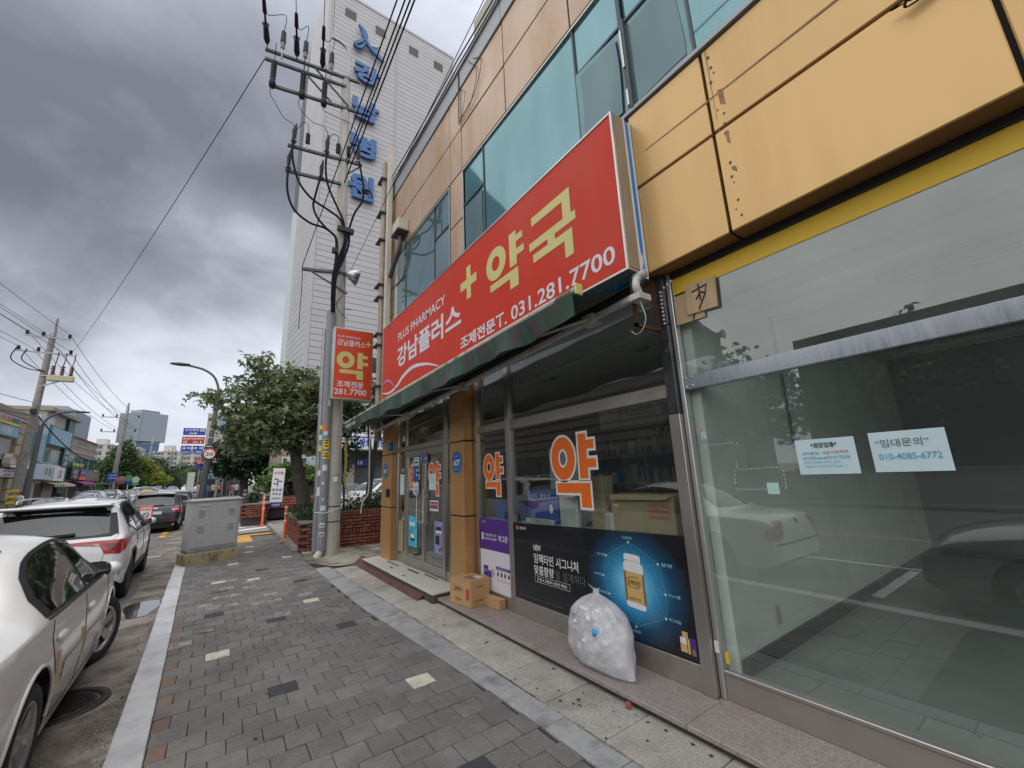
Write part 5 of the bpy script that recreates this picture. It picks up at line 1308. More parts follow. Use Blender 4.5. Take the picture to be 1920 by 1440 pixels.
text('산소\n미수', 'box_print', t, (-0.08, 0.05, h + 0.006), (0, -1, 0), (1, 0, 0), 0.2, 0.13, bold=0.02, world=False); sheet((0, 0, h + 0.004), (0, -1, 0), (1, 0, 0), [rect(0.05, 0.0, 0.16, 0.08)], 0.002).build('address_label', 'white', t)
sheet((0, -d / 2, 0), (1, 0, 0), UP, [rect(-0.15, 0.142, 0.15, 0.1455)], 0.002).build('tape_line', 'plywood', t)
t = ibox('low brown cardboard box half hidden behind the printed box', (2.78, 4.5, 0.08), R(4), 0.1, 0.42, 0.1)
# chip of brick in the step gap and a pebble
own('brick_chip', MB().box(2.405, 2.435, 2.17, 2.205, 0.008, 0.045), 'bright_brick', 'orange chip of brick lying against the granite step', 'brick chip', bevel=0.006)

# ------------------------------------------------------------------ rubbish bag full of white bottles
m, N, L, P = nodes_of('thin_plastic')
P.inputs['Base Color'].default_value = (0.93, 0.93, 0.96, 1); P.inputs['Roughness'].default_value = 0.24; P.inputs['Specular IOR Level'].default_value = 0.6
tb = N.new('ShaderNodeBsdfTransparent'); tl = N.new('ShaderNodeBsdfTranslucent'); tl.inputs[0].default_value = (0.93, 0.93, 0.96, 1)
m1 = N.new('ShaderNodeMixShader'); m1.inputs[0].default_value = 0.45; m2 = N.new('ShaderNodeMixShader'); m2.inputs[0].default_value = 0.3
L.new(P.outputs[0], m1.inputs[1]); L.new(tl.outputs[0], m1.inputs[2]); L.new(m1.outputs[0], m2.inputs[1]); L.new(tb.outputs[0], m2.inputs[2]); L.new(m2.outputs[0], N['Material Output'].inputs[0])
geo = N.new('ShaderNodeNewGeometry'); n1 = N.new('ShaderNodeTexNoise'); n1.inputs['Scale'].default_value = 16; n1.inputs['Detail'].default_value = 6; n1.inputs['Distortion'].default_value = 1.2
L.new(geo.outputs['Position'], n1.inputs['Vector']); bp = N.new('ShaderNodeBump'); bp.inputs['Strength'].default_value = 0.4; bp.inputs['Distance'].default_value = 0.03; L.new(n1.outputs['Fac'], bp.inputs['Height']); L.new(bp.outputs[0], P.inputs['Normal'])
bag = thing('rubbish_bag', 'knotted translucent white plastic bag full of empty bottles on the granite step', 'rubbish bag', (2.645, 2.62, 0.08))
from mathutils import noise as mnoise
def bag_r(a, t):
    """Radius of the bag by direction and height fraction."""
    prof = [(0, 0.17), (0.08, 0.262), (0.25, 0.29), (0.5, 0.285), (0.7, 0.245), (0.84, 0.165), (0.93, 0.075), (0.97, 0.028), (1.0, 0.022)]
    for (t0, r0_), (t1, r1_) in zip(prof, prof[1:]):
        if t <= t1: r = r0_ + (r1_ - r0_) * (t - t0) / (t1 - t0); break
    r *= 1 + 0.1 * mnoise.noise(Vector((math.cos(a) * 1.6, math.sin(a) * 1.6, t * 2.2))) + 0.055 * mnoise.noise(Vector((math.cos(a) * 5, math.sin(a) * 5, t * 7)))
    if t > 0.55: r *= 1 + 0.1 * math.sin(a * 9 + 2 * mnoise.noise(Vector((a, t, 3)))) * min(1, (t - 0.55) / 0.3)
    return r
V = []; F = []; nu, nt = 72, 54; H = 0.535
for i in range(nt + 1):
    t = i / nt
    for j in range(nu):
        a = 2 * math.pi * j / nu; r = bag_r(a, t)
        dx = math.cos(a) * r * 0.62; dy = math.sin(a) * r * 1.08
        z = H * t
        # a slack corner spills towards the near end
        c = max(0.0, math.cos(a - math.radians(248))) ** 5 * max(0, 1 - t / 0.55)
        dx += math.cos(math.radians(248)) * 0.05 * c; dy += math.sin(math.radians(248)) * 0.12 * c; z *= 1 - 0.5 * c * (1 - t)
        V.append((dx + 0.02 * t, dy + 0.03 * t, max(0.002, z - 0.005)))
for i in range(nt):
    for j in range(nu): F.append((i * nu + j, i * nu + (j + 1) % nu, (i + 1) * nu + (j + 1) % nu, (i + 1) * nu + j))
b = MB(); b.add(V, F, True); b.add(V[:nu], [tuple(range(nu))[::-1]]); b.build('film', 'thin_plastic', bag)
b = MB(); kx_, ky_ = 0.02, 0.03
b.add([(kx_, ky_, H - 0.02), (kx_ + 0.02, ky_ + 0.03, H + 0.01), (kx_, ky_ + 0.075, H + 0.035), (kx_ - 0.025, ky_ + 0.07, H + 0.05), (kx_ - 0.02, ky_ + 0.02, H + 0.015)], [(0, 1, 2, 3, 4)], True)
b.add([(kx_, ky_, H - 0.01), (kx_ - 0.03, ky_ - 0.02, H + 0.02), (kx_, ky_ - 0.05, H + 0.035), (kx_ + 0.02, ky_ - 0.03, H + 0.02)], [(0, 1, 2, 3)], True); b.lathe([(0.012, H - 0.03), (0.028, H - 0.005), (0.02, H + 0.012), (0.008, H + 0.02)], (kx_, ky_, 0), 10); b.build('knot', 'thin_plastic', bag)
groups = {'bottle_white': MB(), 'white': MB(), 'lilac_label': MB(), 'blue_cap': MB(), 'shelf_pale': MB()}
rr = random.Random(4)
for i in range(300):
    a = rr.uniform(0, 6.283); t = rr.uniform(0.03, 0.8) ** 1.1; rf = rr.uniform(0.5, 0.82); r = bag_r(a, t) * rf
    c = Vector((math.cos(a) * r * 0.62, math.sin(a) * r * 1.08 + 0.02, 0.025 + (H - 0.03) * t))
    M = Matrix.Translation(c) @ Matrix.Rotation(rr.uniform(0, 3.1), 4, 'X') @ Matrix.Rotation(rr.uniform(0, 3.1), 4, 'Y')
    s = rr.uniform(0.65, 1.0); k_ = rr.choice(['bottle_white'] * 6 + ['white'] * 4 + ['shelf_pale', 'shelf_pale', 'lilac_label'])
    groups[k_].lathe([(0.0001, -0.035 * s), (0.021 * s, -0.035 * s), (0.021 * s, 0.02 * s), (0.012 * s, 0.03 * s), (0.012 * s, 0.045 * s), (0.0001, 0.045 * s)], n=9, M=M)
for a, t in ((3.55, 0.52),):
    r = bag_r(a, t) * 0.86; groups['blue_cap'].lathe([(0.0001, -0.02), (0.026, -0.02), (0.026, 0.02), (0.0001, 0.02)], (math.cos(a) * r * 0.62, math.sin(a) * r * 1.08 + 0.02, 0.02 + (H - 0.03) * t), 12)
for k_, b in groups.items(): b.build('empty_bottle', k_, bag, kind='stuff')
# ------------------------------------------------------------------ cars
def pchip(pts):
    xs = [p[0] for p in pts]; ys_ = [p[1] for p in pts]; n = len(xs)
    h = [xs[i + 1] - xs[i] for i in range(n - 1)]; d = [(ys_[i + 1] - ys_[i]) / h[i] for i in range(n - 1)]
    m_ = [d[0]] + [0.0] * (n - 2) + [d[-1]]
    for i in range(1, n - 1):
        if d[i - 1] * d[i] > 0:
            w1, w2 = 2 * h[i] + h[i - 1], h[i] + 2 * h[i - 1]; m_[i] = (w1 + w2) / (w1 / d[i - 1] + w2 / d[i])
    def f(x):
        if x <= xs[0]: return ys_[0]
        if x >= xs[-1]: return ys_[-1]
        i = 0
        while x > xs[i + 1]: i += 1
        t = (x - xs[i]) / h[i]
        return (ys_[i] * (1 + 2 * t) * (1 - t) ** 2 + m_[i] * h[i] * t * (1 - t) ** 2 + ys_[i + 1] * t * t * (3 - 2 * t) + m_[i + 1] * h[i] * t * t * (t - 1))
    return f

SEDAN = dict(L=4.5, ra=-1.265, fa=1.27, Rw=0.315, Ra=0.38, sill=0.2,
    zt=[(-2.25, 0.42), (-2.235, 0.7), (-2.2, 0.86), (-2.1, 0.93), (-1.85, 0.97), (-1.5, 1.0), (-1.28, 1.08), (-0.9, 1.3), (-0.55, 1.405), (-0.1, 1.44), (0.3, 1.4), (0.62, 1.27), (1.0, 1.04), (1.18, 0.965), (1.6, 0.9), (1.95, 0.8), (2.14, 0.68), (2.22, 0.55), (2.25, 0.4)],
    zb=[(-2.25, 0.4), (-2.2, 0.78), (-2.05, 0.87), (-1.6, 0.91), (-0.8, 0.925), (0.3, 0.915), (1.0, 0.895), (1.6, 0.82), (2.05, 0.68), (2.2, 0.53), (2.25, 0.38)],
    w=[(-2.25, 0.56), (-2.2, 0.7), (-2.05, 0.785), (-1.6, 0.84), (-0.8, 0.855), (0.5, 0.855), (1.3, 0.845), (1.8, 0.8), (2.1, 0.69), (2.21, 0.58), (2.25, 0.46)],
    wr=[(-2.25, 0.48), (-2.05, 0.68), (-1.5, 0.68), (-1.1, 0.61), (-0.6, 0.555), (0.1, 0.555), (0.6, 0.585), (1.1, 0.66), (1.7, 0.66), (2.1, 0.52), (2.25, 0.36)],
    side=[[(-0.98, 0.965), (-0.1, 0.955), (-0.1, 1.36), (-0.42, 1.345), (-0.66, 1.29), (-0.88, 1.17), (-0.98, 1.07)], [(-0.02, 0.955), (0.93, 0.945), (0.8, 1.06), (0.5, 1.26), (0.33, 1.335), (-0.02, 1.365)]],
    sidetrim=[(-1.1, 0.945), (1.03, 0.925), (0.82, 1.08), (0.5, 1.285), (0.32, 1.36), (0.0, 1.385), (-0.44, 1.37), (-0.7, 1.31), (-0.93, 1.19), (-1.06, 1.06)],
    rear=[(-0.53, 1.03), (0.53, 1.03), (0.44, 1.345), (-0.44, 1.345)], front=[(-0.62, 1.0), (0.62, 1.0), (0.5, 1.37), (-0.5, 1.37)],
    lamps_r=[[(0.42, 0.87), (0.62, 0.86), (0.765, 0.74), (0.76, 0.6), (0.6, 0.6), (0.5, 0.68)]], lamps_f=[[(0.36, 0.72), (0.66, 0.74), (0.74, 0.66), (0.7, 0.58), (0.42, 0.58)]],
    gaps=[[(-0.06, 0.94), (-0.06, 0.5), (-0.12, 0.28)], [(-0.98, 0.96), (-1.04, 0.8), (-0.93, 0.6), (-0.85, 0.42), (-0.78, 0.28)], [(0.98, 0.92), (0.96, 0.6), (0.9, 0.28)], [(-0.78, 0.275), (0.9, 0.275)]],
    handles=[(-0.86, 0.785), (0.08, 0.775)], mirror=(0.6, 0.96), strip=[(-0.72, 0.5), (-0.12, 0.49), (0.02, 0.485), (0.86, 0.48)])

SUV = dict(L=4.39, ra=-1.315, fa=1.315, Rw=0.34, Ra=0.4, sill=0.3,
    zt=[(-2.195, 0.5), (-2.18, 0.9), (-2.13, 1.02), (-2.06, 1.1), (-1.97, 1.25), (-1.87, 1.43), (-1.8, 1.52), (-1.68, 1.565), (-1.2, 1.605), (-0.4, 1.63), (0.2, 1.6), (0.6, 1.48), (1.0, 1.24), (1.2, 1.12), (1.5, 1.07), (1.9, 0.99), (2.08, 0.88), (2.16, 0.7), (2.195, 0.45)],
    zb=[(-2.195, 0.48), (-2.15, 0.9), (-2.05, 1.02), (-1.6, 1.04), (-0.5, 1.0), (0.6, 0.985), (1.2, 0.98), (1.8, 0.92), (2.1, 0.75), (2.195, 0.42)],
    w=[(-2.195, 0.73), (-2.15, 0.8), (-2.05, 0.85), (-1.6, 0.885), (-0.6, 0.895), (0.8, 0.895), (1.6, 0.88), (2.0, 0.8), (2.14, 0.68), (2.195, 0.58)],
    wr=[(-2.195, 0.66), (-2.1, 0.74), (-1.9, 0.68), (-1.7, 0.62), (-0.8, 0.6), (0.2, 0.6), (0.8, 0.65), (1.2, 0.74), (1.7, 0.74), (2.1, 0.6), (2.195, 0.5)],
    side=[[(-1.62, 1.18), (-1.02, 1.04), (-1.02, 1.5), (-1.35, 1.46), (-1.5, 1.4)], [(-0.96, 1.03), (-0.02, 1.025), (-0.02, 1.535), (-0.96, 1.51)], [(0.05, 1.02), (1.0, 1.015), (0.85, 1.13), (0.5, 1.37), (0.3, 1.48), (0.05, 1.53)]],
    sidetrim=[(-1.74, 1.2), (-1.08, 1.015), (1.1, 0.995), (0.86, 1.17), (0.5, 1.41), (0.28, 1.515), (-0.3, 1.56), (-1.0, 1.54), (-1.4, 1.5), (-1.62, 1.42)],
    rear=[(-0.63, 1.07), (0.63, 1.07), (0.58, 1.42), (-0.58, 1.42)], reartrim=[(-0.735, 1.08), (-0.66, 1.04), (0.66, 1.04), (0.735, 1.08), (0.63, 1.5), (-0.63, 1.5)], front=[(-0.66, 1.16), (0.66, 1.16), (0.55, 1.56), (-0.55, 1.56)],
    lamps_r=[[(0.52, 0.99), (0.84, 0.985), (0.855, 0.93), (0.8, 0.78), (0.62, 0.8), (0.57, 0.9)]], lamps_f=[[(0.4, 0.9), (0.78, 0.9), (0.8, 0.8), (0.5, 0.8)]],
    gaps=[[(0.02, 1.0), (0.02, 0.6), (-0.02, 0.4)], [(-0.98, 1.03), (-1.02, 0.85), (-0.9, 0.6), (-0.82, 0.4)], [(1.05, 0.98), (1.02, 0.7), (0.96, 0.4)]],
    handles=[(-0.86, 0.9), (0.14, 0.885)], mirror=(0.8, 1.05), cladding=True)

def shifted(sp, **kw):
    q = dict(sp); q.update(kw); return q

def make_car(name, label, cat, loc, rz, sp, paint, group=None, lod=1.0, rim='alloy', rear=True, front=True, glassm='car_glass', plate=None, extras=None, spokes=5, steer=0.0):
    lst = 0.03 if lod > 0.7 else 0.07
    t = thing(name, label, cat, loc, rz, group)
    zt, zb, w, wr = (pchip(sp[k_]) for k_ in ('zt', 'zb', 'w', 'wr')); Lh = sp['L'] / 2
    us = set(np.linspace(-Lh, Lh, int(56 * lod)).tolist())
    for c in (sp['ra'], sp['fa']):
        for i in range(int(18 * lod) + 1): us.add(c + sp['Ra'] * math.cos(math.pi * i / int(18 * lod)))
    for q in (0.01, 0.025, 0.05, 0.08, 0.12): us.add(-Lh + q); us.add(Lh - q)
    us = sorted(us); rows_ = []
    for u in us:
        zbot = sp['sill'] + 0.12 * max(0, (abs(u) - Lh + 0.35) / 0.35) ** 2
        for c in (sp['ra'], sp['fa']):
            if abs(u - c) < sp['Ra']: zbot = max(zbot, sp['Rw'] + math.sqrt(sp['Ra'] ** 2 - (u - c) ** 2))
        W_, B, T, Rr = w(u), zb(u), zt(u), wr(u); B = max(B, zbot + 0.03); T = max(T, B + 0.02)
        crown = min(0.075, (T - B) * 0.6); ze = T - crown; pr = []
        n1, n2, n3 = (12, 7, 9) if lod > 0.7 else (7, 5, 6)
        for i in range(n1):
            s = i / (n1 - 1); z = zbot + (B - zbot) * s; q = max(0.0, min(1.0, (z - sp['sill']) / max(0.1, B - sp['sill'])))
            pr.append((W_ * (0.935 + 0.065 * math.sin(math.pi * min(1.0, 0.12 + q * 0.74))), z))
        xb = pr[-1][0]
        for i in range(1, n2):
            s = i / (n2 - 1); pr.append((xb + (Rr - xb) * s + 0.018 * math.sin(math.pi * s), B + (ze - B) * s))
        for i in range(1, n3):
            s = i / (n3 - 1); pr.append((Rr * (1 - s), ze + crown * (1 - (1 - s) ** 2.3)))
        rows_.append(pr)
    m_ = len(rows_[0]); V = []; F = []
    for u, pr in zip(us, rows_):
        V += [(x, u, z) for x, z in pr] + [(-x, u, z) for x, z in pr[-2::-1]]
    k_ = 2 * m_ - 1
    for i in range(len(us) - 1):
        for j in range(k_ - 1): F.append((i * k_ + j, (i + 1) * k_ + j, (i + 1) * k_ + j + 1, i * k_ + j + 1))
    F.append(tuple(range(k_))); F.append(tuple(range((len(us) - 1) * k_, len(us) * k_))[::-1])
    b = MB(); b.add(V, F[:-2], True); b.add(V, F[-2:], False)
    b.build('body', paint, t, merge=True)
    bvh = BVHTree.FromPolygons([Vector(p) for p in V], F)
    def hit(view, a, c):
        o, d = {'R': ((3, a, c), (-1, 0, 0)), 'L': ((-3, a, c), (1, 0, 0)), 'B': ((a, -5, c), (0, 1, 0)), 'F': ((a, 5, c), (0, -1, 0)), 'T': ((a, c, 4), (0, 0, -1))}[view]
        o, d = Vector(o), Vector(d); p, nrm, idx, dist = bvh.ray_cast(o, d)
        if p is None or (view in 'BF' and abs(p.y) < 0.6 * 0 ):
            q = bvh.find_nearest(o + d * (3 if view in 'RL' else 5 - Lh if view in 'BF' else 3)); p, nrm = q[0], q[1]
        if nrm.dot(d) > 0: nrm = -nrm
        return p, nrm
    def decal(nm, view, outline, m, off=0.004, step=0.11, parent=None):
        bm = bmesh.new()
        bm.faces.new([bm.verts.new((p[0], p[1], 0)) for p in outline])
        xs = [p[0] for p in outline]; zs = [p[1] for p in outline]
        for ax, lo, hi in ((0, min(xs), max(xs)), (1, min(zs), max(zs))):
            q = lo + step
            while q < hi - 0.01:
                no = (1, 0, 0) if ax == 0 else (0, 1, 0); co = (q, 0, 0) if ax == 0 else (0, q, 0)
                bmesh.ops.bisect_plane(bm, geom=bm.verts[:] + bm.edges[:] + bm.faces[:], plane_co=co, plane_no=no); q += step
        bm.verts.index_update(); vs_ = []
        for v in bm.verts:
            p, nrm = hit(view, v.co.x, v.co.y); vs_.append(p + nrm * off)
        fs = [tuple(v.index for v in f_.verts) for f_ in bm.faces]; bm.free()
        b = MB(); b.add(vs_, fs, True); return b.build(nm, m, parent or t)
    def fit(outline, gap):
        out = []
        for p, q in zip(outline, outline[1:] + outline[:1]):
            n_ = max(1, int(math.hypot(q[0] - p[0], q[1] - p[1]) / 0.07))
            for i in range(n_):
                u, z = p[0] + (q[0] - p[0]) * i / n_, p[1] + (q[1] - p[1]) * i / n_
                T, B = zt(u), zb(u); out.append((u, max(B - 0.03, min(z, T - min(0.075, (T - B) * 0.6) - gap))))
        return out
    def both(nm, outline, m, **kw):
        a = decal(nm, 'R', outline, m, **kw); c = decal(nm, 'L', outline, m, **kw); return a, c
    def line(nm, view, pts, m, r=0.004, off=0.0, dens=0.05, parent=None):
        P = []
        for p, q in zip(pts, pts[1:]):
            n_ = max(1, int(math.hypot(q[0] - p[0], q[1] - p[1]) / dens)); P += [(p[0] + (q[0] - p[0]) * i / n_, p[1] + (q[1] - p[1]) * i / n_) for i in range(n_)]
        P.append(pts[-1]); out = []
        for p in P:
            h_, nrm = hit(view, *p); out.append(h_ + nrm * off)
        b = MB(); b.tube(out, r, 5); return b.build(nm, m, parent or t)
    # underside and wheel wells
    b = MB(); b.box(-0.55, 0.55, -Lh + 0.2, Lh - 0.2, 0.19, 0.55); b.build('underbody', 'black', t)
    for c in (sp['ra'], sp['fa']):
        n_ = 14
        ringv = [(sp['Ra'] * math.cos(math.pi * i / n_), sp['Rw'] + sp['Ra'] * math.sin(math.pi * i / n_)) for i in range(n_ + 1)]
        for s in (-1, 1):
            vv = [(s * (w(c) * 0.975), c + y, z) for y, z in ringv] + [(s * 0.5, c + y, z) for y, z in ringv]
            b = MB(); b.add(vv, [(i, i + 1, i + n_ + 2, i + n_ + 1) for i in range(n_)]); b.add([(s * 0.52, c + y, z) for y, z in ringv], [tuple(range(n_ + 1))]); b.build('wheel_well', 'black', t)
    # wheels
    Rw = sp['Rw']
    for c in (sp['ra'], sp['fa']):
        for s in (1, -1):
            M = Matrix.Translation((s * (w(c) - 0.115), c, Rw)) @ Matrix.Rotation(steer if c > 0 else 0, 4, 'Z') @ (Matrix.Rotation(math.pi, 4, 'Z') if s < 0 else Matrix.Identity(4))
            b = MB(); b.lathe([(Rw * 0.66, -0.1), (Rw * 0.9, -0.105), (Rw * 0.985, -0.085), (Rw, -0.05), (Rw, 0.05), (Rw * 0.985, 0.085), (Rw * 0.9, 0.105), (Rw * 0.7, 0.098), (Rw * 0.66, 0.09)], n=28, axis='x', M=M)
            ty = b.build('wheel', 'rubber', t)
            b = MB(); b.lathe([(Rw * 0.68, 0.095), (Rw * 0.66, 0.1), (Rw * 0.6, 0.08), (Rw * 0.58, -0.02)], n=28, axis='x', M=M)
            b.lathe([(0.0001, 0.085), (Rw * 0.16, 0.083), (Rw * 0.2, 0.07), (Rw * 0.2, 0.03)], n=14, axis='x', M=M)
            for i in range(spokes):
                a = 2 * math.pi * i / spokes + 0.3; Q = M @ Matrix.Rotation(a, 4, 'X')
                vv = [(0.07, -0.035, Rw * 0.17), (0.07, 0.035, Rw * 0.17), (0.082, 0.055, Rw * 0.64), (0.082, -0.055, Rw * 0.64), (0.03, -0.03, Rw * 0.17), (0.03, 0.03, Rw * 0.17), (0.03, 0.045, Rw * 0.64), (0.03, -0.045, Rw * 0.64)]
                b.add([Q @ Vector(p) for p in vv], [(0, 1, 2, 3), (0, 4, 5, 1), (1, 5, 6, 2), (2, 6, 7, 3), (3, 7, 4, 0)])
            b.build('rim', rim, ty)
            b = MB(); b.lathe([(0.0001, 0.0), (Rw * 0.58, 0.0)], n=24, axis='x', M=M); b.build('brake_disc', 'black', ty)
    # glazing
    both('window_trim', fit(sp['sidetrim'], 0.004), 'trim_black', off=0.0035, step=0.055 if lod > 0.7 else 0.11)
    for q in sp['side']: both('window', fit(q, 0.028), glassm, off=0.006)
    if 'reartrim' in sp: decal('rear_trim', 'B', sp['reartrim'], 'trim_black', off=0.004)
    decal('rear_window', 'B', sp['rear'], glassm, off=0.008); decal('windscreen', 'F', sp['front'], glassm, off=0.006)
    for q in sp['lamps_r']: decal('tail_lamp', 'B', q, 'lamp_red', step=lst, off=0.006); decal('tail_lamp', 'B', [(-p[0], p[1]) for p in q], 'lamp_red', step=lst, off=0.006)
    for q in sp['lamps_f']: decal('headlamp', 'F', q, 'lamp_clear', step=0.07); decal('headlamp', 'F', [(-p[0], p[1]) for p in q], 'lamp_clear', step=0.07)
    if sp.get('cladding'):
        for c in (sp['ra'], sp['fa']):
            Ra = sp['Ra']; pts = [(c + (Ra + 0.055) * math.cos(math.pi * i / 16), max(0.32, Rw + (Ra + 0.055) * math.sin(math.pi * i / 16))) for i in range(17)]
            inn = [(c + (Ra + 0.004) * math.cos(math.pi * i / 16), max(0.31, Rw + (Ra + 0.004) * math.sin(math.pi * i / 16))) for i in range(16, -1, -1)]
            both('arch_trim', pts + inn, 'trim_black', off=0.006)
        both('sill_trim', [(-0.86, 0.31), (0.86, 0.31), (0.86, 0.44), (-0.86, 0.44)], 'trim_black', off=0.006)
        decal('bumper_trim', 'B', [(-0.8, 0.36), (0.8, 0.36), (0.83, 0.62), (0.62, 0.7), (-0.62, 0.7), (-0.83, 0.62)], 'trim_black', off=0.006); decal('bumper_trim', 'F', [(-0.7, 0.36), (0.7, 0.36), (0.72, 0.56), (-0.72, 0.56)], 'trim_black', off=0.006)
    if lod > 0.7:
        for g_ in sp['gaps']: line('panel_gap', 'R', g_, 'gap_dark'); line('panel_gap', 'L', g_, 'gap_dark')
        for a, c in sp['handles']:
            for view, s in (('R', 1), ('L', -1)):
                p, nrm = hit(view, a, c); b = MB(); M = Matrix.Translation(p + nrm * 0.012)
                b.box(-0.012, 0.012, -0.085, 0.085, -0.016, 0.016, M); b.build('door_handle', paint, t, bevel=0.008)
                decal('handle_cup', view, [(a + 0.075 * math.cos(i * 0.52) * 1.15, c + 0.04 * math.sin(i * 0.52)) for i in range(12)], 'gap_dark' if sp is not SEDAN else paint, off=0.003)
    for s in (1, -1):
        a, c = sp['mirror']; p, nrm = hit('R' if s > 0 else 'L', a, c)
        M = Matrix.Translation(p + Vector((s * 0.1, 0.0, 0.03))) @ Matrix.Rotation(-s * 1.15, 4, 'Z') @ Matrix.Diagonal((0.86, 1, 0.9, 1))
        b = MB(); b.lathe([(0.0001, 0.06), (0.05, 0.055), (0.085, 0.02), (0.092, -0.03), (0.08, -0.035)], n=14, axis='y', M=M @ Matrix.Diagonal((1.15, 1, 0.78, 1))); b.build('mirror', paint, t)
        b = MB(); b.lathe([(0.0001, -0.034), (0.08, -0.034)], n=14, axis='y', M=M @ Matrix.Diagonal((1.15, 1, 0.78, 1))); b.build('mirror_glass', 'car_glass_pale', t)
        b = MB(); b.tube([p - Vector((s * 0.02, 0, 0.0)), p + Vector((s * 0.07, 0, 0.01))], 0.022, 6); b.build('mirror_arm', 'trim_black', t)
    if plate is not None:
        z = plate; decal('number_plate', 'B', [(-0.26, z - 0.055), (0.26, z - 0.055), (0.26, z + 0.055), (-0.26, z + 0.055)], 'plate', off=0.012, step=0.2)
    if extras: extras(t, hit, decal, line)
    return t

# --- pearl white sedan beside the camera
def sedan_extras(t, hit, decal, line):
    pts = SEDAN['sidetrim'][:2]
    for v in 'RL':
        line('window_moulding', v, [(-1.08, 0.935), (1.0, 0.918)], 'trim_black', 0.008)
        line('door_strip', v, [(-0.7, 0.515), (-0.16, 0.505)], 'aluminium', 0.011); line('door_strip', v, [(-0.02, 0.5), (0.84, 0.49)], 'aluminium', 0.011)
        decal('side_moulding', v, [(-0.74, 0.46), (-0.13, 0.45), (-0.13, 0.57), (-0.7, 0.58)], 'paint_pearl', off=0.009); decal('side_moulding', v, [(-0.03, 0.45), (0.88, 0.44), (0.86, 0.55), (-0.03, 0.57)], 'paint_pearl', off=0.009)
        line('arch_lip', v, [(SEDAN['ra'] + 0.39 * math.cos(math.pi * i / 14), 0.315 + 0.39 * math.sin(math.pi * i / 14)) for i in range(15)], 'paint_pearl', 0.012)
        line('arch_lip', v, [(SEDAN['fa'] + 0.39 * math.cos(math.pi * i / 14), 0.315 + 0.39 * math.sin(math.pi * i / 14)) for i in range(15)], 'paint_pearl', 0.012)
        for a in (-0.12, 0.83 - 0.93): pass
        p, n_ = hit(v, -0.11, 0.56); b = MB(); b.box(-0.01, 0.014, -0.012, 0.012, -0.1, 0.1, Matrix.Translation(p)); b.build('door_guard', 'plywood', t, bevel=0.004)
        p, n_ = hit(v, -0.9, 0.6); b = MB(); b.box(-0.01, 0.014, -0.012, 0.012, -0.1, 0.1, Matrix.Translation(p)); b.build('door_guard', 'plywood', t, bevel=0.004)
        p, n_ = hit(v, 1.13, 0.74); b = MB(); b.box(-0.004, 0.006, -0.04, 0.04, -0.018, 0.018, Matrix.Translation(p)); b.build('side_repeater', 'lamp_clear', t, bevel=0.003)
    line('boot_gap', 'B', [(-0.62, 0.66), (-0.5, 0.72), (0.5, 0.72), (0.62, 0.66)], 'gap_dark')
    decal('boot_badge', 'B', oval(0, 0.83, 0.05, 0.04, 14), 'chrome', off=0.006); decal('bumper_strip', 'B', [(-0.7, 0.53), (0.7, 0.53), (0.7, 0.56), (-0.7, 0.56)], 'trim_black', off=0.006)
KR = R(1.55)
make_car('parked_sedan', 'old pearl white sedan with chrome door strips parked closest beside the kerb', 'car', (-1.66, 5.13, -0.12), KR, SEDAN, 'paint_pearl', 'cars parked along the kerb', plate=0.62, extras=sedan_extras, steer=-R(20))

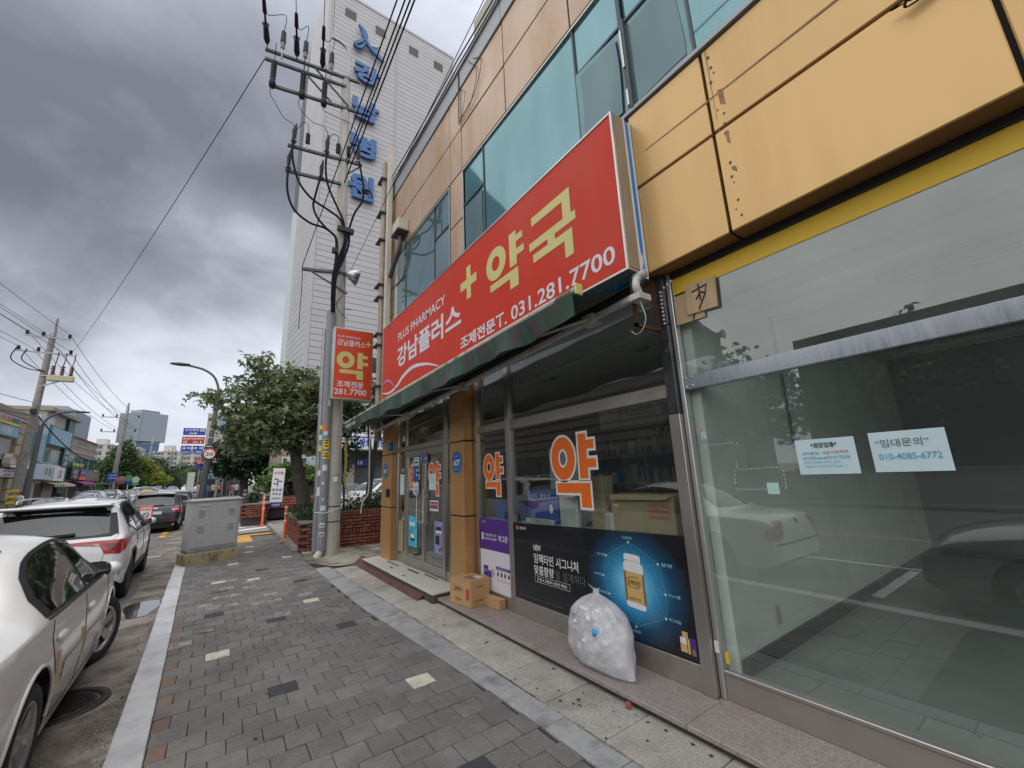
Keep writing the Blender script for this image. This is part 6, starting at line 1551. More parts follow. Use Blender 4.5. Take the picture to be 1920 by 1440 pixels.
# --- white compact suv
def suv_extras(paint):
    def go(t, hit, decal, line):
        decal('tail_light_bar', 'B', [(-0.58, 0.955), (0.58, 0.955), (0.58, 0.99), (-0.58, 0.99)], 'lamp_red', off=0.007)
        for q in SUV['lamps_r']:
            for s in (1, -1): decal('tail_lamp_core', 'B', [(s * (0.5 * (p[0] - 0.7) + 0.7), 0.5 * (p[1] - 0.9) + 0.9) for p in q], 'lamp_deep', off=0.009, step=0.03)
        for v in 'RL': decal('tail_lamp_side', v, [(-2.165, 0.985), (-1.84, 1.0), (-1.74, 0.975), (-1.8, 0.94), (-1.98, 0.87), (-2.165, 0.79)], 'lamp_red', off=0.006, step=0.03)
        decal('plate_recess', 'B', [(-0.34, 0.68), (0.34, 0.68), (0.36, 0.84), (-0.36, 0.84)], paint, off=0.002); line('tailgate_gap', 'B', [(-0.6, 0.68), (-0.56, 0.62), (0.56, 0.62), (0.6, 0.68)], 'gap_dark')
        line('tailgate_gap', 'B', [(-0.74, 1.08), (-0.62, 0.8), (-0.6, 0.68)], 'gap_dark'); line('tailgate_gap', 'B', [(0.74, 1.08), (0.62, 0.8), (0.6, 0.68)], 'gap_dark')
        p, n_ = hit('B', 0.18, 1.1); q, n2 = hit('B', -0.12, 1.1)
        b = MB(); b.beam(q + Vector((0, -0.03, 0.0)), p + Vector((0.08, -0.03, 0.015)), 0.03, 0.03); b.build('rear_wiper', 'trim_black', t)
        b = MB(); b.box(-0.6, 0.6, -1.99, -1.72, 1.5, 1.54); b.build('spoiler', paint, t, bevel=0.015); MB().box(-0.585, 0.585, -1.985, -1.74, 1.488, 1.5).build('spoiler_underside', 'trim_black', t)
        b = MB(); b.add([(0.0, -1.5, 1.6), (0.03, -1.42, 1.6), (-0.03, -1.42, 1.6), (0, -1.52, 1.66), (0.0, -1.38, 1.6), (0.03, -1.5, 1.59), (-0.03, -1.5, 1.59)], [(3, 5, 1), (3, 1, 4), (3, 4, 2), (3, 2, 6), (3, 6, 5)]); b.build('fin_aerial', paint, t)
        for s in (1, -1):
            b = MB(); b.tube(spline([(s * 0.56, -1.35, 1.59), (s * 0.57, -1.2, 1.635), (s * 0.575, -0.4, 1.655), (s * 0.57, 0.15, 1.625), (s * 0.565, 0.3, 1.57)], 6), 0.014, 6); b.build('roof_rail', 'aluminium', t)
        for s in (1, -1): decal('rear_reflector', 'B', [(s * 0.62, 0.5), (s * 0.78, 0.5), (s * 0.78, 0.56), (s * 0.62, 0.56)], 'lamp_red', off=0.01)
        decal('skid_plate', 'B', [(-0.5, 0.36), (0.5, 0.36), (0.45, 0.44), (-0.45, 0.44)], 'aluminium', off=0.011)
        for v in 'RL': decal('pillar_patch', v, [(-1.74, 1.22), (-1.66, 1.14), (-1.52, 1.14), (-1.6, 1.26)], 'trim_black', off=0.003)
    return go
suv = make_car('parked_suv', 'white compact suv with a red light bar parked ahead of the pearl sedan', 'car', (-2.03, 11.14, -0.12), KR, SUV, 'paint_white', 'cars parked along the kerb', rim='alloy_dark', plate=0.76, extras=suv_extras('paint_white'))
# dark suv farther along
def navy_extras(t, hit, decal, line):
    for s in (1, -1):
        decal('tail_lamp_core', 'B', [(s * 0.56, 0.87), (s * 0.78, 0.88), (s * 0.77, 0.93), (s * 0.6, 0.93)], 'lamp_clear', off=0.009, step=0.08)
        decal('rear_reflector', 'B', [(s * 0.55, 0.45), (s * 0.78, 0.47), (s * 0.78, 0.5), (s * 0.55, 0.49)], 'lamp_red', off=0.012)
    decal('tailgate_badge', 'B', [(-0.12, 0.975), (0.12, 0.975), (0.12, 0.995), (-0.12, 0.995)], 'chrome', off=0.008)
    line('bumper_crease', 'B', [(-0.75, 0.66), (0.75, 0.66)], 'gap_dark'); p, n_ = hit('B', 0.2, 1.08); b = MB(); b.beam(p + Vector((-0.3, -0.03, 0)), p + Vector((0.1, -0.03, 0.02)), 0.025, 0.025); b.build('rear_wiper', 'trim_black', t)
    b = MB(); b.box(-0.6, 0.6, -1.95, -1.72, 1.5, 1.535); b.build('spoiler', 'paint_navy', t, bevel=0.015)
    b = MB(); b.tube([(0.0, -1.45, 1.6), (0.0, -1.55, 1.8)], 0.006, 5); b.build('aerial', 'black', t)
text_pl = make_car('parked_suv', 'dark navy suv seen from behind with red tail lamps ahead of the white suv', 'car', (-2.15, 24.4, -0.12), KR, shifted(SUV, cladding=False, reartrim=SUV['reartrim']), 'paint_navy', 'cars parked along the kerb', plate=0.8, extras=navy_extras)
make_car('parked_van', 'black car parked beyond the dark navy suv', 'car', (-2.0, 31.2, -0.1), KR, shifted(SUV, cladding=False), 'paint_black', 'cars parked along the kerb', lod=0.6, plate=0.8)
tx_ = make_car('parked_taxi', 'pale taxi with a yellow roof lamp beyond the dark navy suv', 'taxi', (-3.9, 36.5, -0.05), KR, SEDAN, 'paint_silver', None, lod=0.6)
b = MB(); b.prism([(-0.33, 1.45), (0.33, 1.45), (0.28, 1.6), (0.12, 1.66), (-0.12, 1.66), (-0.28, 1.6)], 'y', -0.35, -0.15); b.build('roof_lamp', 'taxi_yellow', tx_, bevel=0.02)
# grey car that only the shop glass shows
make_car('parked_hatchback', 'dark silver car parked behind the pearl sedan, mirrored in the empty shop glass', 'car', (-1.62, -0.75, -0.12), KR, shifted(SEDAN, zt=[(p, q + (0.05 if abs(p) < 2.1 else 0)) for p, q in SEDAN['zt']]), 'paint_silver', 'cars parked along the kerb')

# traffic coming the other way and cars across the street
gq = 'cars across the street'
far_cars = [
    ('dark_sedan', 'black car at the near end of the row facing across the street', SEDAN, 'paint_black', -10.6, 28.0, math.pi),
    ('dark_sedan', 'dark grey sedan coming towards the shops with a wide windscreen', SEDAN, 'paint_grey', -8.55, 38.0, math.pi),
    ('white_hatchback', 'white car following the dark grey sedan', SEDAN, 'paint_white', -8.6, 47.0, math.pi),
    ('silver_suv', 'silver suv behind the oncoming white car', SUV, 'paint_silver', -9.8, 54.5, math.pi),
    ('dark_suv', 'dark navy suv behind the silver one on the far side', SUV, 'paint_navy', -9.5, 60.5, math.pi),
    ('dark_sedan', 'dark sedan behind the navy suv on the far side', SEDAN, 'paint_black', -9.6, 66.5, math.pi),
    ('silver_sedan', 'silver sedan farther back in the oncoming row', SEDAN, 'paint_silver', -9.3, 72.5, math.pi),
    ('white_suv', 'white suv turning across the far end of the street', SUV, 'paint_white', -8.6, 82.0, -R(74)),
    ('blue_suv', 'deep blue suv with a black roof behind the turning white one', SUV, 'paint_blue', -8.2, 88.0, 0.0),
    ('silver_sedan', 'silver car beyond the blue suv far down the street', SEDAN, 'paint_silver', -7.0, 97.0, math.pi),
    ('white_van', 'white car farthest down the middle of the street', SUV, 'paint_white', -5.2, 104.0, math.pi),
    ('white_sedan', 'small white sedan far down the kerb side', SEDAN, 'paint_white', -3.2, 100.0, 0.0),
]
for nm, lb, sp, pt_, x, y, rz in far_cars:
    make_car(nm, lb, 'car', (x, y, gz(y) - 0.12), rz, sp if sp is SEDAN else shifted(SUV, cladding=False), pt_, gq, lod=0.45, glassm='car_glass_pale')
make_car('white_suv', 'white suv parked in the hospital yard behind the hedge', 'car', (5.6, 17.6, 0.05), R(112), shifted(SUV, cladding=False), 'paint_white', 'cars in the hospital yard', lod=0.7, glassm='car_glass_pale')
make_car('blue_hatchback', 'pale blue small car parked in the hospital yard beside the white suv', 'car', (5.5, 22.4, 0.05), R(150), SEDAN, 'paint_sky', 'cars in the hospital yard', lod=0.45, glassm='car_glass_pale')
# ------------------------------------------------------------------ utility pole beside the shop
PX, PY = 2.19, 10.42
pole = thing('utility_pole', 'tall round concrete utility pole with steel crossarms beside the upright sign', 'utility pole', (PX, PY, 0))
def PB(b, name, m, **k): return b.build(name, m, pole, world=True, **k)
def pole_x(z): return PX - 0.018 * z
PB(MB().tube([(pole_x(z), PY, z) for z in (0, 3, 6, 9, 13.15)], [0.185, 0.172, 0.155, 0.135, 0.11], 20), 'post', 'pole_concrete')
for z in (0.72, 1.05, 1.75, 2.65, 4.2, 5.7, 6.9, 7.55):
    b = MB(); r = 0.19 - 0.006 * z; b.lathe([(r, z - 0.012), (r + 0.004, z), (r, z + 0.012)], (pole_x(z), PY, 0), 20); PB(b, 'strap', 'galvanised' if z > 1.5 else 'wire_dark')
arms = [((-0.06, 10.6, 12.98), (2.3, 10.3, 13.06)), ((-0.04, 10.6, 12.68), (1.95, 10.32, 12.72)), ((0.12, 10.5, 11.82), (2.45, 10.28, 12.02)), ((0.64, 10.45, 10.18), (2.47, 10.27, 10.28)), ((0.64, 10.45, 9.42), (1.95, 10.3, 9.47)), ((1.18, 10.42, 6.8), (2.28, 10.26, 6.87))]
for a, c in arms: PB(MB().beam(a, c, 0.075, 0.075), 'crossarm', 'arm_steel', bevel=0.006)
for a, c in (((1.13, 10.4, 12.93), (2.03, 10.28, 12.05)), ((0.98, 10.45, 12.6), (1.7, 10.35, 11.9)), ((1.35, 10.36, 6.78), (2.24, 10.24, 6.3)), ((2.4, 10.3, 10.2), (2.1, 10.3, 9.85))):
    PB(MB().beam(a, c, 0.05, 0.03), 'brace', 'arm_steel')
PB(MB().tube(spline([(2.0, PY, 13.1), (2.03, PY, 13.6), (2.01, PY, 13.98), (1.93, PY, 14.2), (1.75, PY, 14.3), (1.5, PY, 14.32)], 6), 0.04, 8), 'gooseneck', 'galvanised')
def rod(a, c, r, n=9):
    """A ribbed insulator between two points."""
    a, c = Vector(a), Vector(c); P = []; q = []
    for i in range(n * 2 + 1): P.append(a.lerp(c, i / (n * 2))); q.append(r if i % 2 else r * 0.55)
    return MB().tube(P, q, 10)
wend = [(-3.7, -15, 13.6), (-3.1, -15, 13.6), (-2.7, -15, 13.6)]
wires = []
for (x, e_) in zip((-0.02, 0.68, 1.32), wend):
    a = Vector((x, 10.55 - 0.08 * x, 13.03)); d = (Vector(e_) - a).normalized()
    p = [a + d * q + Vector((0, 0, -0.006 * q)) for q in (0.12, 0.55, 0.9, 1.25)]
    PB(MB().tube([a, p[0]], 0.015, 6), 'shackle', 'wire_dark'); PB(MB().tube([p[0], p[0].lerp(p[1], .2), p[1], p[1] + d * 0.06], [0.05, 0.075, 0.06, 0.085], 10), 'strain_insulator', 'insulator')
    PB(MB().tube([p[1] + d * 0.06, p[2]], 0.025, 6), 'clamp', 'insulator'); PB(MB().tube([p[2], p[3]], [0.05, 0.04], 8), 'wire_sleeve', 'insulator')
    wires.append((p[3], e_, p[2]))
for x, wi in zip((0.32, 0.87, 1.54), wires):
    z = 13.08; yq = 10.55 - 0.08 * x
    PB(MB().tube([(x, yq, z - 0.25), (x, yq, z + 0.1)], 0.02, 6), 'pin', 'galvanised'); PB(rod((x, yq, z + 0.1), (x, yq, z + 0.32), 0.06, 3), 'pin_insulator', 'porcelain'); PB(MB().tube([(x, yq, z + 0.3), (x, yq, z + 0.66)], [0.07, 0.06], 10), 'pin_cover', 'insulator')
    PB(MB().tube(spline([wi[2], wi[2] + Vector((0.12, 0.1, 0.12)), (x, yq - 0.25, z + 0.95), (x, yq, z + 0.66)], 6), 0.009, 5), 'jumper', 'cable_black')
for x in (0.17, 0.86, 1.4):
    yq = 10.45 - 0.06 * x; z1 = 12.62; z0 = 11.86 + 0.04 * x
    PB(rod((x, yq, z1 - 0.05), (x, yq, z0), 0.075, 7), 'rod_insulator', 'insulator'); PB(MB().lathe([(0.0001, z0 - 0.16), (0.07, z0 - 0.14), (0.085, z0), (0.05, z0 + 0.14)], (x, yq, 0), 10), 'fuse_holder', 'insulator')
    PB(MB().tube([(x, yq, z1 + 0.55), (x, yq, z1)], 0.01, 5), 'jumper', 'cable_black')
for x, z, rr_ in ((0.76, 10.3, 0.04), (1.55, 10.36, 0.04), (2.36, 10.4, 0.04), (0.69, 9.46, 0.035), (1.45, 9.5, 0.035)):
    PB(MB().tube([(x, 10.3, z - 0.12), (x, 10.3, z + 0.25), (x + 0.03, 10.3, z + 0.5)], [rr_, rr_ * 1.5, 0.015], 8), 'cable_end', 'insulator'); PB(MB().lathe([(0.0001, -0.03), (0.07, -0.02), (0.07, 0.02), (0.0001, 0.03)], (x, 10.32, z - 0.03), 10), 'cable_clamp', 'porcelain')
for x, z in ((1.08, 10.32), (1.83, 10.38), (2.1, 10.42)):
    PB(MB().tube([(x, 10.33, z - 0.18), (x, 10.33, z + 0.05)], 0.015, 6), 'pin', 'galvanised'); PB(rod((x, 10.33, z + 0.02), (x, 10.33, z + 0.34), 0.06, 5), 'surge_arrester', 'insulator')
curves = {
 0.028: [[(0.73, 10.15, 10.2), (0.73, 10.15, 9.87), (0.78, 10.15, 9.48), (0.95, 10.15, 8.98), (1.26, 10.15, 8.64), (1.7, 10.15, 8.45), (1.95, 10.15, 8.3), (2.08, 10.15, 8.0)],
  [(1.53, 10.2, 10.3), (1.53, 10.15, 9.61), (1.62, 10.15, 9.15), (1.82, 10.15, 8.72), (2.0, 10.15, 8.35), (2.1, 10.15, 8.0)],
  [(2.37, 10.2, 10.3), (2.5, 10.15, 9.52), (2.48, 10.15, 9.05), (2.3, 10.15, 8.61), (2.18, 10.15, 8.1)],
  [(0.68, 10.2, 9.4), (0.7, 10.15, 8.69), (0.87, 10.15, 8.21), (1.23, 10.15, 7.96), (1.57, 10.15, 7.93), (1.78, 10.15, 7.83), (1.87, 10.15, 7.71), (1.9, 10.14, 7.28), (1.87, 10.12, 6.78), (1.85, 10.12, 6.0)],
  [(1.43, 10.2, 9.45), (1.33, 10.15, 8.79), (1.3, 10.15, 8.45), (1.41, 10.15, 8.16), (1.65, 10.15, 7.92), (1.87, 10.15, 7.75), (1.92, 10.14, 7.3), (1.9, 10.12, 6.8), (1.88, 10.12, 6.0)]],
 0.03: [[(2.08, 10.16, 8.05), (2.08, 10.14, 7.65), (1.97, 10.12, 7.22), (1.88, 10.1, 6.86), (1.84, 10.08, 6.52), (1.87, 10.12, 5.7)], [(2.14, 10.16, 8.05), (2.12, 10.14, 7.65), (2.02, 10.12, 7.2), (1.92, 10.1, 6.86), (1.88, 10.08, 6.5), (1.9, 10.12, 5.7)], [(2.2, 10.18, 8.1), (2.18, 10.14, 7.6), (2.06, 10.12, 7.15), (1.95, 10.1, 6.8), (1.9, 10.08, 6.4), (1.92, 10.12, 5.7)]],
 0.008: [[(0.15, 10.4, 11.75), (0.15, 10.3, 11.37), (0.34, 10.3, 11.05), (0.49, 10.3, 10.83), (0.7, 10.3, 10.74), (0.79, 10.3, 10.56)], [(0.86, 10.4, 11.75), (0.79, 10.3, 11.54), (0.84, 10.3, 11.31), (1.02, 10.3, 11.13), (1.19, 10.3, 11.04), (1.41, 10.3, 11.05), (1.53, 10.3, 10.93), (1.55, 10.3, 10.62)],
  [(1.4, 10.4, 11.8), (1.41, 10.3, 11.56), (1.69, 10.3, 11.52), (2.05, 10.3, 11.53), (2.25, 10.3, 11.36), (2.34, 10.3, 11.02), (2.36, 10.3, 10.7)], [(0.8, 10.3, 10.6), (0.95, 10.3, 10.92), (1.07, 10.3, 10.9), (1.08, 10.33, 10.65)], [(1.56, 10.3, 10.7), (1.7, 10.3, 10.95), (1.82, 10.3, 10.9), (1.83, 10.33, 10.72)],
  [(2.1, 10.2, 6.2), (1.98, 10.2, 5.9), (2.2, 10.2, 5.65), (2.28, 10.22, 5.62)], [(1.18, 10.4, 6.85), (1.2, 10.36, 6.4), (1.2, 10.36, 5.2)]]}
for r, lst in curves.items():
    for c in lst: PB(MB().tube(spline(c, 7), r, 7), 'cable', 'cable_black')
PB(MB().box(1.9, 2.3, 10.1, 10.22, 7.98, 8.1), 'cable_bracket', 'black'); PB(MB().box(1.8, 1.94, 10.08, 10.2, 7.3, 7.42), 'cable_bracket', 'black')
cone = MB(); cone.lathe([(0.05, 0.0), (0.1, 0.05), (0.24, 0.3), (0.0001, 0.28)], n=16, M=Matrix.Translation((2.18, 10.22, 6.86)) @ Matrix.Rotation(R(100), 4, 'Y')); PB(cone, 'floodlight', 'aluminium')
for i in range(9): PB(MB().tube([(pole_x(3 + i) + 0.1, PY - 0.1, 3.2 + i * 0.9), (pole_x(3 + i) + 0.28, PY - 0.14, 3.2 + i * 0.9)], 0.009, 5), 'step_peg', 'wire_dark')
sheet((PX - 0.0, PY - 0.187, 0), (1, 0, 0), UP, [rect(-0.07, 1.6, 0.03, 1.72)], 0.006).build('pole_plate', 'white', pole, world=True)
b = MB(); b.tube(spline([(2.36, 10.3, 2.62), (2.38, 10.26, 2.0), (2.37, 10.24, 1.6), (2.48, 10.2, 1.25), (2.56, 10.18, 1.05)], 6), 0.012, 6); b.tube(spline([(2.39, 10.3, 2.6), (2.41, 10.26, 2.0), (2.4, 10.24, 1.55), (2.5, 10.2, 1.2), (2.6, 10.18, 1.0)], 6), 0.012, 6); PB(b, 'guy_guard', 'hose_yellow')

# cable pipes beside the pole
t = thing('cable_pipe', 'thick grey steel cable pipe covered in stickers in front of the concrete pole', 'pipe', (1.93, 10.28, 0))
MB().tube([(1.955, 10.3, 0.12), (1.885, 10.25, 5.75)], 0.105, 16).build('pipe', 'conduit_grey', t, world=True)
b = MB(); b.tube([(1.95, 10.3, 0.14), (1.9, 10.24, 0.05), (1.83, 10.2, -0.02)], 0.075, 12); b.build('pipe_foot', 'pipe_ivory', t, world=True)
rr = random.Random(12)
def pipe_sticker(z, h, wdt, m, a0=-0.5, t=t, x0=1.955, r=0.107, slope=-0.0125):
    b = MB(); n_ = 6
    cx_, cy_ = x0 + slope * z, 10.3 - 0.009 * z
    v = []
    for i in range(n_ + 1):
        a = -math.pi / 2 + a0 + (wdt / r) * (i / n_ - 0.5)
        for zz_ in (z, z + h): v.append((cx_ + r * math.cos(a), cy_ + r * math.sin(a), zz_))
    b.add(v, [(2 * i, 2 * i + 2, 2 * i + 3, 2 * i + 1) for i in range(n_)], True); return b.build('sticker', m, t, world=True)
for z, h, wdt, m, a in ((2.35, 0.22, 0.12, 'sign_yellow', 0.0), (2.13, 0.16, 0.16, 'sign_yellow', 0.1), (0.98, 0.11, 0.12, 'reflector', -0.05), (0.62, 0.1, 0.11, 'paper', -0.1), (0.43, 0.1, 0.11, 'sign_pale_blue', -0.1), (2.75, 0.12, 0.08, 'sticker_orange', -0.35), (1.85, 0.14, 0.1, 'reflector', -0.1), (3.35, 0.26, 0.07, 'reflector', 0.3), (2.66, 0.1, 0.09, 'paper', -0.2), (1.55, 0.06, 0.05, 'reflector', -0.3), (1.2, 0.05, 0.04, 'paper', -0.2)):
    pipe_sticker(z, h, wdt, m, a)
for z, h, wdt, a in ((2.4, 0.03, 0.09, 0.0), (2.47, 0.03, 0.09, 0.0), (2.53, 0.025, 0.09, 0.0), (2.17, 0.03, 0.12, 0.1), (2.23, 0.025, 0.12, 0.1)): pipe_sticker(z, h, wdt, 'ink_black', a, r=0.1085)
for z in (0.65, 0.46): pipe_sticker(z, 0.03, 0.08, 'ink_red', -0.1, r=0.1085)
t2 = thing('cable_pipe', 'thinner pale grey cable pipe on the road side of the sticker covered pipe', 'pipe', (1.83, 10.5, 0))
MB().tube([(1.86, 10.5, 0.02), (1.79, 10.42, 5.3)], 0.06, 12).build('pipe', 'galvanised', t2, world=True)
for z, h, m in ((2.8, 0.09, 'sign_yellow'), (2.3, 0.12, 'sign_yellow'), (2.55, 0.12, 'paper'), (1.75, 0.12, 'reflector'), (1.3, 0.2, 'reflector')): pipe_sticker(z, h, 0.08, m, -0.2, t2, 1.86, 0.063, -0.013)
b = MB(); b.tube(spline([(1.78, 10.35, 0.95), (1.95, 10.15, 0.93), (2.2, 10.2, 0.98), (2.37, 10.3, 1.02)], 6), 0.008, 5); own('pole_tie', b, 'paper', 'twisted white plastic cord tied round the pipes and the pole', 'cord')

# overhead wires as single runs
def wire(label, a, c, sag, r, m='wire_dark', nm='overhead_wire', n=16):
    return own(nm, MB().tube(catenary(a, c, sag, n), r, 5, smooth=True), m, label, 'wire', 'overhead wires')
for (a, c, _), w_ in zip(wires, ('nearest the road', 'in the middle', 'nearest the tower')): wire('power line running overhead from the top crossarm, ' + w_, a, c, 0.2, 0.009)
wire('thin line running overhead from the gooseneck on the pole top', (1.52, 10.39, 14.45), (-2.4, -15, 14.2), 0.3, 0.006)
for i, (a, c) in enumerate((((2.05, 10.25, 10.25), (1.75, -12, 10.5)), ((2.07, 10.25, 10.1), (1.9, -12, 10.4)), ((2.02, 10.25, 9.5), (1.82, -12, 10.2)))):
    wire(('thick black cable running overhead from the pole above the shop, ') + ('upper', 'middle', 'lower')[i] + ' one', a, c, 0.12, 0.016, 'cable_black')
wire('thin cable running overhead to the low bracket arm on the pole', (1.18, 10.42, 6.84), (1.05, -12, 7.2), 0.1, 0.009, 'cable_black')
wire('thin pale cable beside the thick ones over the shop', (2.3, 10.25, 7.0), (2.35, -12, 9.9), 0.05, 0.006)
wire('long guy line crossing the sky from the crossarm to the far pole', (-0.05, 10.6, 12.66), (-11.75, 50, 13.5), 0.5, 0.012, n=30)

# ------------------------------------------------------------------ poles down the street
def far_pole(label, x, y, h, arms_, r=0.17, transformer=False, lean=0.0):
    z0 = gz(y)
    t = thing('utility_pole', label, 'utility pole', (x, y, z0 - 0.1), 0, 'utility poles down the street')
    MB().tube([(x, y, z0 - 0.1), (x + lean, y, z0 + h - 1.6)], [r * 1.25, r * 0.8], 10).build('post', 'bark' if False else 'concrete', t, world=True)
    MB().tube([(x + lean, y, z0 + h - 1.7), (x + lean * 1.1, y, z0 + h)], [r * 0.85, r * 0.45], 8).build('pole_cap', 'galvanised', t, world=True)
    for xa, xb, z in arms_:
        MB().beam((x + xa, y - 0.15, z0 + z), (x + xb, y - 0.15, z0 + z - 0.03), 0.12, 0.12).build('crossarm', 'galvanised', t, world=True)
        for q in (xa + 0.1, xa + (xb - xa) * 0.38, xb - 0.1): rod((x + q, y - 0.15, z0 + z + 0.06), (x + q, y - 0.15, z0 + z + 0.42), 0.13, 3).build('insulator', 'insulator', t, world=True)
    if transformer:
        MB().box(x + 0.5, x + 2.1, y - 0.5, y - 0.1, z0 + 10.75, z0 + 11.25).build('switch_box', 'ivory_plastic', t, world=True, bevel=0.05)
        MB().beam((x + 0.1, y - 0.2, z0 + 10.2), (x + 1.3, y - 0.3, z0 + 10.8), 0.1, 0.1).build('brace', 'galvanised', t, world=True); MB().beam((x, y - 0.2, z0 + 11.2), (x + 0.7, y - 0.3, z0 + 11.15), 0.1, 0.1).build('brace', 'galvanised', t, world=True)
        for q in (0.75, 1.3, 1.85): rod((x + q, y - 0.3, z0 + 11.25), (x + q, y - 0.3, z0 + 12.1), 0.16, 4).build('bushing', 'lamp_deep', t, world=True)
        for q in (-1.6, -1.0): MB().tube(spline([(x + q, y - 0.2, z0 + 13.4), (x + q - 0.1, y - 0.4, z0 + 12.4), (x + q + 0.8, y - 0.4, z0 + 11.7), (x + 0.3, y - 0.3, z0 + 11.5)], 6), 0.04, 5).build('jumper', 'cable_black', t, world=True)
        for q in (0.85, 1.35, 1.9): MB().tube(spline([(x + q, y - 0.2, z0 + 13.3), (x + q + 0.05, y - 0.4, z0 + 12.7), (x + q - 0.05, y - 0.3, z0 + 12.1)], 5), 0.035, 5).build('jumper', 'cable_black', t, world=True)
        b = MB()
        for i in range(3): b.box(x - 0.3, x + 0.3, y - 0.32, y - 0.26, z0 + 0.75 + i * 0.45, z0 + 0.95 + i * 0.45, Matrix.Identity(4))
        b.build('warning_band', 'sign_yellow', t, world=True); MB().lathe([(0.27, z0 + 0.6), (0.265, z0 + 2.1)], (x, y, 0), 10).build('warning_wrap', 'sign_black', t, world=True)
        MB().box(x + 0.02, x + 0.4, y - 0.6, y - 0.3, z0 + 7.9, z0 + 8.3).build('meter_box', 'black', t, world=True)
    return t
far_pole('tall concrete pole with a switch box at the roadside across the street', -13.3, 50, 16.4, [(-1.3, 1.4, 14.6), (-1.6, 1.65, 13.2)], 0.26, True, 0.25)
far_pole('concrete pole standing before the dense green tree', -13.0, 84, 14.2, [(-2.3, 1.9, 11.9), (-2.2, 1.7, 9.7)], 0.26, False, 0.35)
far_pole('slim tan pole right of the yellow green tree', -13.2, 118, 12.2, [(-1.5, 1.5, 10.5), (-1.2, 1.2, 8.4)], 0.25, False, 0.3)
far_pole('thin pole in the middle of the far street', -13.0, 158, 12.5, [(-1.5, 1.5, 11)], 0.25, False, 0.5)
far_pole('thin pole before the far apartments', -12.6, 190, 13, [(-1.5, 1.5, 11.4)], 0.25, False, 0.4)
for i, (xa, z) in enumerate(((-1.2, 14.98), (-0.3, 15.0), (1.3, 15.0), (-1.5, 13.55), (-0.7, 13.5), (0.9, 13.5), (1.5, 13.5))):
    nm_ = ('first', 'second', 'third', 'fourth', 'fifth', 'sixth', 'seventh')[i]
    own('overhead_wire', MB().tube(catenary((-13.3 + xa, 49.85, z + gz(50)), (-14.6 + xa * 0.8, 2, z - 0.3), 0.6, 20), 0.016, 5), 'wire_dark', f'{nm_} line from the switch box pole towards the near end of the far side', 'wire', 'overhead wires')
    own('overhead_wire', MB().tube(catenary((-13.3 + xa, 49.85, z + gz(50)), (-12.6 + xa * 0.9, 83.8, (12.3 if i < 3 else 10.1) + gz(84)), 0.7, 20), 0.02, 5), 'wire_dark', f'{nm_} line from the switch box pole down to the pole by the dense tree', 'wire', 'overhead wires')
own('overhead_wire', MB().tube(catenary((-13.2, 49.8, 8.5), (-13.4, 84, 5.8), 1.6, 24), 0.05, 5), 'cable_black', 'heavy black cable sagging from the switch box pole past the blue signs', 'wire', 'overhead wires')
for i, z in enumerate((9.1, 8.0)):
    own('overhead_wire', MB().tube(catenary((-13.3, 49.8, z), (-16.5, 12, z + 0.2), 0.5, 20), 0.022, 5), 'cable_black', ('upper' if i == 0 else 'lower') + ' dark cable leaving the switch box pole at roof height', 'wire', 'overhead wires')

# ------------------------------------------------------------------ street lamps
def street_lamp(label, pts, x, y, r, m, head):
    t = thing('street_lamp', label, 'street lamp', (x, y, gz(y) - 0.1))
    MB().tube(pts[0], [r, r * 0.72], 12).build('post', m, t, world=True)
    MB().tube(spline(pts[1], 8), r * 0.42, 8).build('arm', m, t, world=True)
    b = MB(); b.lathe([(0.0001, -0.5), (0.12, -0.42), (0.16, 0.0), (0.1, 0.35), (0.05, 0.42)], n=10, M=Matrix.Translation(head) @ Matrix.Rotation(R(-90 if pts[1][-1][0] < pts[1][0][0] else 90), 4, 'Y') @ Matrix.Diagonal((0.6, 1.3, 1, 1)))
    b.build('lantern', 'metal_dark', t, world=True); return t
l1 = street_lamp('grey street lamp with a curved arm rising behind the metal cabinet', [[(-0.84, 28, -0.05), (-0.52, 28, 6.72)], [(-0.52, 28, 6.6), (-0.6, 28, 7.2), (-0.85, 28, 7.75), (-1.35, 28, 8.1), (-2.1, 28, 8.27)]], -0.84, 28, 0.145, 'post_grey', (-2.4, 28, 8.28))
MB().tube([(-0.8, 28, 0), (-0.7, 28, 2.6)], 0.16, 12).build('post_sleeve', 'metal_dark', l1, world=True)
l2 = street_lamp('dark street lamp arching out from the far pavement beside the switch box pole', [[(-12.2, 48, 0), (-12.1, 48, 7.0)], [(-12.1, 48, 6.9), (-11.95, 48, 7.42), (-11.45, 48, 7.95), (-10.7, 48, 8.18), (-10.1, 48, 8.2)]], -12.2, 48, 0.2, 'post_grey', (-9.9, 48, 8.18))

# signs on the lamp post: three direction panels and the speed limit disc
y_ = 27.75
def panel_sign(label, x0, x1, z0, z1, m, y=y_, slant=0.03):
    t = thing('direction_sign', label, 'road sign', ((x0 + x1) / 2, y, z0), 0, 'parking direction panels on the lamp post')
    b = MB(); b.box(x0, x1, y, y + 0.04, z0, z1); b.build('panel', 'white', t, world=True, bevel=0.01)
    sheet((0, y, 0), RX, UP, [rect(x0 + 0.015, z0 + 0.015, x1 - 0.015, z1 - 0.015)], 0.003).build('face', m, t, world=True)
    MB().tube([(x1 - 0.1, y + 0.06, z1 - 0.05), (-0.55, y + 0.15, z1 - 0.05)], 0.02, 6).build('bracket', 'white', t, world=True); return t
def tw(t, body, x, z, w, h, y=y_, m='white', bold=0.02): text(body, m, t, (x, y - 0.006, z), RX, UP, w, h, bold=bold)
def shapes(t, polys, y=y_, m='white', lift=0.006): sheet((0, y, 0), RX, UP, polys, lift).build('symbol', m, t, world=True)
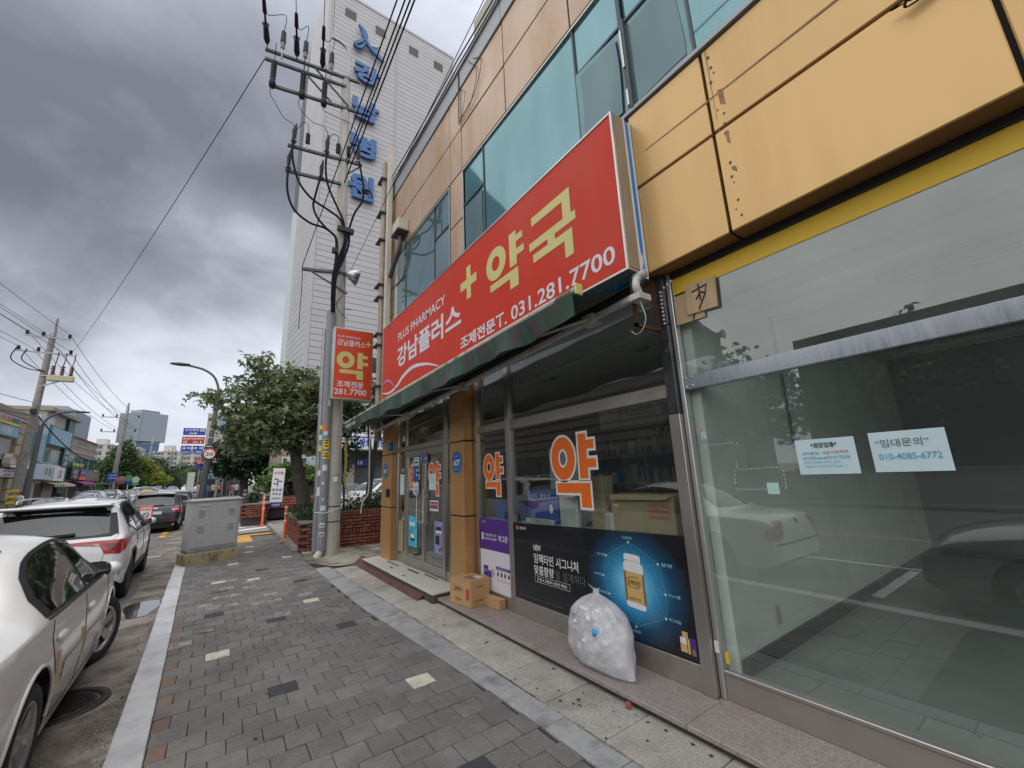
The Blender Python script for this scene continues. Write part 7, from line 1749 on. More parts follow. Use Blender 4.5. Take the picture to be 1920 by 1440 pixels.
t = panel_sign('blue hospital parking panel with a white arrow, topmost on the lamp post', -1.87, -0.89, 4.37, 4.77, 'traffic_blue')
tw(t, '강남병원', -1.8, 4.59, 0.6, 0.13); shapes(t, [rect(-1.14, 4.58, -0.96, 4.73)]); text('P', 'traffic_blue', t, (-1.09, y_ - 0.009, 4.6), RX, UP, 0.08, 0.11, bold=0.03)
shapes(t, [rect(-1.6, 4.45, -1.36, 4.495), [(-1.36, 4.41), (-1.24, 4.472), (-1.36, 4.535)]])
t = panel_sign('red emergency centre panel in the middle of the lamp post signs', -1.88, -0.9, 3.9, 4.31, 'traffic_red')
tw(t, '응급의료센터', -1.83, 4.12, 0.85, 0.14); tw(t, '20m', -1.4, 3.95, 0.22, 0.11); shapes(t, [rect(-1.8, 3.94, -1.65, 4.07)]); text('P', 'traffic_red', t, (-1.76, y_ - 0.009, 3.955), RX, UP, 0.07, 0.1, bold=0.03); shapes(t, [[(-1.1, 3.95), (-1.05, 3.93), (-1.02, 4.06), (-1.08, 4.06)]])
t = panel_sign('blue panel with a white three way arrow, lowest on the lamp post', -1.88, -0.9, 3.39, 3.83, 'traffic_blue')
shapes(t, [rect(-1.43, 3.55, -1.37, 3.8), rect(-1.55, 3.66, -1.43, 3.71), rect(-1.37, 3.66, -1.25, 3.71), [(-1.55, 3.62), (-1.63, 3.685), (-1.55, 3.75)], [(-1.25, 3.62), (-1.17, 3.69), (-1.25, 3.75)]])
shapes(t, [rect(-1.81, 3.62, -1.68, 3.76), rect(-1.08, 3.63, -0.95, 3.77)]); text('P', 'traffic_blue', t, (-1.78, y_ - 0.009, 3.635), RX, UP, 0.07, 0.11, bold=0.03); text('P', 'traffic_blue', t, (-1.05, y_ - 0.009, 3.645), RX, UP, 0.07, 0.11, bold=0.03)
tw(t, '강남병원 주차장', -1.84, 3.43, 0.56, 0.09, bold=0.01); tw(t, '50m', -1.22, 3.43, 0.26, 0.11)
t = thing('speed_sign', 'round thirty speed limit sign with a red ring on the lamp post', 'road sign', (-0.62, 27.7, 3.05))
MB().lathe([(0.0001, 0.0), (0.3, 0.0), (0.3, 0.02), (0.0001, 0.02)], (-0.62, 27.72, 3.36), 32, 'y').build('disc', 'traffic_red', t, world=True)
sheet((0, 27.72, 0), RX, UP, [oval(-0.62, 3.36, 0.235, 0.235, 32)], 0.004).build('face', 'white', t, world=True); text('30', 'ink_grey', t, (-0.79, 27.712, 3.25), RX, UP, 0.34, 0.21, bold=0.02)
t = thing('direction_sign', 'small red and blue parking sign on a thin post beyond the lamp post', 'road sign', (-1.47, 40, 0.1))
MB().tube([(-1.42, 40.05, 0.1), (-1.42, 40.05, 3.7)], 0.04, 8).build('post', 'aluminium', t, world=True); MB().box(-1.75, -1.22, 40, 40.03, 3.35, 3.72).build('panel', 'traffic_red', t, world=True); MB().box(-1.73, -1.2, 40, 40.03, 3.02, 3.34).build('panel', 'traffic_blue', t, world=True)
text('응급\n20m', 'white', t, (-1.62, 39.995, 3.42), RX, UP, 0.33, 0.25, bold=0.02)
t = thing('no_parking_stand', 'red framed no parking stand on a cone behind the white suv', 'stand', (-1.72, 16.6, -0.12))
b = MB(); b.lathe([(0.2, 0.0), (0.2, 0.03), (0.13, 0.05), (0.05, 0.75), (0.0001, 0.75)], (-1.72, 16.6, -0.12), 16); b.build('cone', 'post_orange', t, world=True)
MB().box(-1.88, -1.57, 16.58, 16.62, 0.72, 1.14).build('board', 'post_orange', t, world=True, bevel=0.02); sheet((0, 16.58, 0), RX, UP, [rect(-1.85, 0.77, -1.6, 1.09)], 0.003).build('face', 'white', t, world=True)
text('주차금지', 'traffic_red', t, (-1.83, 16.572, 1.0), RX, UP, 0.21, 0.06, bold=0.03); sheet((0, 16.58, 0), RX, UP, ringpoly(-1.725, 0.87, 0.075, 0.075, 0.055, 0.055, 20) + [[(-1.68, 0.82), (-1.665, 0.835), (-1.77, 0.92), (-1.785, 0.905)]], 0.006).build('symbol', 'sign_black', t, world=True)

# ------------------------------------------------------------------ grey cabinet on its plinth
ca = math.atan2(11.85 - 11.391, 0.489 + 0.475) * 0.72
cab = thing('street_cabinet', 'grey metal street cabinet with louvres on a stained concrete plinth', 'cabinet', (-0.475, 11.391, 0), ca)
MB().box(0.0, 1.02, 0.0, 0.5, -0.02, 0.235).build('plinth', 'plinth', cab, bevel=0.015)
MB().box(0.045, 0.985, 0.03, 0.47, 0.235, 0.3).build('base_frame', 'galvanised', cab, bevel=0.004)
MB().box(0.05, 0.98, 0.035, 0.465, 0.3, 1.3).build('casing', 'cabinet_grey', cab, bevel=0.006)
b = MB(); b.prism([(0.0, 1.3), (0.5, 1.3), (0.5, 1.325), (0.25, 1.36), (0.0, 1.325)], 'x', 0.02, 1.01); b.build('roof', 'cabinet_grey', cab)
MB().box(0.085, 0.945, 0.018, 0.034, 0.34, 1.27).build('door', 'cabinet_grey', cab, bevel=0.005)
for x0 in (0.17, 0.74):
    for z0 in (0.98, 0.66):
        for i in range(6):
            b = MB(); b.add([(x0, 0.018, z0 + i * 0.027), (x0 + 0.12, 0.018, z0 + i * 0.027), (x0 + 0.12, 0.004, z0 + i * 0.027 + 0.004), (x0, 0.004, z0 + i * 0.027 + 0.004), (x0, 0.018, z0 + i * 0.027 + 0.018), (x0 + 0.12, 0.018, z0 + i * 0.027 + 0.018)], [(0, 1, 2, 3), (3, 2, 5, 4)]); b.build('louvre', 'cabinet_grey', cab)
            MB().box(x0, x0 + 0.12, 0.0165, 0.0185, z0 + i * 0.027 - 0.006, z0 + i * 0.027).build('slot', 'vent_slot', cab)
b = MB(); b.box(0.2, 0.38, 0.008, 0.018, 1.2, 1.235); b.box(0.66, 0.8, 0.008, 0.018, 1.215, 1.245); b.build('latch', 'ivory_plastic', cab)
rr = random.Random(5); b = MB()
for i in range(9):
    x, z = rr.uniform(0.15, 0.9), rr.uniform(0.38, 0.9); s = rr.uniform(0.006, 0.013); b.poly([(x - s, 0.0155, z), (x, 0.0155, z - s), (x + s * 1.2, 0.0155, z + s * .3), (x, 0.0155, z + s)])
b.build('paper_scrap', 'white', cab, kind='stuff')

# traffic posts and the leaning banner at the side entrance
def flex_post(label, x, y, h):
    t = thing('flex_post', label, 'bollard', (x, y, 0.02), 0, 'orange flexible posts at the side entrance')
    MB().lathe([(0.13, 0.0), (0.13, 0.02), (0.055, 0.05), (0.045, 0.06), (0.042, h), (0.0001, h)], n=14).build('post', 'post_orange', t)
    for z in (h * 0.55, h * 0.75, h * 0.92): MB().lathe([(0.0435, z), (0.0435, z + 0.06)], n=14).build('reflector_band', 'reflector', t)
flex_post('orange flexible post farther from the planter at the side entrance', 1.5, 19.5, 1.15); flex_post('orange and white banded post against the planter corner', 1.62, 13.6, 0.98)
t = thing('parking_banner', 'tall leaning white banner with blue arrows and a blue foot', 'banner', (2.1, 21.0, 0.05))
M = Matrix.Translation((2.08, 21.0, 1.46)) @ Matrix.Rotation(R(2.5), 4, 'Y') @ Matrix.Rotation(R(-6), 4, 'X')
MB().box(-0.235, 0.235, 0.0, 0.02, -0.84, 0.84, M).build('cloth', 'white', t, world=True)
def onb(polys, m, nm='print'): 
    b = MB()
    for q in polys: b.poly([M @ Vector((p[0], -0.004, p[1])) for p in q])
    b.build(nm, m, t, world=True)
onb([rect(-0.235, -0.84, 0.235, -0.62)], 'sign_navy'); onb([rect(-0.03, 0.05, 0.01, 0.38), rect(-0.12, 0.14, -0.03, 0.18), rect(0.01, 0.25, 0.1, 0.29), rect(-0.1, 0.34, -0.03, 0.38), [(0.1, 0.22), (0.16, 0.27), (0.1, 0.32)], [(-0.1, 0.31), (-0.16, 0.36), (-0.1, 0.41)], [(-0.12, 0.11), (-0.18, 0.16), (-0.12, 0.21)]], 'sign_navy')
onb([oval(q, -0.1, 0.055, 0.06) for q in (-0.13, 0.0, 0.13)], 'sign_navy')
ux, uz = M.to_3x3() @ Vector((1, 0, 0)), M.to_3x3() @ Vector((0, 0, 1))
def tb_(body, m, x, z, w, h): text(body, m, t, M @ Vector((x, -0.006, z)), ux, uz, w, h, bold=0.015)
tb_('RV차량', 'traffic_red', -0.18, 0.56, 0.36, 0.14); tb_('5 6 7', 'white', -0.15, -0.135, 0.31, 0.07); tb_('주차장 을', 'sign_navy', -0.17, -0.33, 0.33, 0.11); tb_('이용해주세요', 'sign_navy', -0.18, -0.5, 0.36, 0.08); tb_('강남병원', 'white', -0.15, -0.78, 0.3, 0.09)
MB().tube([M @ Vector((-0.2, 0.03, 0.8)), M @ Vector((-0.2, 0.5, -0.9))], 0.012, 5).build('strut', 'aluminium', t, world=True)
for x, h in ((0.95, 1.5), (1.57, 1.52)):
    t = thing('grey_bollard', 'round capped grey bollard in the far brick planter, ' + ('nearer the road' if x < 1.2 else 'nearer the banner'), 'bollard', (x, 22.0, 0.6), 0, 'grey bollards in the far planter')
    MB().lathe([(0.07, 0), (0.07, h - 0.75), (0.075, h - 0.73), (0.06, h - 0.68), (0.0001, h - 0.66)], n=14).build('post', 'post_grey', t); MB().lathe([(0.072, h - 0.9), (0.072, h - 0.85)], n=14).build('band', 'reflector', t)
# ------------------------------------------------------------------ brick planters
def unit(name, sx, sy, sz, m, bv=0.006):
    o = MB().box(-sx / 2, sx / 2, -sy / 2, sy / 2, 0, sz).build(name, m, None, bevel=bv); me = o.data
    COL.objects.unlink(o); bpy.data.objects.remove(o); return me
def lay(parent, me, a, c, z0, courses, pitch, hgt, jitter=0.003, offset=True, name='brick', keep=None):
    """Courses of bricks along the line a-c, standing proud of the mortar."""
    a, c = Vector(a), Vector(c); d = (c - a); L_ = d.length; d.normalize(); ang = math.atan2(d.y, d.x); n_ = 0
    I = wm(parent).inverted()
    for k_ in range(courses):
        s = (pitch / 2 if (k_ % 2 and offset) else 0.0)
        while s + pitch * 0.4 < L_:
            p = a + d * (s + pitch / 2 - (pitch / 2 if k_ % 2 and offset else 0) * 0)
            if s + pitch <= L_ + 0.02:
                o = bpy.data.objects.new(name, me); link(o, parent)
                nrm = Vector((d.y, -d.x, 0)) * random.uniform(-jitter, jitter)
                o.matrix_basis = I @ (Matrix.Translation(Vector((p.x, p.y, z0 + k_ * hgt)) + nrm) @ Matrix.Rotation(ang + random.gauss(0, 0.008), 4, 'Z')); n_ += 1
            s += pitch
    return n_
br = unit('brick', 0.197, 0.1, 0.058, 'red_brick'); so = unit('brick', 0.06, 0.1, 0.115, 'red_brick'); bb = unit('brick', 0.3, 0.1, 0.085, 'bright_brick')
pl = thing('brick_planter', 'red brick planter with a soldier course and hedge beside the utility pole', 'planter', (2.6, 11.4, 0))
A_, B_, C_ = (1.715, 11.36), (2.18, 11.27), (3.75, 10.97)
b = MB(); b.prism([(1.74, 11.38), (2.2, 11.3), (2.2, 15.4), (1.86, 15.4)], 'z', 0, 0.62); b.prism([(2.2, 11.32), (3.8, 11.0), (6.5, 11.3), (6.5, 15.4), (2.2, 15.4)], 'z', 0, 0.74); b.build('mortar_core', 'mortar', pl, world=True)
lay(pl, br, (A_[0], A_[1], 0), (B_[0], B_[1], 0), 0.01, 8, 0.212, 0.077)
lay(pl, br, (B_[0] + 0.05, B_[1] - 0.01, 0), (C_[0], C_[1], 0), 0.01, 4, 0.212, 0.077)
lay(pl, so, (B_[0] + 0.05, B_[1] - 0.01, 0), (C_[0], C_[1], 0), 0.322, 1, 0.078, 0.1)
lay(pl, br, (B_[0] + 0.05, B_[1] - 0.01, 0), (C_[0], C_[1], 0), 0.455, 4, 0.212, 0.077)
lay(pl, so, (B_[0] + 0.05, B_[1] - 0.01, 0), (C_[0], C_[1], 0), 0.765, 1, 0.078, 0.1)
lay(pl, br, (1.715, 11.4, 0), (1.845, 15.3, 0), 0.01, 8, 0.212, 0.077)
b = MB(); b.prism([(1.655, 11.31), (2.2, 11.2), (2.2, 11.5), (1.9, 11.56), (2.0, 15.4), (1.8, 15.4)], 'z', 0.625, 0.695); b.build('cap_stone', 'planter_cap', pl, world=True, bevel=0.01)
b = MB(); b.prism([(1.85, 11.5), (6.4, 11.2), (6.4, 15.3), (1.95, 15.3)], 'z', 0.64, 0.76); b.build('soil', 'soil', pl, world=True)
b = MB(); b.prism([(1.55, 11.6), (1.72, 11.55), (1.9, 15.6), (1.78, 19.4), (1.66, 19.3)], 'z', 0.0, 0.12); own('entrance_slab', b, 'concrete', 'low concrete slab along the planter foot at the side entrance', 'slab', bevel=0.01)
p2_ = thing('brick_planter', 'far low brick planter with a round bush and capped bollards', 'planter', (1.3, 20.6, 0))
b = MB(); b.prism([(0.84, 20.1), (1.7, 20.0), (1.9, 24), (0.9, 24)], 'z', 0, 0.82); b.build('mortar_core', 'mortar', p2_, world=True)
lay(p2_, br, (0.82, 20.06, 0), (1.72, 19.95, 0), 0.35, 6, 0.212, 0.077); lay(p2_, br, (0.82, 20.1, 0), (0.88, 23.9, 0), 0.35, 6, 0.212, 0.077)
b = MB(); b.prism([(0.78, 20.0), (1.76, 19.88), (1.96, 24), (0.84, 24)], 'z', 0.82, 0.89); b.build('cap_stone', 'planter_cap', p2_, world=True, bevel=0.01)
p3_ = thing('brick_planter', 'bright brick bed under the spreading pine behind the banner', 'planter', (2.6, 22.3, 0))
b = MB(); b.prism([(1.75, 22.1), (4.2, 21.6), (5, 26), (1.9, 26)], 'z', 0.1, 1.02); b.build('mortar_core', 'mortar', p3_, world=True)
lay(p3_, bb, (1.75, 22.06, 0), (4.2, 21.56, 0), 0.55, 4, 0.32, 0.115); lay(p3_, bb, (1.73, 22.1, 0), (1.88, 25.9, 0), 0.55, 4, 0.32, 0.115)
b = MB(); b.tube(spline([(3.13, 10.98, 3.0), (3.13, 10.9, 1.9), (3.12, 10.88, 1.3), (2.98, 10.86, 1.08), (2.94, 10.85, 0.8)], 6), 0.018, 8); own('drain_hose', b, 'pipe_ivory', 'thin pale hose hanging in front of the brick planter by the shop corner', 'hose')

# ------------------------------------------------------------------ trees and shrubs
rng = np.random.default_rng(17)
def foliage(name, blobs, n, size, m, parent, palm=False, clump=14, spread=0.13, fill=0.45, flat=0.0):
    P = np.array([q[0] for q in blobs], float); Rr = np.array([q[1] for q in blobs], float)
    vol = Rr.prod(1) ** 0.8; vol /= vol.sum(); nc = max(1, n // clump)
    k_ = rng.choice(len(blobs), nc, p=vol); d = rng.normal(size=(nc, 3)); d /= np.linalg.norm(d, axis=1)[:, None]
    r = rng.uniform(fill, 1.0, nc) ** 0.6; r *= 1 + 0.16 * rng.normal(size=nc)
    cc = P[k_] + d * Rr[k_] * r[:, None]
    C_ = np.repeat(cc, clump, 0) + rng.normal(size=(nc * clump, 3)) * spread * np.array([1, 1, 0.7])
    N_ = len(C_); nrm = rng.normal(size=(N_, 3)) * 0.75 + np.array([0, 0, 0.9 + flat]); nrm /= np.linalg.norm(nrm, axis=1)[:, None]
    a = rng.normal(size=(N_, 3)); a -= nrm * (a * nrm).sum(1)[:, None]; a /= np.linalg.norm(a, axis=1)[:, None]; b_ = np.cross(nrm, a)
    s = size * rng.uniform(0.6, 1.25, N_)[:, None]
    V = []; F = []; base = 0
    lobes = ((-0.9, 0.8), (0.0, 1.0), (0.9, 0.8)) if palm else ((0.0, 1.0),)
    for th, ln in lobes:
        dd = a * math.cos(th) + b_ * math.sin(th); ee = -a * math.sin(th) + b_ * math.cos(th); wd = 0.2 if palm else 0.36
        q = np.stack([C_, C_ + dd * s * ln * 0.5 + ee * s * wd, C_ + dd * s * ln - nrm * s * 0.18, C_ + dd * s * ln * 0.5 - ee * s * wd], 1)
        V.append(q.reshape(-1, 3)); F.append(np.arange(N_ * 4).reshape(N_, 4) + base); base += N_ * 4
    V = np.concatenate(V); F = np.concatenate(F)
    I = np.array(wm(parent).inverted()) if parent is not None else np.eye(4); V = V @ I[:3, :3].T + I[:3, 3]
    return mesh_np(name, V, F, m, parent, kind='stuff')
def tree(name, label, cat, foot, trunk, blobs, n, size, m, group=None, bark='bark', **k):
    t = thing(name, label, cat, foot, 0, group); b = MB()
    for pts, rr in trunk:
        q = spline(pts, 5); b.tube(q, [rr[0] + (rr[1] - rr[0]) * i / (len(q) - 1) for i in range(len(q))], 9)
    b.build('trunk', bark, t, world=True); foliage('crown', blobs, n, size, m, t, **k); return t
tree('maple_tree', 'leaning maple tree with a dark twisted trunk in the planter beside the pole', 'tree', (1.98, 12.6, 0.7),
     [([(2.0, 12.6, 0.6), (1.86, 12.6, 1.3), (1.72, 12.6, 1.8), (1.63, 12.6, 2.35)], (0.2, 0.14)), ([(1.65, 12.6, 2.25), (1.4, 12.5, 2.7), (1.0, 12.5, 3.2), (0.5, 12.5, 3.6), (-0.3, 12.4, 3.75)], (0.11, 0.015)), ([(1.63, 12.6, 2.3), (1.7, 12.7, 3.0), (1.55, 12.7, 3.8), (1.2, 12.7, 4.6)], (0.11, 0.02)),
      ([(1.7, 12.65, 2.8), (2.1, 12.6, 3.3), (2.4, 12.6, 3.8)], (0.08, 0.02)), ([(1.2, 12.5, 2.9), (0.9, 12.7, 3.8), (0.6, 12.6, 4.8)], (0.06, 0.012)), ([(1.66, 12.6, 2.35), (2.0, 12.4, 2.6), (2.3, 12.4, 2.75)], (0.06, 0.02)), ([(1.3, 12.5, 2.75), (0.7, 12.8, 2.75), (0.2, 12.8, 2.8)], (0.05, 0.012))],
     [((1.05, 12.5, 3.35), (1.05, 1.0, .72)), ((0.45, 12.6, 3.4), (.62, .8, .4)), ((1.9, 12.6, 3.7), (.75, .9, .85)), ((.85, 12.8, 4.2), (.8, .8, .5)), ((1.55, 12.7, 4.45), (.75, .7, .4)), ((.5, 12.6, 4.85), (.26, .3, .34)), ((-.3, 12.4, 3.8), (.5, .35, .15)), ((1.2, 12.5, 2.75), (1.0, .9, .35)), ((2.25, 12.6, 3.0), (.5, .7, .6)), ((.55, 13, 2.85), (.6, .7, .33)), ((.25, 12.9, 3.1), (.35, .4, .22)), ((2.0, 12.3, 2.55), (.4, .4, .2))],
     8200, 0.14, 'leaf_maple', palm=True, spread=0.12, fill=0.25)
tree('young_tree', 'slim dark tree growing between the utility pole and the shop corner', 'tree', (3.5, 12.3, 0.75),
     [([(3.5, 12.3, 0.7), (3.56, 12.3, 1.5), (3.66, 12.3, 2.2), (3.72, 12.3, 2.9), (3.9, 12.3, 3.6)], (0.1, 0.04)), ([(3.66, 12.3, 2.2), (3.52, 12.3, 2.6), (3.46, 12.3, 3.2), (3.4, 12.3, 3.8)], (0.06, 0.02)), ([(2.9, 12.4, 0.7), (2.86, 12.4, 1.6), (2.8, 12.4, 2.6)], (0.04, 0.015))],
     [((3.4, 12.4, 3.9), (1.0, .8, .7)), ((2.85, 12.3, 3.3), (.5, .5, .4)), ((2.85, 12.4, 2.45), (.42, .4, .5)), ((3.9, 12.4, 3.4), (.5, .5, .4))], 4200, 0.12, 'leaf_mid', spread=0.13)
Q_ = 32 / 26
def far32(p): return (p[0] * Q_, 32 + (p[1] - 26) * Q_, 1.6 + (p[2] - 1.6) * Q_)
tree('street_tree', 'dark broad tree standing behind the bush and bollards', 'tree', (1.3, 32, 0.1), [([far32(p) for p in q], r) for q, r in (([(1.1, 26, 0.4), (1.05, 26, 1.2), (1.0, 26, 2.4), (0.9, 26, 3.2)], (0.3, 0.14)), ([(1.02, 26, 1.9), (0.4, 26, 2.5), (-0.2, 26, 2.7)], (0.14, 0.03)), ([(1.9, 26.5, 0.4), (1.8, 26.5, 1.6), (1.6, 26.4, 2.6)], (0.19, 0.1)))],
     [(far32(c), tuple(Q_ * q for q in r)) for c, r in (((0.7, 26, 3.2), (1.4, 1.4, .9)), ((1.6, 26, 3.6), (1.2, 1.3, 1.1)), ((0.1, 26, 2.55), (.8, .9, .45)), ((1.5, 26, 2.3), (.9, 1, .5)), ((2.6, 26.5, 3.0), (1.2, 1.2, 1.0)))], 8000, 0.25, 'leaf_dark', spread=0.24)
K_ = 24 / 17
def far24(p): return (p[0] * K_, 24 + (p[1] - 17) * K_, 1.6 + (p[2] - 1.6) * K_)
pad = [(far24(c), tuple(K_ * q for q in r)) for c, r in (((1.55, 17, 1.75), (.5, .5, .14)), ((2.0, 17, 2.15), (.65, .5, .16)), ((2.75, 17.1, 2.0), (.5, .5, .16)), ((1.3, 16.9, 1.5), (.35, .4, .12)), ((2.5, 16.8, 1.75), (.5, .5, .14)), ((1.9, 17.2, 1.7), (.5, .5, .14)), ((2.95, 17.3, 1.7), (.4, .4, .14)), ((2.3, 17.2, 1.95), (.6, .5, .15)))]
tree('spreading_pine', 'low spreading bright green pine in flat layers behind the leaning trunk', 'tree', (3.1, 24.3, 0.9), [([far24(p) for p in q], r) for q, r in (([(2.3, 17.3, 0.9), (2.2, 17.2, 1.2), (2.05, 17.1, 1.5), (2.0, 17, 2.0)], (0.15, 0.06)), ([(2.15, 17.2, 1.1), (1.7, 17, 1.5), (1.4, 17, 1.6)], (0.08, 0.03)), ([(2.1, 17.2, 1.2), (2.6, 17.1, 1.6), (2.8, 17.1, 1.9)], (0.08, 0.03)))], pad, 9000, 0.15, 'leaf_pine', spread=0.1, clump=10, fill=0.2)
t = thing('round_bush', 'small clipped round bush in the far brick planter', 'bush', (1.22, 20.6, 0.85)); foliage('foliage', [((1.22, 20.6, 1.1), (.24, .26, .24)), ((0.95, 20.4, 0.93), (.14, .2, .08))], 1400, 0.07, 'leaf_hedge', t, spread=0.05, clump=8, fill=0.5)
t = thing('hedge', 'dark low hedge filling the brick planter by the pole', 'hedge', (2.7, 12.0, 0.75)); foliage('foliage', [((2.0, 12.1, 0.85), (.4, .6, .22)), ((2.7, 11.8, 0.93), (.5, .5, .25)), ((3.3, 11.6, 0.95), (.5, .45, .28)), ((3.9, 11.7, 1.0), (.5, .5, .3)), ((2.1, 13.5, 0.85), (.35, 1.0, .2))], 5200, 0.075, 'leaf_hedge', t, spread=0.08, clump=9)
b = MB(); rr = random.Random(2)
for i in range(14):
    x = 2.6 + rr.uniform(-0.9, 0.9); b.tube([(x, 10.75 + rr.uniform(-.3, .2), 0.02), (x + rr.uniform(-.1, .1), 10.6, 0.05 + rr.uniform(0, .05))], 0.004, 4)
own('twigs', b, 'bark', 'dry twigs scattered at the foot of the brick planter', 'twigs', kind='stuff')
# across the street and far down it
tree('dense_tree', 'big dense dark green tree beyond the grey shop building', 'tree', (-13.2, 92, 0.6), [([(-13.2, 92, 0.4), (-13.2, 92, 4), (-13.1, 92, 8)], (0.35, 0.1))], [((-13.6, 92, 3.6), (2.9, 2.5, 1.6)), ((-13.6, 92, 5.6), (2.4, 2.2, 1.4)), ((-13.3, 92, 7.6), (1.6, 1.6, 1.2)), ((-13.2, 92, 9.0), (.8, .8, 1.0)), ((-15.4, 91, 2.6), (1.5, 1.5, 1.2)), ((-11.6, 91.5, 3.0), (1.5, 1.5, 1.3))], 15000, 0.34, 'leaf_mid', spread=0.35, bark='bark')
tree('yellow_tree', 'yellow green tree leaning out right of the dense tree', 'tree', (-11.6, 94, 0.7), [([(-11.6, 94, 0.5), (-11.5, 94, 3), (-11.2, 94, 6)], (0.2, 0.08))], [((-11.2, 94, 6.0), (1.2, 1.2, 1.2)), ((-10.2, 94, 5.0), (1.1, 1.1, .8)), ((-10.8, 93.5, 3.8), (1.1, 1, .7))], 3600, 0.32, 'leaf_yellow', spread=0.35)
tree('yellow_tree', 'small yellow green tree beside the slim tan pole', 'tree', (-11.0, 116, 1.0), [([(-11.0, 116, 0.8), (-11, 116, 2.5), (-10.8, 116, 4)], (0.15, 0.06))], [((-11.3, 116, 4.3), (1.5, 1.2, .8)), ((-10.2, 116, 3.4), (1.6, 1.2, .6))], 2400, 0.32, 'leaf_yellow', spread=0.35)
for i, (x, y, z, r, lb) in enumerate(((-13.5, 150, 5.0, 3.6, 'dark green tree mass before the slim poles'), (-9.5, 165, 4.4, 3.0, 'mid green tree below the brown slope'), (-6.0, 160, 4.0, 2.8, 'rounded green tree left of the yellow one'), (-3.2, 158, 3.6, 1.3, 'small yellow tree at the end of the street'), (-1.5, 170, 4.8, 2.6, 'dark tree behind the far white banner'), (-17.0, 150, 6.5, 4.0, 'tall dark tree behind the dense one'))):
    tree('far_tree', lb, 'tree', (x, y, gz(y)), [([(x, y, gz(y)), (x, y, z * 0.6), (x, y, z)], (0.25, 0.1))], [((x, y, z), (r, r, r * 0.75)), ((x + r * 0.7, y, z - r * 0.3), (r * 0.7, r * 0.7, r * 0.5)), ((x - r * 0.7, y, z - r * 0.3), (r * 0.7, r * 0.7, r * 0.5))], 2600, 0.5, 'leaf_yellow' if 'yellow tree at' in lb else 'leaf_dark' if 'dark' in lb else 'leaf_mid', 'trees at the end of the street', spread=0.5)
# trees opposite the shops, behind the camera: what the shop windows mirror
for i, (x, y) in enumerate(((-17.5, -3), (-18.5, 4.5), (-16.8, 10.5), (-17.8, -11))):
    tree('roadside_tree', ('leafy', 'broad', 'dark', 'tall')[i] + ' roadside tree across the street, mirrored in the shop glass', 'tree', (x, y, 0), [([(x, y, 0), (x, y, 2.5), (x + .2, y, 5)], (0.2, 0.1))], [((x, y, 5.2), (2.8, 2.8, 2.4)), ((x + 1, y + 1.5, 4.0), (1.8, 1.8, 1.4)), ((x - .5, y - 1.6, 4.3), (1.8, 1.8, 1.5))], 3200, 0.36, 'leaf_dark', 'roadside trees across the street', spread=0.35)
wl_ = thing('roadside_wall', 'low grey wall across the street, mirrored in the shop glass', 'wall', (-14.6, 0, 0)); MB().box(-14.8, -14.5, -16, 16, 0, 1.1).build('wall', 'concrete', wl_, world=True); MB().box(-14.85, -14.45, -16, 16, 1.1, 1.2).build('coping', 'planter_cap', wl_, world=True)

t = thing('opposite_building', 'long grey block with banded walls across the street, mirrored in the pharmacy glass', 'building', (-20, 24, 0)); MB().box(-26, -16, 13, 40, 0, 7.5).build('wall', 'sign_grey', t, world=True)
for i in range(7): MB().box(-16, -15.9, 13, 40, 2.9 + i * 0.65, 3.35 + i * 0.65).build('wall_band', 'stucco_grey', t, world=True)
for i in range(6): MB().box(-16, -15.88, 14 + i * 4.3, 17.4 + i * 4.3, 0.2, 2.6).build('shop_front', 'apartment_window', t, world=True)
t = thing('opposite_building', 'dark red brick house across the street, mirrored in the empty shop glass', 'building', (-24, -6, 0)); MB().box(-30, -21, -26, 9, 0, 8.5).build('wall', 'mortar', t, world=True)
for i in range(6): MB().box(-21, -20.9, -24 + i * 5, -21.5 + i * 5, 3.8, 5.6).build('window', 'apartment_window', t, world=True)
# ------------------------------------------------------------------ hospital
hp = thing('hospital_tower', 'tall pale hospital tower clad in horizontal white siding', 'building', (9.8, 34, 0))
TX0, TX1, TY, TZ = 3.93, 15.75, 30.0, 43.7
lx, ly = TX0 - 0.1 * 5.6, TY + 5.6
b = MB(); b.prism([(TX0 + 0.0, TY + 0.06), (TX1, TY + 0.06), (TX1, 44), (lx + 0.4, 44), (lx + 0.014, ly)], 'z', 0, TZ); b.build('core_wall', 'siding_joint', hp, world=True)
rowh = 0.47; z = 3.4; div = 9.86
def quadpanel(p, q, z0, z1, nx, ny, t_=0.05):
    b = MB(); v = []
    for (x, y) in (p, q, (q[0] + nx * t_, q[1] + ny * t_), (p[0] + nx * t_, p[1] + ny * t_)):
        v += [(x, y, z0), (x, y, z1)]
    b.add(v, [(0, 2, 3, 1), (0, 6, 4, 2), (1, 3, 5, 7), (0, 1, 7, 6), (2, 4, 5, 3)]); return b
while z < TZ - 0.1:
    z1 = min(z + rowh - 0.034, TZ - 0.06)
    quadpanel((TX0 + 0.28, TY), (div - 0.05, TY), z, z1, 0, 1).build('siding_panel', 'siding', hp, world=True)
    quadpanel((div + 0.05, TY), (TX1, TY), z, z1, 0, 1).build('siding_panel', 'siding', hp, world=True)
    quadpanel((lx, ly), (TX0 - 0.03, TY + 0.28), z, z1, 0.99, 0.1, 0.012).build('siding_panel', 'siding', hp, world=True)
    z += rowh
b = MB(); b.prism([(TX0 - 0.02, TY - 0.02), (TX0 + 0.26, TY - 0.02), (TX0 + 0.26, TY + 0.1), (TX0 + 0.02, TY + 0.1), (TX0 - 0.02, TY + 0.26), (TX0 - 0.05, TY + 0.26)], 'z', 0, TZ + 0.02); b.build('corner_trim', 'siding', hp, world=True)
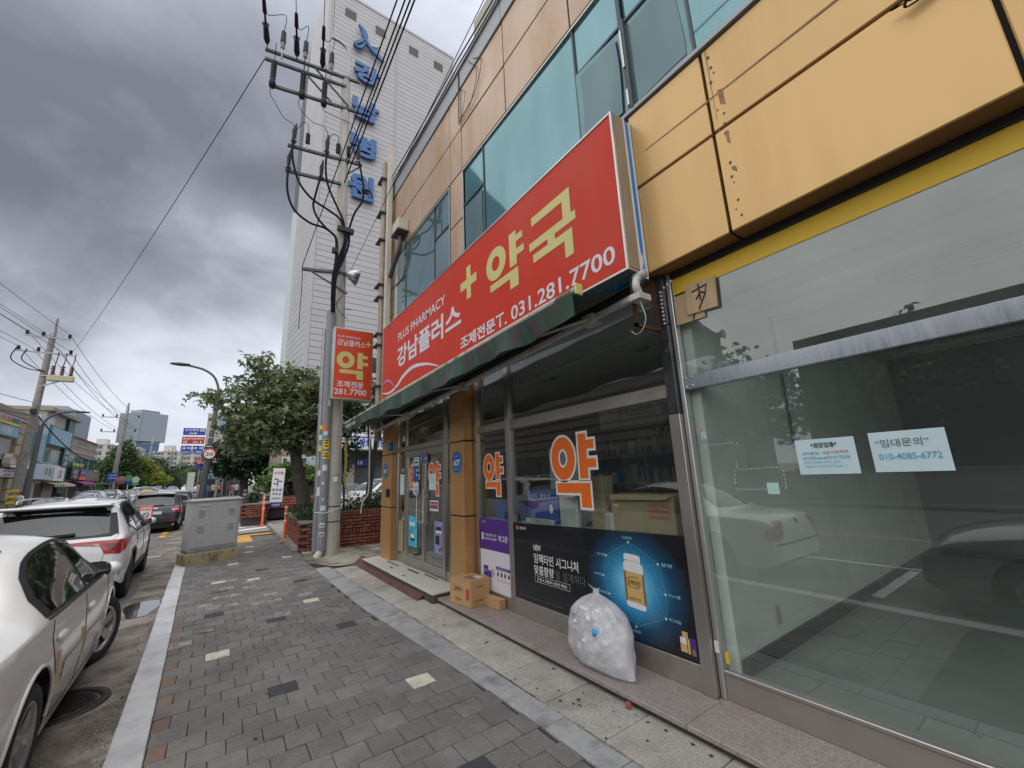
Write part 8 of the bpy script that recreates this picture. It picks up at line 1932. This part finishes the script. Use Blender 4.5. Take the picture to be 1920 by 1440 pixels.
b = MB(); b.box(div - 0.04, div + 0.04, TY - 0.08, TY + 0.04, 3, TZ); b.build('downpipe', 'siding', hp, world=True)
b = MB(); b.box(TX0 - 0.05, TX1 + 0.05, TY - 0.04, TY + 0.3, TZ, TZ + 0.25); b.build('coping', 'siding', hp, world=True)
b = MB(); b.prism([(lx - 0.35, ly + 0.2), (lx + 0.02, ly), (lx + 0.05, ly + 0.5), (lx - 0.3, ly + 0.7)], 'z', 0, 24.5); b.build('edge_fin', 'tower_edge', hp, world=True)
for x0, x1, z0, z1 in ((5.24, 6.18, 41.3, 42.25), (7.87, 8.8, 41.25, 42.2), (11.04, 11.96, 41.2, 42.15), (13.6, 14.55, 41.15, 42.1)):
    MB().box(x0, x1, TY - 0.02, TY + 0.1, z0, z1).build('louvre', 'louvre_brown', hp, world=True)
hs = thing('hospital_sign', 'blue upright hospital lettering with a leaf logo fixed on the tall white tower', 'sign', (7.2, 29.7, 23.5))
for ch, x0, z0, w_, h_ in (('강', 6.1, 34.95, 2.2, 1.95), ('남', 6.15, 31.15, 2.2, 2.0), ('병', 6.15, 27.5, 2.1, 2.05), ('원', 6.15, 23.55, 2.0, 2.25)):
    text(ch, 'letter_blue', hs, (x0, 29.82, z0), (1, 0, 0), UP, w_, h_, name='letter', bold=0.045, depth=0.2, side='letter_side')
    b = MB()
    for q in (0.3, 0.6): b.box(x0 + w_ * q, x0 + w_ * q + 0.05, 29.8, 30.0, z0 + 0.5, z0 + 0.6)
    b.build('fixing', 'letter_side', hs, world=True)
def strok(pts, w0, w1, m):
    b = MB()
    for q in ribbon2(pts, w0, w1, 8): b.prism([(p[0], p[1]) for p in q], 'y', 29.55, 29.8)
    b.build('logo_stroke', m, hs, world=True)
strok([(6.35, 40.7), (6.75, 40.3), (6.95, 39.75), (6.92, 39.3)], 0.1, 0.45, 'letter_blue'); strok([(6.9, 39.4), (6.6, 39.0), (6.15, 38.5), (6.2, 38.25), (6.6, 38.35), (6.95, 39.1)], 0.12, 0.28, 'letter_blue'); strok([(6.95, 39.2), (7.4, 38.9), (8.0, 38.45), (8.6, 38.1)], 0.25, 0.3, 'letter_blue'); strok([(7.05, 39.15), (7.6, 39.2), (8.05, 39.5), (8.0, 39.85)], 0.12, 0.28, 'tower_edge')
hb = thing('hospital_entrance', 'low hospital block with a white sign band above a dark recess', 'building', (6.2, 26, 0))
MB().box(2.4, 11.5, 25.2, 29.9, 0, 4.3).build('wall', 'stucco_grey', hb, world=True); MB().box(4.75, 11.5, 24.0, 25.2, 3.32, 4.2).build('sign_band', 'white', hb, world=True, bevel=0.02); MB().box(4.74, 11.5, 23.985, 24.0, 4.0, 4.06).build('band_line', 'traffic_blue', hb, world=True)
text('사랑의 병원', 'traffic_blue', hb, (5.9, 23.985, 3.45), RX, UP, 1.9, 0.48, bold=0.03)
for x0, x1, z0, z1, m in ((5.6, 11.4, 0.0, 3.3, 'shop_dark'), (5.85, 6.35, 0.9, 2.55, 'stucco'), (6.9, 8.0, 0.2, 2.3, 'apartment_window'), (8.3, 9.6, 0.2, 2.3, 'apartment_window')): MB().box(x0, x1, 25.14 - 0.02 * (m != 'shop_dark'), 25.2, z0, z1).build('window' if m == 'apartment_window' else 'recess', m, hb, world=True)
MB().box(6.42, 7.05, 24.9, 24.95, 2.45, 2.85).build('sign_plate', 'sign_navy', hb, world=True); text('13', 'white', hb, (6.5, 24.895, 2.53), RX, UP, 0.22, 0.2, bold=0.02)
for x0, x1, z0, z1 in ((3.3, 4.3, 2.3, 3.0), (2.6, 3.1, 2.3, 3.0)):
    fr_ = MB().box(x0, x1, 25.14, 25.2, z0, z1).build('window', 'white', hb, world=True); MB().box(x0 + 0.05, (x0 + x1) / 2 - 0.02, 25.12, 25.14, z0 + 0.05, z1 - 0.05).build('pane', 'apartment_window', fr_, world=True); MB().box((x0 + x1) / 2 + 0.02, x1 - 0.05, 25.12, 25.14, z0 + 0.05, z1 - 0.05).build('pane', 'sign_pale_blue', fr_, world=True)

# ------------------------------------------------------------------ buildings across the street (fronts at x = -15)
XL = -15.0
LT = (0, 1, 0)      # reading direction of signs that face the road from the far side
def bx(parent, name, m, y0, y1, z0, z1, d0=0.0, d1=0.12, bv=0.0):
    """A piece on the far fronts: d0..d1 metres proud of the wall."""
    return MB().box(XL + d0, XL + d1, y0, y1, z0, z1).build(name, m, parent, world=True, bevel=bv)
def lt(parent, body, m, y0, z0, w, h, d, bold=0.02): return text(body, m, parent, (XL + d + 0.01, y0, z0), LT, UP, w, h, bold=bold)
def win(parent, y0, y1, z0, z1, frame='trim_white', pane_='apartment_window', n=2):
    f = bx(parent, 'window', frame, y0, y1, z0, z1, 0.0, 0.1); w_ = (y1 - y0) / n
    for i in range(n): MB().box(XL + 0.1, XL + 0.115, y0 + i * w_ + 0.1, y0 + (i + 1) * w_ - 0.1, z0 + 0.1, z1 - 0.1).build('pane', pane_, f, world=True)
n1_ = thing('corner_shop_building', 'tan stucco shop house with a blue upright panel behind the switch box pole', 'building', (-18, 55, 0))
MB().box(XL - 8, XL, 40, 66.6, 0, 8.2).build('wall', 'stucco', n1_, world=True); bx(n1_, 'parapet', 'stucco_grey', 40, 60.2, 8.2, 8.75, -8, 0.35); bx(n1_, 'cornice', 'trim_white', 40, 60.2, 7.95, 8.2, 0, 0.25)
for i in range(7): bx(n1_, 'stone_course', 'stucco', 53.4, 56.9, 1.2 + i * 0.95, 2.1 + i * 0.95, 0.0, 0.3, 0.03)
for a, c in ((42, 45), (46.5, 49.5), (50.3, 52.9)): win(n1_, a, c, 4.6, 6.2)
MB().box(XL - 4, XL + 0.02, 60.3, 66.7, 8.6, 9.9).build('roof_block', 'beige_wall', n1_, world=True, bevel=0.05); bx(n1_, 'roof_slab', 'stucco_grey', 60.0, 67.3, 9.9, 10.25, -4.2, 0.5); bx(n1_, 'stair_pane', 'sign_pale_blue', 60.6, 62.8, 8.7, 9.4, 0.02, 0.06)
win(n1_, 59.7, 62.7, 4.72, 6.15, 'trim_white', 'teal_wall'); win(n1_, 63.1, 66.9, 4.62, 6.2); bx(n1_, 'ledge', 'trim_white', 57, 67, 4.45, 4.6, 0, 0.25)
for a, c in ((41, 44.5), (45, 48.5), (49.5, 53), (57.5, 60), (61, 63.2)): bx(n1_, 'shutter', 'shop_dark' if a > 50 else 'plinth', a, c, 0.15, 2.7, 0, 0.03)
def wall_sign(label, y0, y1, z0, z1, m, d=0.3, words=()):
    t = thing('shop_sign', label, 'sign', (XL, (y0 + y1) / 2, z0), 0, 'shop signs across the street'); bx(t, 'panel', m, y0, y1, z0, z1, 0.05, d, 0.02)
    for w_ in words: lt(t, *w_, d)
    return t
wall_sign('sky blue second floor sign board on the tan shop house', 44, 53.1, 6.42, 7.3, 'sign_sky', 0.35, (('2F 한의원', 'white', 46.5, 6.6, 5.2, 0.5),))
t = wall_sign('white red and navy patterned sign with a yellow foot under the tan parapet', 44, 53.0, 7.55, 8.0, 'trim_white', 0.4, (('스크린', 'traffic_red', 46.5, 7.62, 3.4, 0.32),)); bx(t, 'panel', 'sign_navy', 51, 52.8, 7.6, 7.95, 0.4, 0.42); bx(t, 'panel', 'crimson', 50.2, 51, 7.6, 7.95, 0.4, 0.42); bx(t, 'panel', 'sign_yellow', 44, 53, 7.35, 7.55, 0.05, 0.38)
t = thing('shop_sign', 'round cream sign with a big red syllable by the switch box pole', 'sign', (XL, 54.4, 4.1), 0, 'shop signs across the street'); bx(t, 'panel', 'trim_white', 51.8, 56.6, 3.95, 5.05, 0.3, 0.45, 0.3)
b = MB()
for q in [[(53.3 + (p[0] * 2.4), 4.12 + p[1] * 0.8) for p in q] for q in glyph_yak()]: b.poly([(XL + 0.46, p[0], p[1]) for p in q])
b.build('lettering', 'crimson', t, world=True)
wall_sign('long pale sign with thin blue lettering low on the tan shop house', 44, 55.2, 3.15, 3.8, 'trim_white', 0.35, (('cafe & pottery', 'sign_navy', 51.6, 3.55, 3, 0.18), ('GALLERY', 'sign_navy', 52.0, 3.25, 1.5, 0.18)))
t = thing('upright_sign', 'tall sky blue upright panel sign with a red ring on top', 'sign', (XL, 58.6, 4.75), 0, 'shop signs across the street'); bx(t, 'panel', 'sign_pale_blue', 57.3, 60.1, 7.4, 9.1, 0.05, 0.4); bx(t, 'panel', 'sign_sky', 57.3, 60.1, 4.75, 7.4, 0.05, 0.4)
b = MB()
for q in ringpoly(58.7, 8.35, 0.72, 0.4, 0.62, 0.33): b.poly([(XL + 0.41, p[0], p[1]) for p in q])
for q in ringpoly(58.4, 8.4, 0.14, 0.08, 0.05, 0.03, 10) + ringpoly(59.0, 8.4, 0.14, 0.08, 0.05, 0.03, 10): b.poly([(XL + 0.41, p[0], p[1]) for p in q])
b.build('ring_logo', 'traffic_red', t, world=True); lt(t, '치과\n의원', 'sign_pale_blue', 57.9, 5.2, 1.6, 1.6, 0.4)
wall_sign('broad sky blue sign board leaning out above two white framed windows', 60.4, 67.1, 6.55, 8.3, 'sign_sky', 0.6, (('치과의원', 'sign_pale_blue', 61.3, 6.95, 4.4, 0.95),))
wall_sign('pale blue sign with pink and navy words above the striped awning', 57.1, 63.2, 3.05, 4.45, 'sign_pale_blue', 0.5, (('피부', 'crimson', 60.9, 3.4, 0.9, 0.85), ('관리실', 'sign_navy', 62.1, 3.4, 0.7, 0.8)))
wall_sign('square white sign with a red and navy logo above the cream awning', 63.6, 67.2, 2.95, 4.4, 'white', 0.55, (('기관', 'crimson', 65.0, 3.65, 1.3, 0.45), ('교육', 'sign_navy', 64.9, 3.25, 1.4, 0.4)))
n2_ = thing('grey_shop_building', 'low grey brown shop building with tall narrow windows before the dense tree', 'building', (-19, 76, 0))
MB().box(XL - 8, XL, 69.2, 82.2, 0, 8.2).build('wall', 'stucco_grey', n2_, world=True); bx(n2_, 'coping', 'red_brick', 69.0, 82.4, 8.2, 8.35, -8, 0.12); bx(n2_, 'band', 'trim_white', 69.2, 82.2, 6.5, 6.6, 0, 0.08); bx(n2_, 'band', 'trim_white', 69.2, 82.2, 7.3, 7.36, 0, 0.06)
lt(n2_, '한빛빌딩', 'stucco', 73.3, 7.5, 3.4, 0.4, 0.02)
for a, c in ((69.5, 71.9), (72.6, 75.2), (75.9, 78.5), (79.3, 81.7)): win(n2_, a, c, 4.55, 6.12, 'stucco_grey', 'teal_glass', 2)
for a, c in ((69.4, 71.5), (72.2, 75.5), (76.4, 81.5)): bx(n2_, 'shop_front', 'shop_dark', a, c, 0.3, 2.7, 0, 0.05)
t = thing('teal_tower_sign', 'dark teal upright stair tower with small white words between the two shop houses', 'stair tower', (XL, 68.2, 0)); MB().box(XL - 4, XL + 0.3, 66.75, 69.1, 0.2, 9.8).build('wall', 'teal_wall', t, world=True); bx(t, 'cap', 'stucco_grey', 66.4, 70.2, 9.85, 10.1, -4, 0.6); bx(t, 'side_glass', 'sign_sky', 69.1, 69.9, 4.6, 9.8, -3.5, 0.1)
for i, w_ in enumerate(('경희', '미술', '학원', '2F')): lt(t, w_, 'white', 67.3, 6.9 - 0.62 * i - (0.3 if i else 0), 1.3, 0.38, 0.3)
wall_sign('black upright sign with white brush words', 69.6, 72.9, 3.2, 4.65, 'sign_black', 0.6, (('사진관', 'white', 70.4, 3.75, 1.6, 0.6), ('커피', 'white', 70.5, 3.35, 1.4, 0.3)))
t = wall_sign('violet sign with an orange foot beside the black one', 73.5, 75.9, 3.6, 4.5, 'sign_navy', 0.6, (('노래', 'sign_pale_blue', 74.0, 3.9, 1.5, 0.45),)); bx(t, 'panel', 'sticker_orange', 73.4, 76.0, 3.2, 3.6, 0.05, 0.6); bx(t, 'panel', 'crimson', 73.5, 74.0, 3.6, 4.5, 0.6, 0.62)
wall_sign('grey brown sign with pale figures at the end of the grey building', 76.2, 84.0, 3.15, 4.37, 'sign_grey', 0.5, (('까꿍', 'stucco', 78.6, 3.45, 3.0, 0.6),))
t = thing('neon_sign', 'bright yellow neon letters above the black sign', 'sign', (XL, 72, 4.9)); lt(t, 'OR가', 'neon_yellow', 69.9, 4.78, 4.9, 0.4, 0.5, 0.04)
def canopy(label, y0, y1, z0, z1, dep, m, m2=None, n=8):
    t = thing('shop_awning', label, 'awning', (XL, (y0 + y1) / 2, z0), 0, 'awnings across the street'); w_ = (y1 - y0) / n
    for i in range(n):
        b = MB(); a, c = y0 + i * w_, y0 + (i + 1) * w_
        b.add([(XL + 0.05, a, z1), (XL + 0.05, c, z1), (XL + dep, c, z0 + 0.25), (XL + dep, a, z0 + 0.25), (XL + dep, a, z0), (XL + dep, c, z0)], [(0, 1, 2, 3), (3, 2, 5, 4)]); b.build('canvas_strip', m if (i % 2 == 0 or not m2) else m2, t, world=True)
canopy('green and white striped awning under the pale blue sign', 62.4, 66.2, 2.3, 2.95, 1.0, 'awning_stripe', 'awning_cream'); canopy('plain cream awning next to the striped one', 66.3, 70.2, 2.35, 2.9, 1.0, 'awning_cream', None, 3); canopy('purple awning under the violet sign', 72.4, 79.3, 2.5, 3.2, 1.2, 'awning_purple', None, 4); canopy('thin green grey awning at the end of the grey building', 79.6, 87, 2.65, 3.0, 1.2, 'sign_grey', None, 4)
t = thing('green_board', 'bright green board standing at the foot of the dense tree', 'board', (-14.2, 85, 0.5)); MB().box(-14.6, -14.5, 83.9, 87.2, 1.7, 2.6).build('panel', 'green_board', t, world=True); MB().tube([(-14.55, 83.8, 0.3), (-14.55, 83.8, 2.7)], 0.08, 6).build('post', 'green_board', t, world=True)

# street furniture down the far side
t = thing('parking_board', 'blue parking board on a post before the dense tree', 'road sign', (-11.8, 76, 0.4)); MB().box(-12.35, -11.3, 75.95, 76.05, 2.9, 4.0).build('panel', 'traffic_blue', t, world=True); text('강남병원', 'white', t, (-12.2, 75.94, 3.6), RX, UP, 0.8, 0.2, bold=0.02); text('P 주차장', 'white', t, (-12.2, 75.94, 3.2), RX, UP, 0.8, 0.25, bold=0.02); MB().tube([(-11.8, 76.1, 0.4), (-11.8, 76.1, 3.4)], 0.08, 8).build('post', 'metal_dark', t, world=True)
t = thing('road_mirror', 'round traffic mirror on an orange post before the dense tree', 'traffic mirror', (-11.0, 76, 0.4)); MB().lathe([(0.0001, -0.05), (0.42, 0.0), (0.5, 0.03), (0.5, 0.08), (0.0001, 0.1)], (-11.0, 75.9, 2.95), 20, 'y').build('mirror', 'sign_grey', t, world=True); MB().lathe([(0.5, 0.0), (0.56, 0.03), (0.5, 0.1)], (-11.0, 75.9, 2.95), 20, 'y').build('rim', 'post_orange', t, world=True); MB().tube([(-11.2, 76.1, 0.4), (-11.2, 76.1, 2.8)], 0.07, 8).build('post', 'post_orange', t, world=True)
for x, m, z0, lb in ((-10.35, 'green_board', 2.85, 'green and blue rounded roadside sign beside the traffic mirror'), (-9.6, 'teal_glass', 2.6, 'teal rounded roadside sign beyond the green one')):
    t = thing('roadside_sign', lb, 'sign', (x, 77, 0.5)); b = MB(); b.prism([(x + 0.4 * math.cos(i * math.pi / 8), z0 + 0.45 + 0.45 * math.sin(i * math.pi / 8)) for i in range(16)], 'y', 77, 77.08); b.build('panel', 'green_board' if m == 'green_board' else 'tower_edge', t, world=True); MB().box(x - 0.38, x + 0.38, 76.97, 77.1, z0 - 0.3, z0).build('foot_panel', 'traffic_blue' if m == 'green_board' else 'green_board', t, world=True); MB().tube([(x, 77.1, 0.5), (x, 77.1, z0)], 0.06, 6).build('post', 'white', t, world=True)
t = thing('site_fence', 'flat dark grey site fence across the end of the near pavement', 'fence', (1.0, 67, 0.4))
for i in range(4): MB().box(-0.62 + i * 0.72, 0.08 + i * 0.72, 67, 67.06, 0.4, 4.6).build('fence_panel', 'metal_dark', t, world=True)
t = thing('grey_kiosk', 'grey roadside hut with hanging curtains before the site fence', 'hut', (-1.0, 63, 0.4)); MB().box(-1.5, -0.2, 63, 66, 0.4, 2.6).build('wall', 'sign_black', t, world=True)
b = MB()
for i in range(9): b.prism([(-0.45 + i * 0.09, 0.5), (-0.39 + i * 0.09, 0.5), (-0.3 + i * 0.07, 3.6), (-0.36 + i * 0.07, 3.6)], 'y', 62.8, 62.84)
b.build('curtain', 'cloth_grey', t, world=True); MB().box(-1.7, 0.4, 62.6, 66.2, 3.5, 3.75).build('roof', 'sign_grey', t, world=True)
t = thing('shop_sign_stack', 'stack of sky blue shop signs seen past the lamp post', 'sign', (-0.55, 45, 0.2)); MB().tube([(-0.3, 45.1, 0.15), (-0.3, 45.1, 3.7)], 0.06, 8).build('post', 'aluminium', t, world=True)
for i in range(3): MB().box(-0.82, -0.32, 45, 45.08, 2.3 + i * 0.48, 2.72 + i * 0.48).build('panel', 'sign_sky' if i != 1 else 'white', t, world=True)
t = thing('pale_block', 'narrow pale block of flats showing above the maple behind the lamp arm', 'building', (-0.6, 82, 0.5)); MB().box(-2.6, 2.5, 82, 90, 0.4, 13.4).build('wall', 'beige_wall', t, world=True); MB().box(-1.0, 2.3, 81.94, 82, 10.2, 12.6).build('sign_panel', 'sign_sky', t, world=True)
t = thing('white_banner', 'white folded banner hanging at the far end of the pavement', 'banner', (-3.4, 76, 0.5))
b = MB(); b.add([(-3.9 + 0.8 * i / 12, 76 + 0.12 * math.sin(i * 1.9), z) for z in (1.0, 3.8) for i in range(13)], [(i, i + 1, i + 14, i + 13) for i in range(12)], True); b.build('cloth', 'white', t, world=True); MB().tube([(-3.95, 76, 0.5), (-3.95, 76, 3.9)], 0.05, 6).build('post', 'aluminium', t, world=True)

# ------------------------------------------------------------------ far skyline
def office(label, x0, x1, y0, y1, z0, z1, foot=None, nfin=26, nside=14):
    t = thing('office_tower', label, 'office tower', ((x0 + x1) / 2, y0, 0)); b = MB(); b.box(x0, x1, y0, y1, z0, z1); b.build('wall', 'curtain_blue', t, world=True)
    fl = int((z1 - z0) / 4.0); b = MB()
    for i in range(fl + 1): b.box(x0 - 0.12, x1 + 0.12, y0 - 0.12, y0, z0 + i * (z1 - z0) / fl - 0.25, z0 + i * (z1 - z0) / fl + 0.25); b.box(x1, x1 + 0.12, y0, y1, z0 + i * (z1 - z0) / fl - 0.25, z0 + i * (z1 - z0) / fl + 0.25)
    b.build('floor_band', 'curtain_dark', t, world=True); rr = random.Random(nfin)
    for i in range(nfin + 1):
        x = x0 + (x1 - x0) * i / nfin; b = MB(); b.box(x - 0.16, x + 0.16, y0 - 0.45, y0, z0, z1 + 0.8); b.build('fin', 'curtain_fin', t, world=True)
    for i in range(1, nside + 1):
        y = y0 + (y1 - y0) * i / nside; b = MB(); b.box(x1, x1 + 0.45, y - 0.3, y + 0.3, z0, z1 + 0.8); b.build('fin', 'curtain_fin', t, world=True)
    b = MB(); b.box(x0 + (x1 - x0) * .25, x1 - (x1 - x0) * .2, y0 + 3, y1 - 3, z1, z1 + 3.2); b.build('plant_room', 'coping', t, world=True)
    if foot: MB().box(x0 + (x1 - x0) * 0.42, x1 - 1.5, y0 + 1.5, y1 - 2, 0, z0).build('base', 'curtain_blue', t, world=True)
    return t
tw_ = office('blue glass office tower with pale fins in the middle of the skyline', -71, -52, 400, 419, 36.8, 57.5, True, 24, 24)
co = Vector((-52, 400, 0)); tw_.rotation_euler = (0, 0, -R(45)); tw_.location = co + Matrix.Rotation(-R(45), 3, 'Z') @ (tw_.location - co)
office('blue striped office tower rising behind the tan shop house', -110.5, -86.5, 400, 440, 20, 57.5, None, 30, 20)
def flats(label, x0, x1, y, z0, z1, cols, rows_, hut):
    t = thing('apartment_block', label, 'apartment block', ((x0 + x1) / 2, y, 0), 0, 'apartment blocks on the skyline'); MB().box(x0, x1, y, y + 14, 0, z1).build('wall', 'apartment_wall', t, world=True); MB().box(hut[0], hut[1], y + 3, y + 9, z1, z1 + hut[2]).build('roof_hut', 'apartment_wall', t, world=True); MB().box(x0 - 0.2, x1 + 0.2, y - 0.2, y + 14.2, z1 - 0.2, z1 + 0.35).build('parapet', 'trim_white', t, world=True)
    cw_, rh = (x1 - x0) / cols, (z1 - z0) / rows_
    for i in range(cols):
        if i % 4 == 3: continue
        for j in range(rows_):
            f = MB().box(x0 + i * cw_ + 0.12, x0 + (i + 1) * cw_ - 0.12, y - 0.1, y, z0 + j * rh + 0.5, z0 + (j + 1) * rh - 0.35).build('window', 'apartment_window', t, world=True)
            MB().box(x0 + i * cw_ + 0.1, x0 + (i + 1) * cw_ - 0.1, y - 0.35, y - 0.1, z0 + j * rh + 0.25, z0 + j * rh + 0.85).build('balcony', 'apartment_wall', f, world=True)
flats('long pale apartment block on the slope right of the glass tower', -26.5, -6.5, 250, 9.5, 18.6, 16, 4, (-23.2, -19.2, 3.2)); flats('stepped pale apartment block in front of the glass tower', -39.5, -31.0, 248, 10, 20.2, 7, 4, (-38.5, -33.8, 3.4)); flats('pale apartment block behind the top of the dense tree', -47.5, -41.0, 250, 8, 22.0, 5, 5, (-46.5, -43, 2.6))
hm = MB(); n_ = 24; v = []
for j in range(8):
    for i in range(n_ + 1):
        x = -62 + 62 * i / n_; y = 175 + j * 9; hgt = 12.8 * math.sin(math.pi * min(1, (j + 0.4) / 7)) ** 0.7 * (0.65 + 0.35 * math.sin(0.11 * x + 1.2)) * min(1, (62 + x + 4) / 16)
        v.append((x, y, 1.0 + hgt + 0.5 * math.sin(x * 1.3 + j)))
hm.add(v, [(j * (n_ + 1) + i, j * (n_ + 1) + i + 1, (j + 1) * (n_ + 1) + i + 1, (j + 1) * (n_ + 1) + i) for j in range(7) for i in range(n_)], True); structure('hill', hm, 'hill_green')

bl = [((-60 + 58 * rng.random(), 176 + 34 * rng.random(), 3.5 + 8 * rng.random()), (2.6, 2.2, 1.7)) for _ in range(60)]
hw_ = foliage('hillside_wood', bl, 16000, 0.75, 'leaf_dark', None, spread=0.6, clump=20)
bl = [((-34 + 32 * rng.random(), 172 + 8 * rng.random(), 2.2 + 3.0 * rng.random()), (2.4, 2.0, 1.6)) for _ in range(26)]
hw2 = foliage('roadside_wood', bl, 9000, 0.6, 'leaf_mid', None, spread=0.5, clump=20)
b = MB()
for i, (x, y, z0, z1) in enumerate(((-16.2, 190, 2, 11.5), (-19.5, 200, 2, 13), (-11.5, 195, 2, 11), (-8.0, 185, 2, 9.5), (-14.0, 210, 2, 13.0))):
    t = thing('wooden_pole', ('first', 'second', 'third', 'fourth', 'fifth')[i] + ' thin pale pole on the brown slope', 'utility pole', (x, y, z0), 0, 'thin poles on the slope'); MB().tube([(x, y, z0), (x, y, z1)], 0.17, 6).build('post', 'concrete', t, world=True); MB().box(x - 0.9, x + 0.9, y - 0.08, y, z1 - 1.2, z1 - 1.02).build('crossarm', 'galvanised', t, world=True)

# ------------------------------------------------------------------ people
PEOPLE = []
def person(label, x, y, rz, shirt, trousers, h=1.7, lean=0.0, stride=0.16, arm=0.1, bag=None, hairm='hair', sleeves=True):
    t = thing('person', label, 'person', (x, y, gz(y) - (0.12 if x < -1.9 and x > -13 else 0.0)), rz); k_ = h / 1.7
    V = [(0, 0, 0.94), (0, 0.0, 1.12), (0, lean * 0.5, 1.32), (0, lean, 1.45), (0, lean * 1.1, 1.53), (0, lean * 1.25 + 0.02, 1.6), (0, lean * 1.3 + 0.01, 1.68)]
    Rd = [(0.15, 0.11), (0.14, 0.1), (0.17, 0.115), (0.11, 0.08), (0.05, 0.055), (0.075, 0.095), (0.06, 0.07)]; E = [(0, 1), (1, 2), (2, 3), (3, 4), (4, 5), (5, 6)]
    def chain(start, pts):
        p = start
        for q, r in pts: V.append(q); Rd.append((r, r)); E.append((p, len(V) - 1)); p = len(V) - 1
        return p
    for s in (-1, 1):
        chain(0, [((s * 0.09, 0.0, 0.86), 0.092), ((s * 0.1, s * stride * 0.5 + 0.03, 0.49), 0.062), ((s * 0.1, s * stride, 0.09), 0.043), ((s * 0.1, s * stride + 0.13, 0.035), 0.034)])
        hnd = chain(3, [((s * 0.17, lean, 1.42), 0.062), ((s * 0.24, lean - s * arm * 0.4, 1.16), 0.046), ((s * 0.25, lean - s * arm + 0.06, 0.93), 0.034), ((s * 0.25, lean - s * arm + 0.1, 0.86), 0.032)])
        bx_, by_, bz_ = V[hnd]
        for fi, (dx, ln) in enumerate(((-0.024, 0.065), (-0.008, 0.08), (0.008, 0.075), (0.024, 0.06))): chain(hnd, [((bx_ + dx, by_ + 0.01, bz_ - ln * 0.6), 0.0085), ((bx_ + dx, by_ + 0.02 - 0.03 * 0, bz_ - ln), 0.007)])
        chain(hnd, [((bx_ - s * 0.03, by_ + 0.035, bz_ - 0.015), 0.01), ((bx_ - s * 0.03, by_ + 0.05, bz_ - 0.045), 0.008)])
    me = bpy.data.meshes.new('body'); me.from_pydata([(a * k_, b_ * k_, c * k_) for a, b_, c in V], E, []); o = bpy.data.objects.new('body', me); link(o, t)
    sk = o.modifiers.new('skin', 'SKIN'); sk.use_smooth_shade = True
    for i, r in enumerate(Rd): me.skin_vertices[0].data[i].radius = (r[0] * k_, r[1] * k_); me.skin_vertices[0].data[i].use_root = (i == 0)
    sb = o.modifiers.new('subsurf', 'SUBSURF'); sb.levels = 1; sb.render_levels = 1
    PEOPLE.append((o, k_, shirt, trousers, lean, sleeves))
    b = MB(); b.lathe([(0.0001, 0.115), (0.06, 0.105), (0.098, 0.055), (0.105, 0.0), (0.098, -0.06), (0.07, -0.09)], (0, 0, 0), 14); b.v = [(p[0] * k_ * 0.85, (p[1] * 1.0 - 0.02 + lean * 1.28) * k_, (p[2] + 1.65) * k_) for p in b.v]; b.build('hair', hairm, t)
    b = MB(); yy = (lean * 1.28 + 0.1) * k_; b.add([(0, yy + 0.025, 1.6 * k_), (0.016, yy, 1.595 * k_), (-0.016, yy, 1.595 * k_), (0, yy, 1.645 * k_)], [(0, 1, 3), (0, 3, 2), (0, 2, 1)]); b.build('nose', 'skin', t)
    if bag: MB().box(-0.16, 0.16, -0.3 + lean, -0.14 + lean, 1.0, 1.36).build('bag', bag, t, bevel=0.04)
    return t
person('person in a white t-shirt beside the dark street lamp across the road', -12.15, 47.0, R(160), 'cloth_white', 'cloth_khaki', 1.72, 0.06, 0.1, 0.12)
person('person in dark clothes under the cream awning', -12.7, 58.5, R(200), 'cloth_black', 'cloth_black', 1.7)
person('person in a pale top behind the oncoming cars across the road', -12.9, 66, R(30), 'cloth_grey', 'cloth_khaki', 1.66)
person('person in a cream top walking nearest the lamp post', -1.7, 56, R(6), 'cloth_cream', 'cloth_cream', 1.66)
person('person in a bright blue coat behind the lamp post', -1.25, 60, R(4), 'cloth_blue', 'cloth_blue', 1.7)
person('person in a cream jacket and black trousers walking away on the pavement', -0.58, 57, R(-3), 'cloth_cream', 'cloth_black', 1.74)
person('person in a navy top with an orange bag on the pavement', 0.0, 58, R(-20), 'cloth_navy', 'cloth_black', 1.6, 0.08, bag='bag_orange')
person('person in a grey jacket with a red bag walking by the dark tree', 1.0, 52, R(-60), 'cloth_grey', 'cloth_grey', 1.68, 0.12, 0.2, bag='bag_red')
person('person in white and black beside the one with the red bag', 1.5, 54, R(40), 'cloth_white', 'cloth_black', 1.68)
bpy.context.view_layer.update()
dg = bpy.context.evaluated_depsgraph_get()
new = [bpy.data.meshes.new_from_object(o.evaluated_get(dg)) for o, *_ in PEOPLE]
for (o, k_, shirt, trousers, lean, sleeves), me in zip(PEOPLE, new):
    o.modifiers.clear(); o.data = me; me.materials.clear()
    for m in (shirt, trousers, 'skin', 'black'): me.materials.append(MATS[m])
    for p in me.polygons:
        c = p.center / k_; z, ax = c.z, abs(c.x)
        p.material_index = 3 if z < 0.075 else 2 if z > 1.5 or (ax > 0.19 and z < 1.18) else 0 if z > 0.93 else 1
        p.use_smooth = True
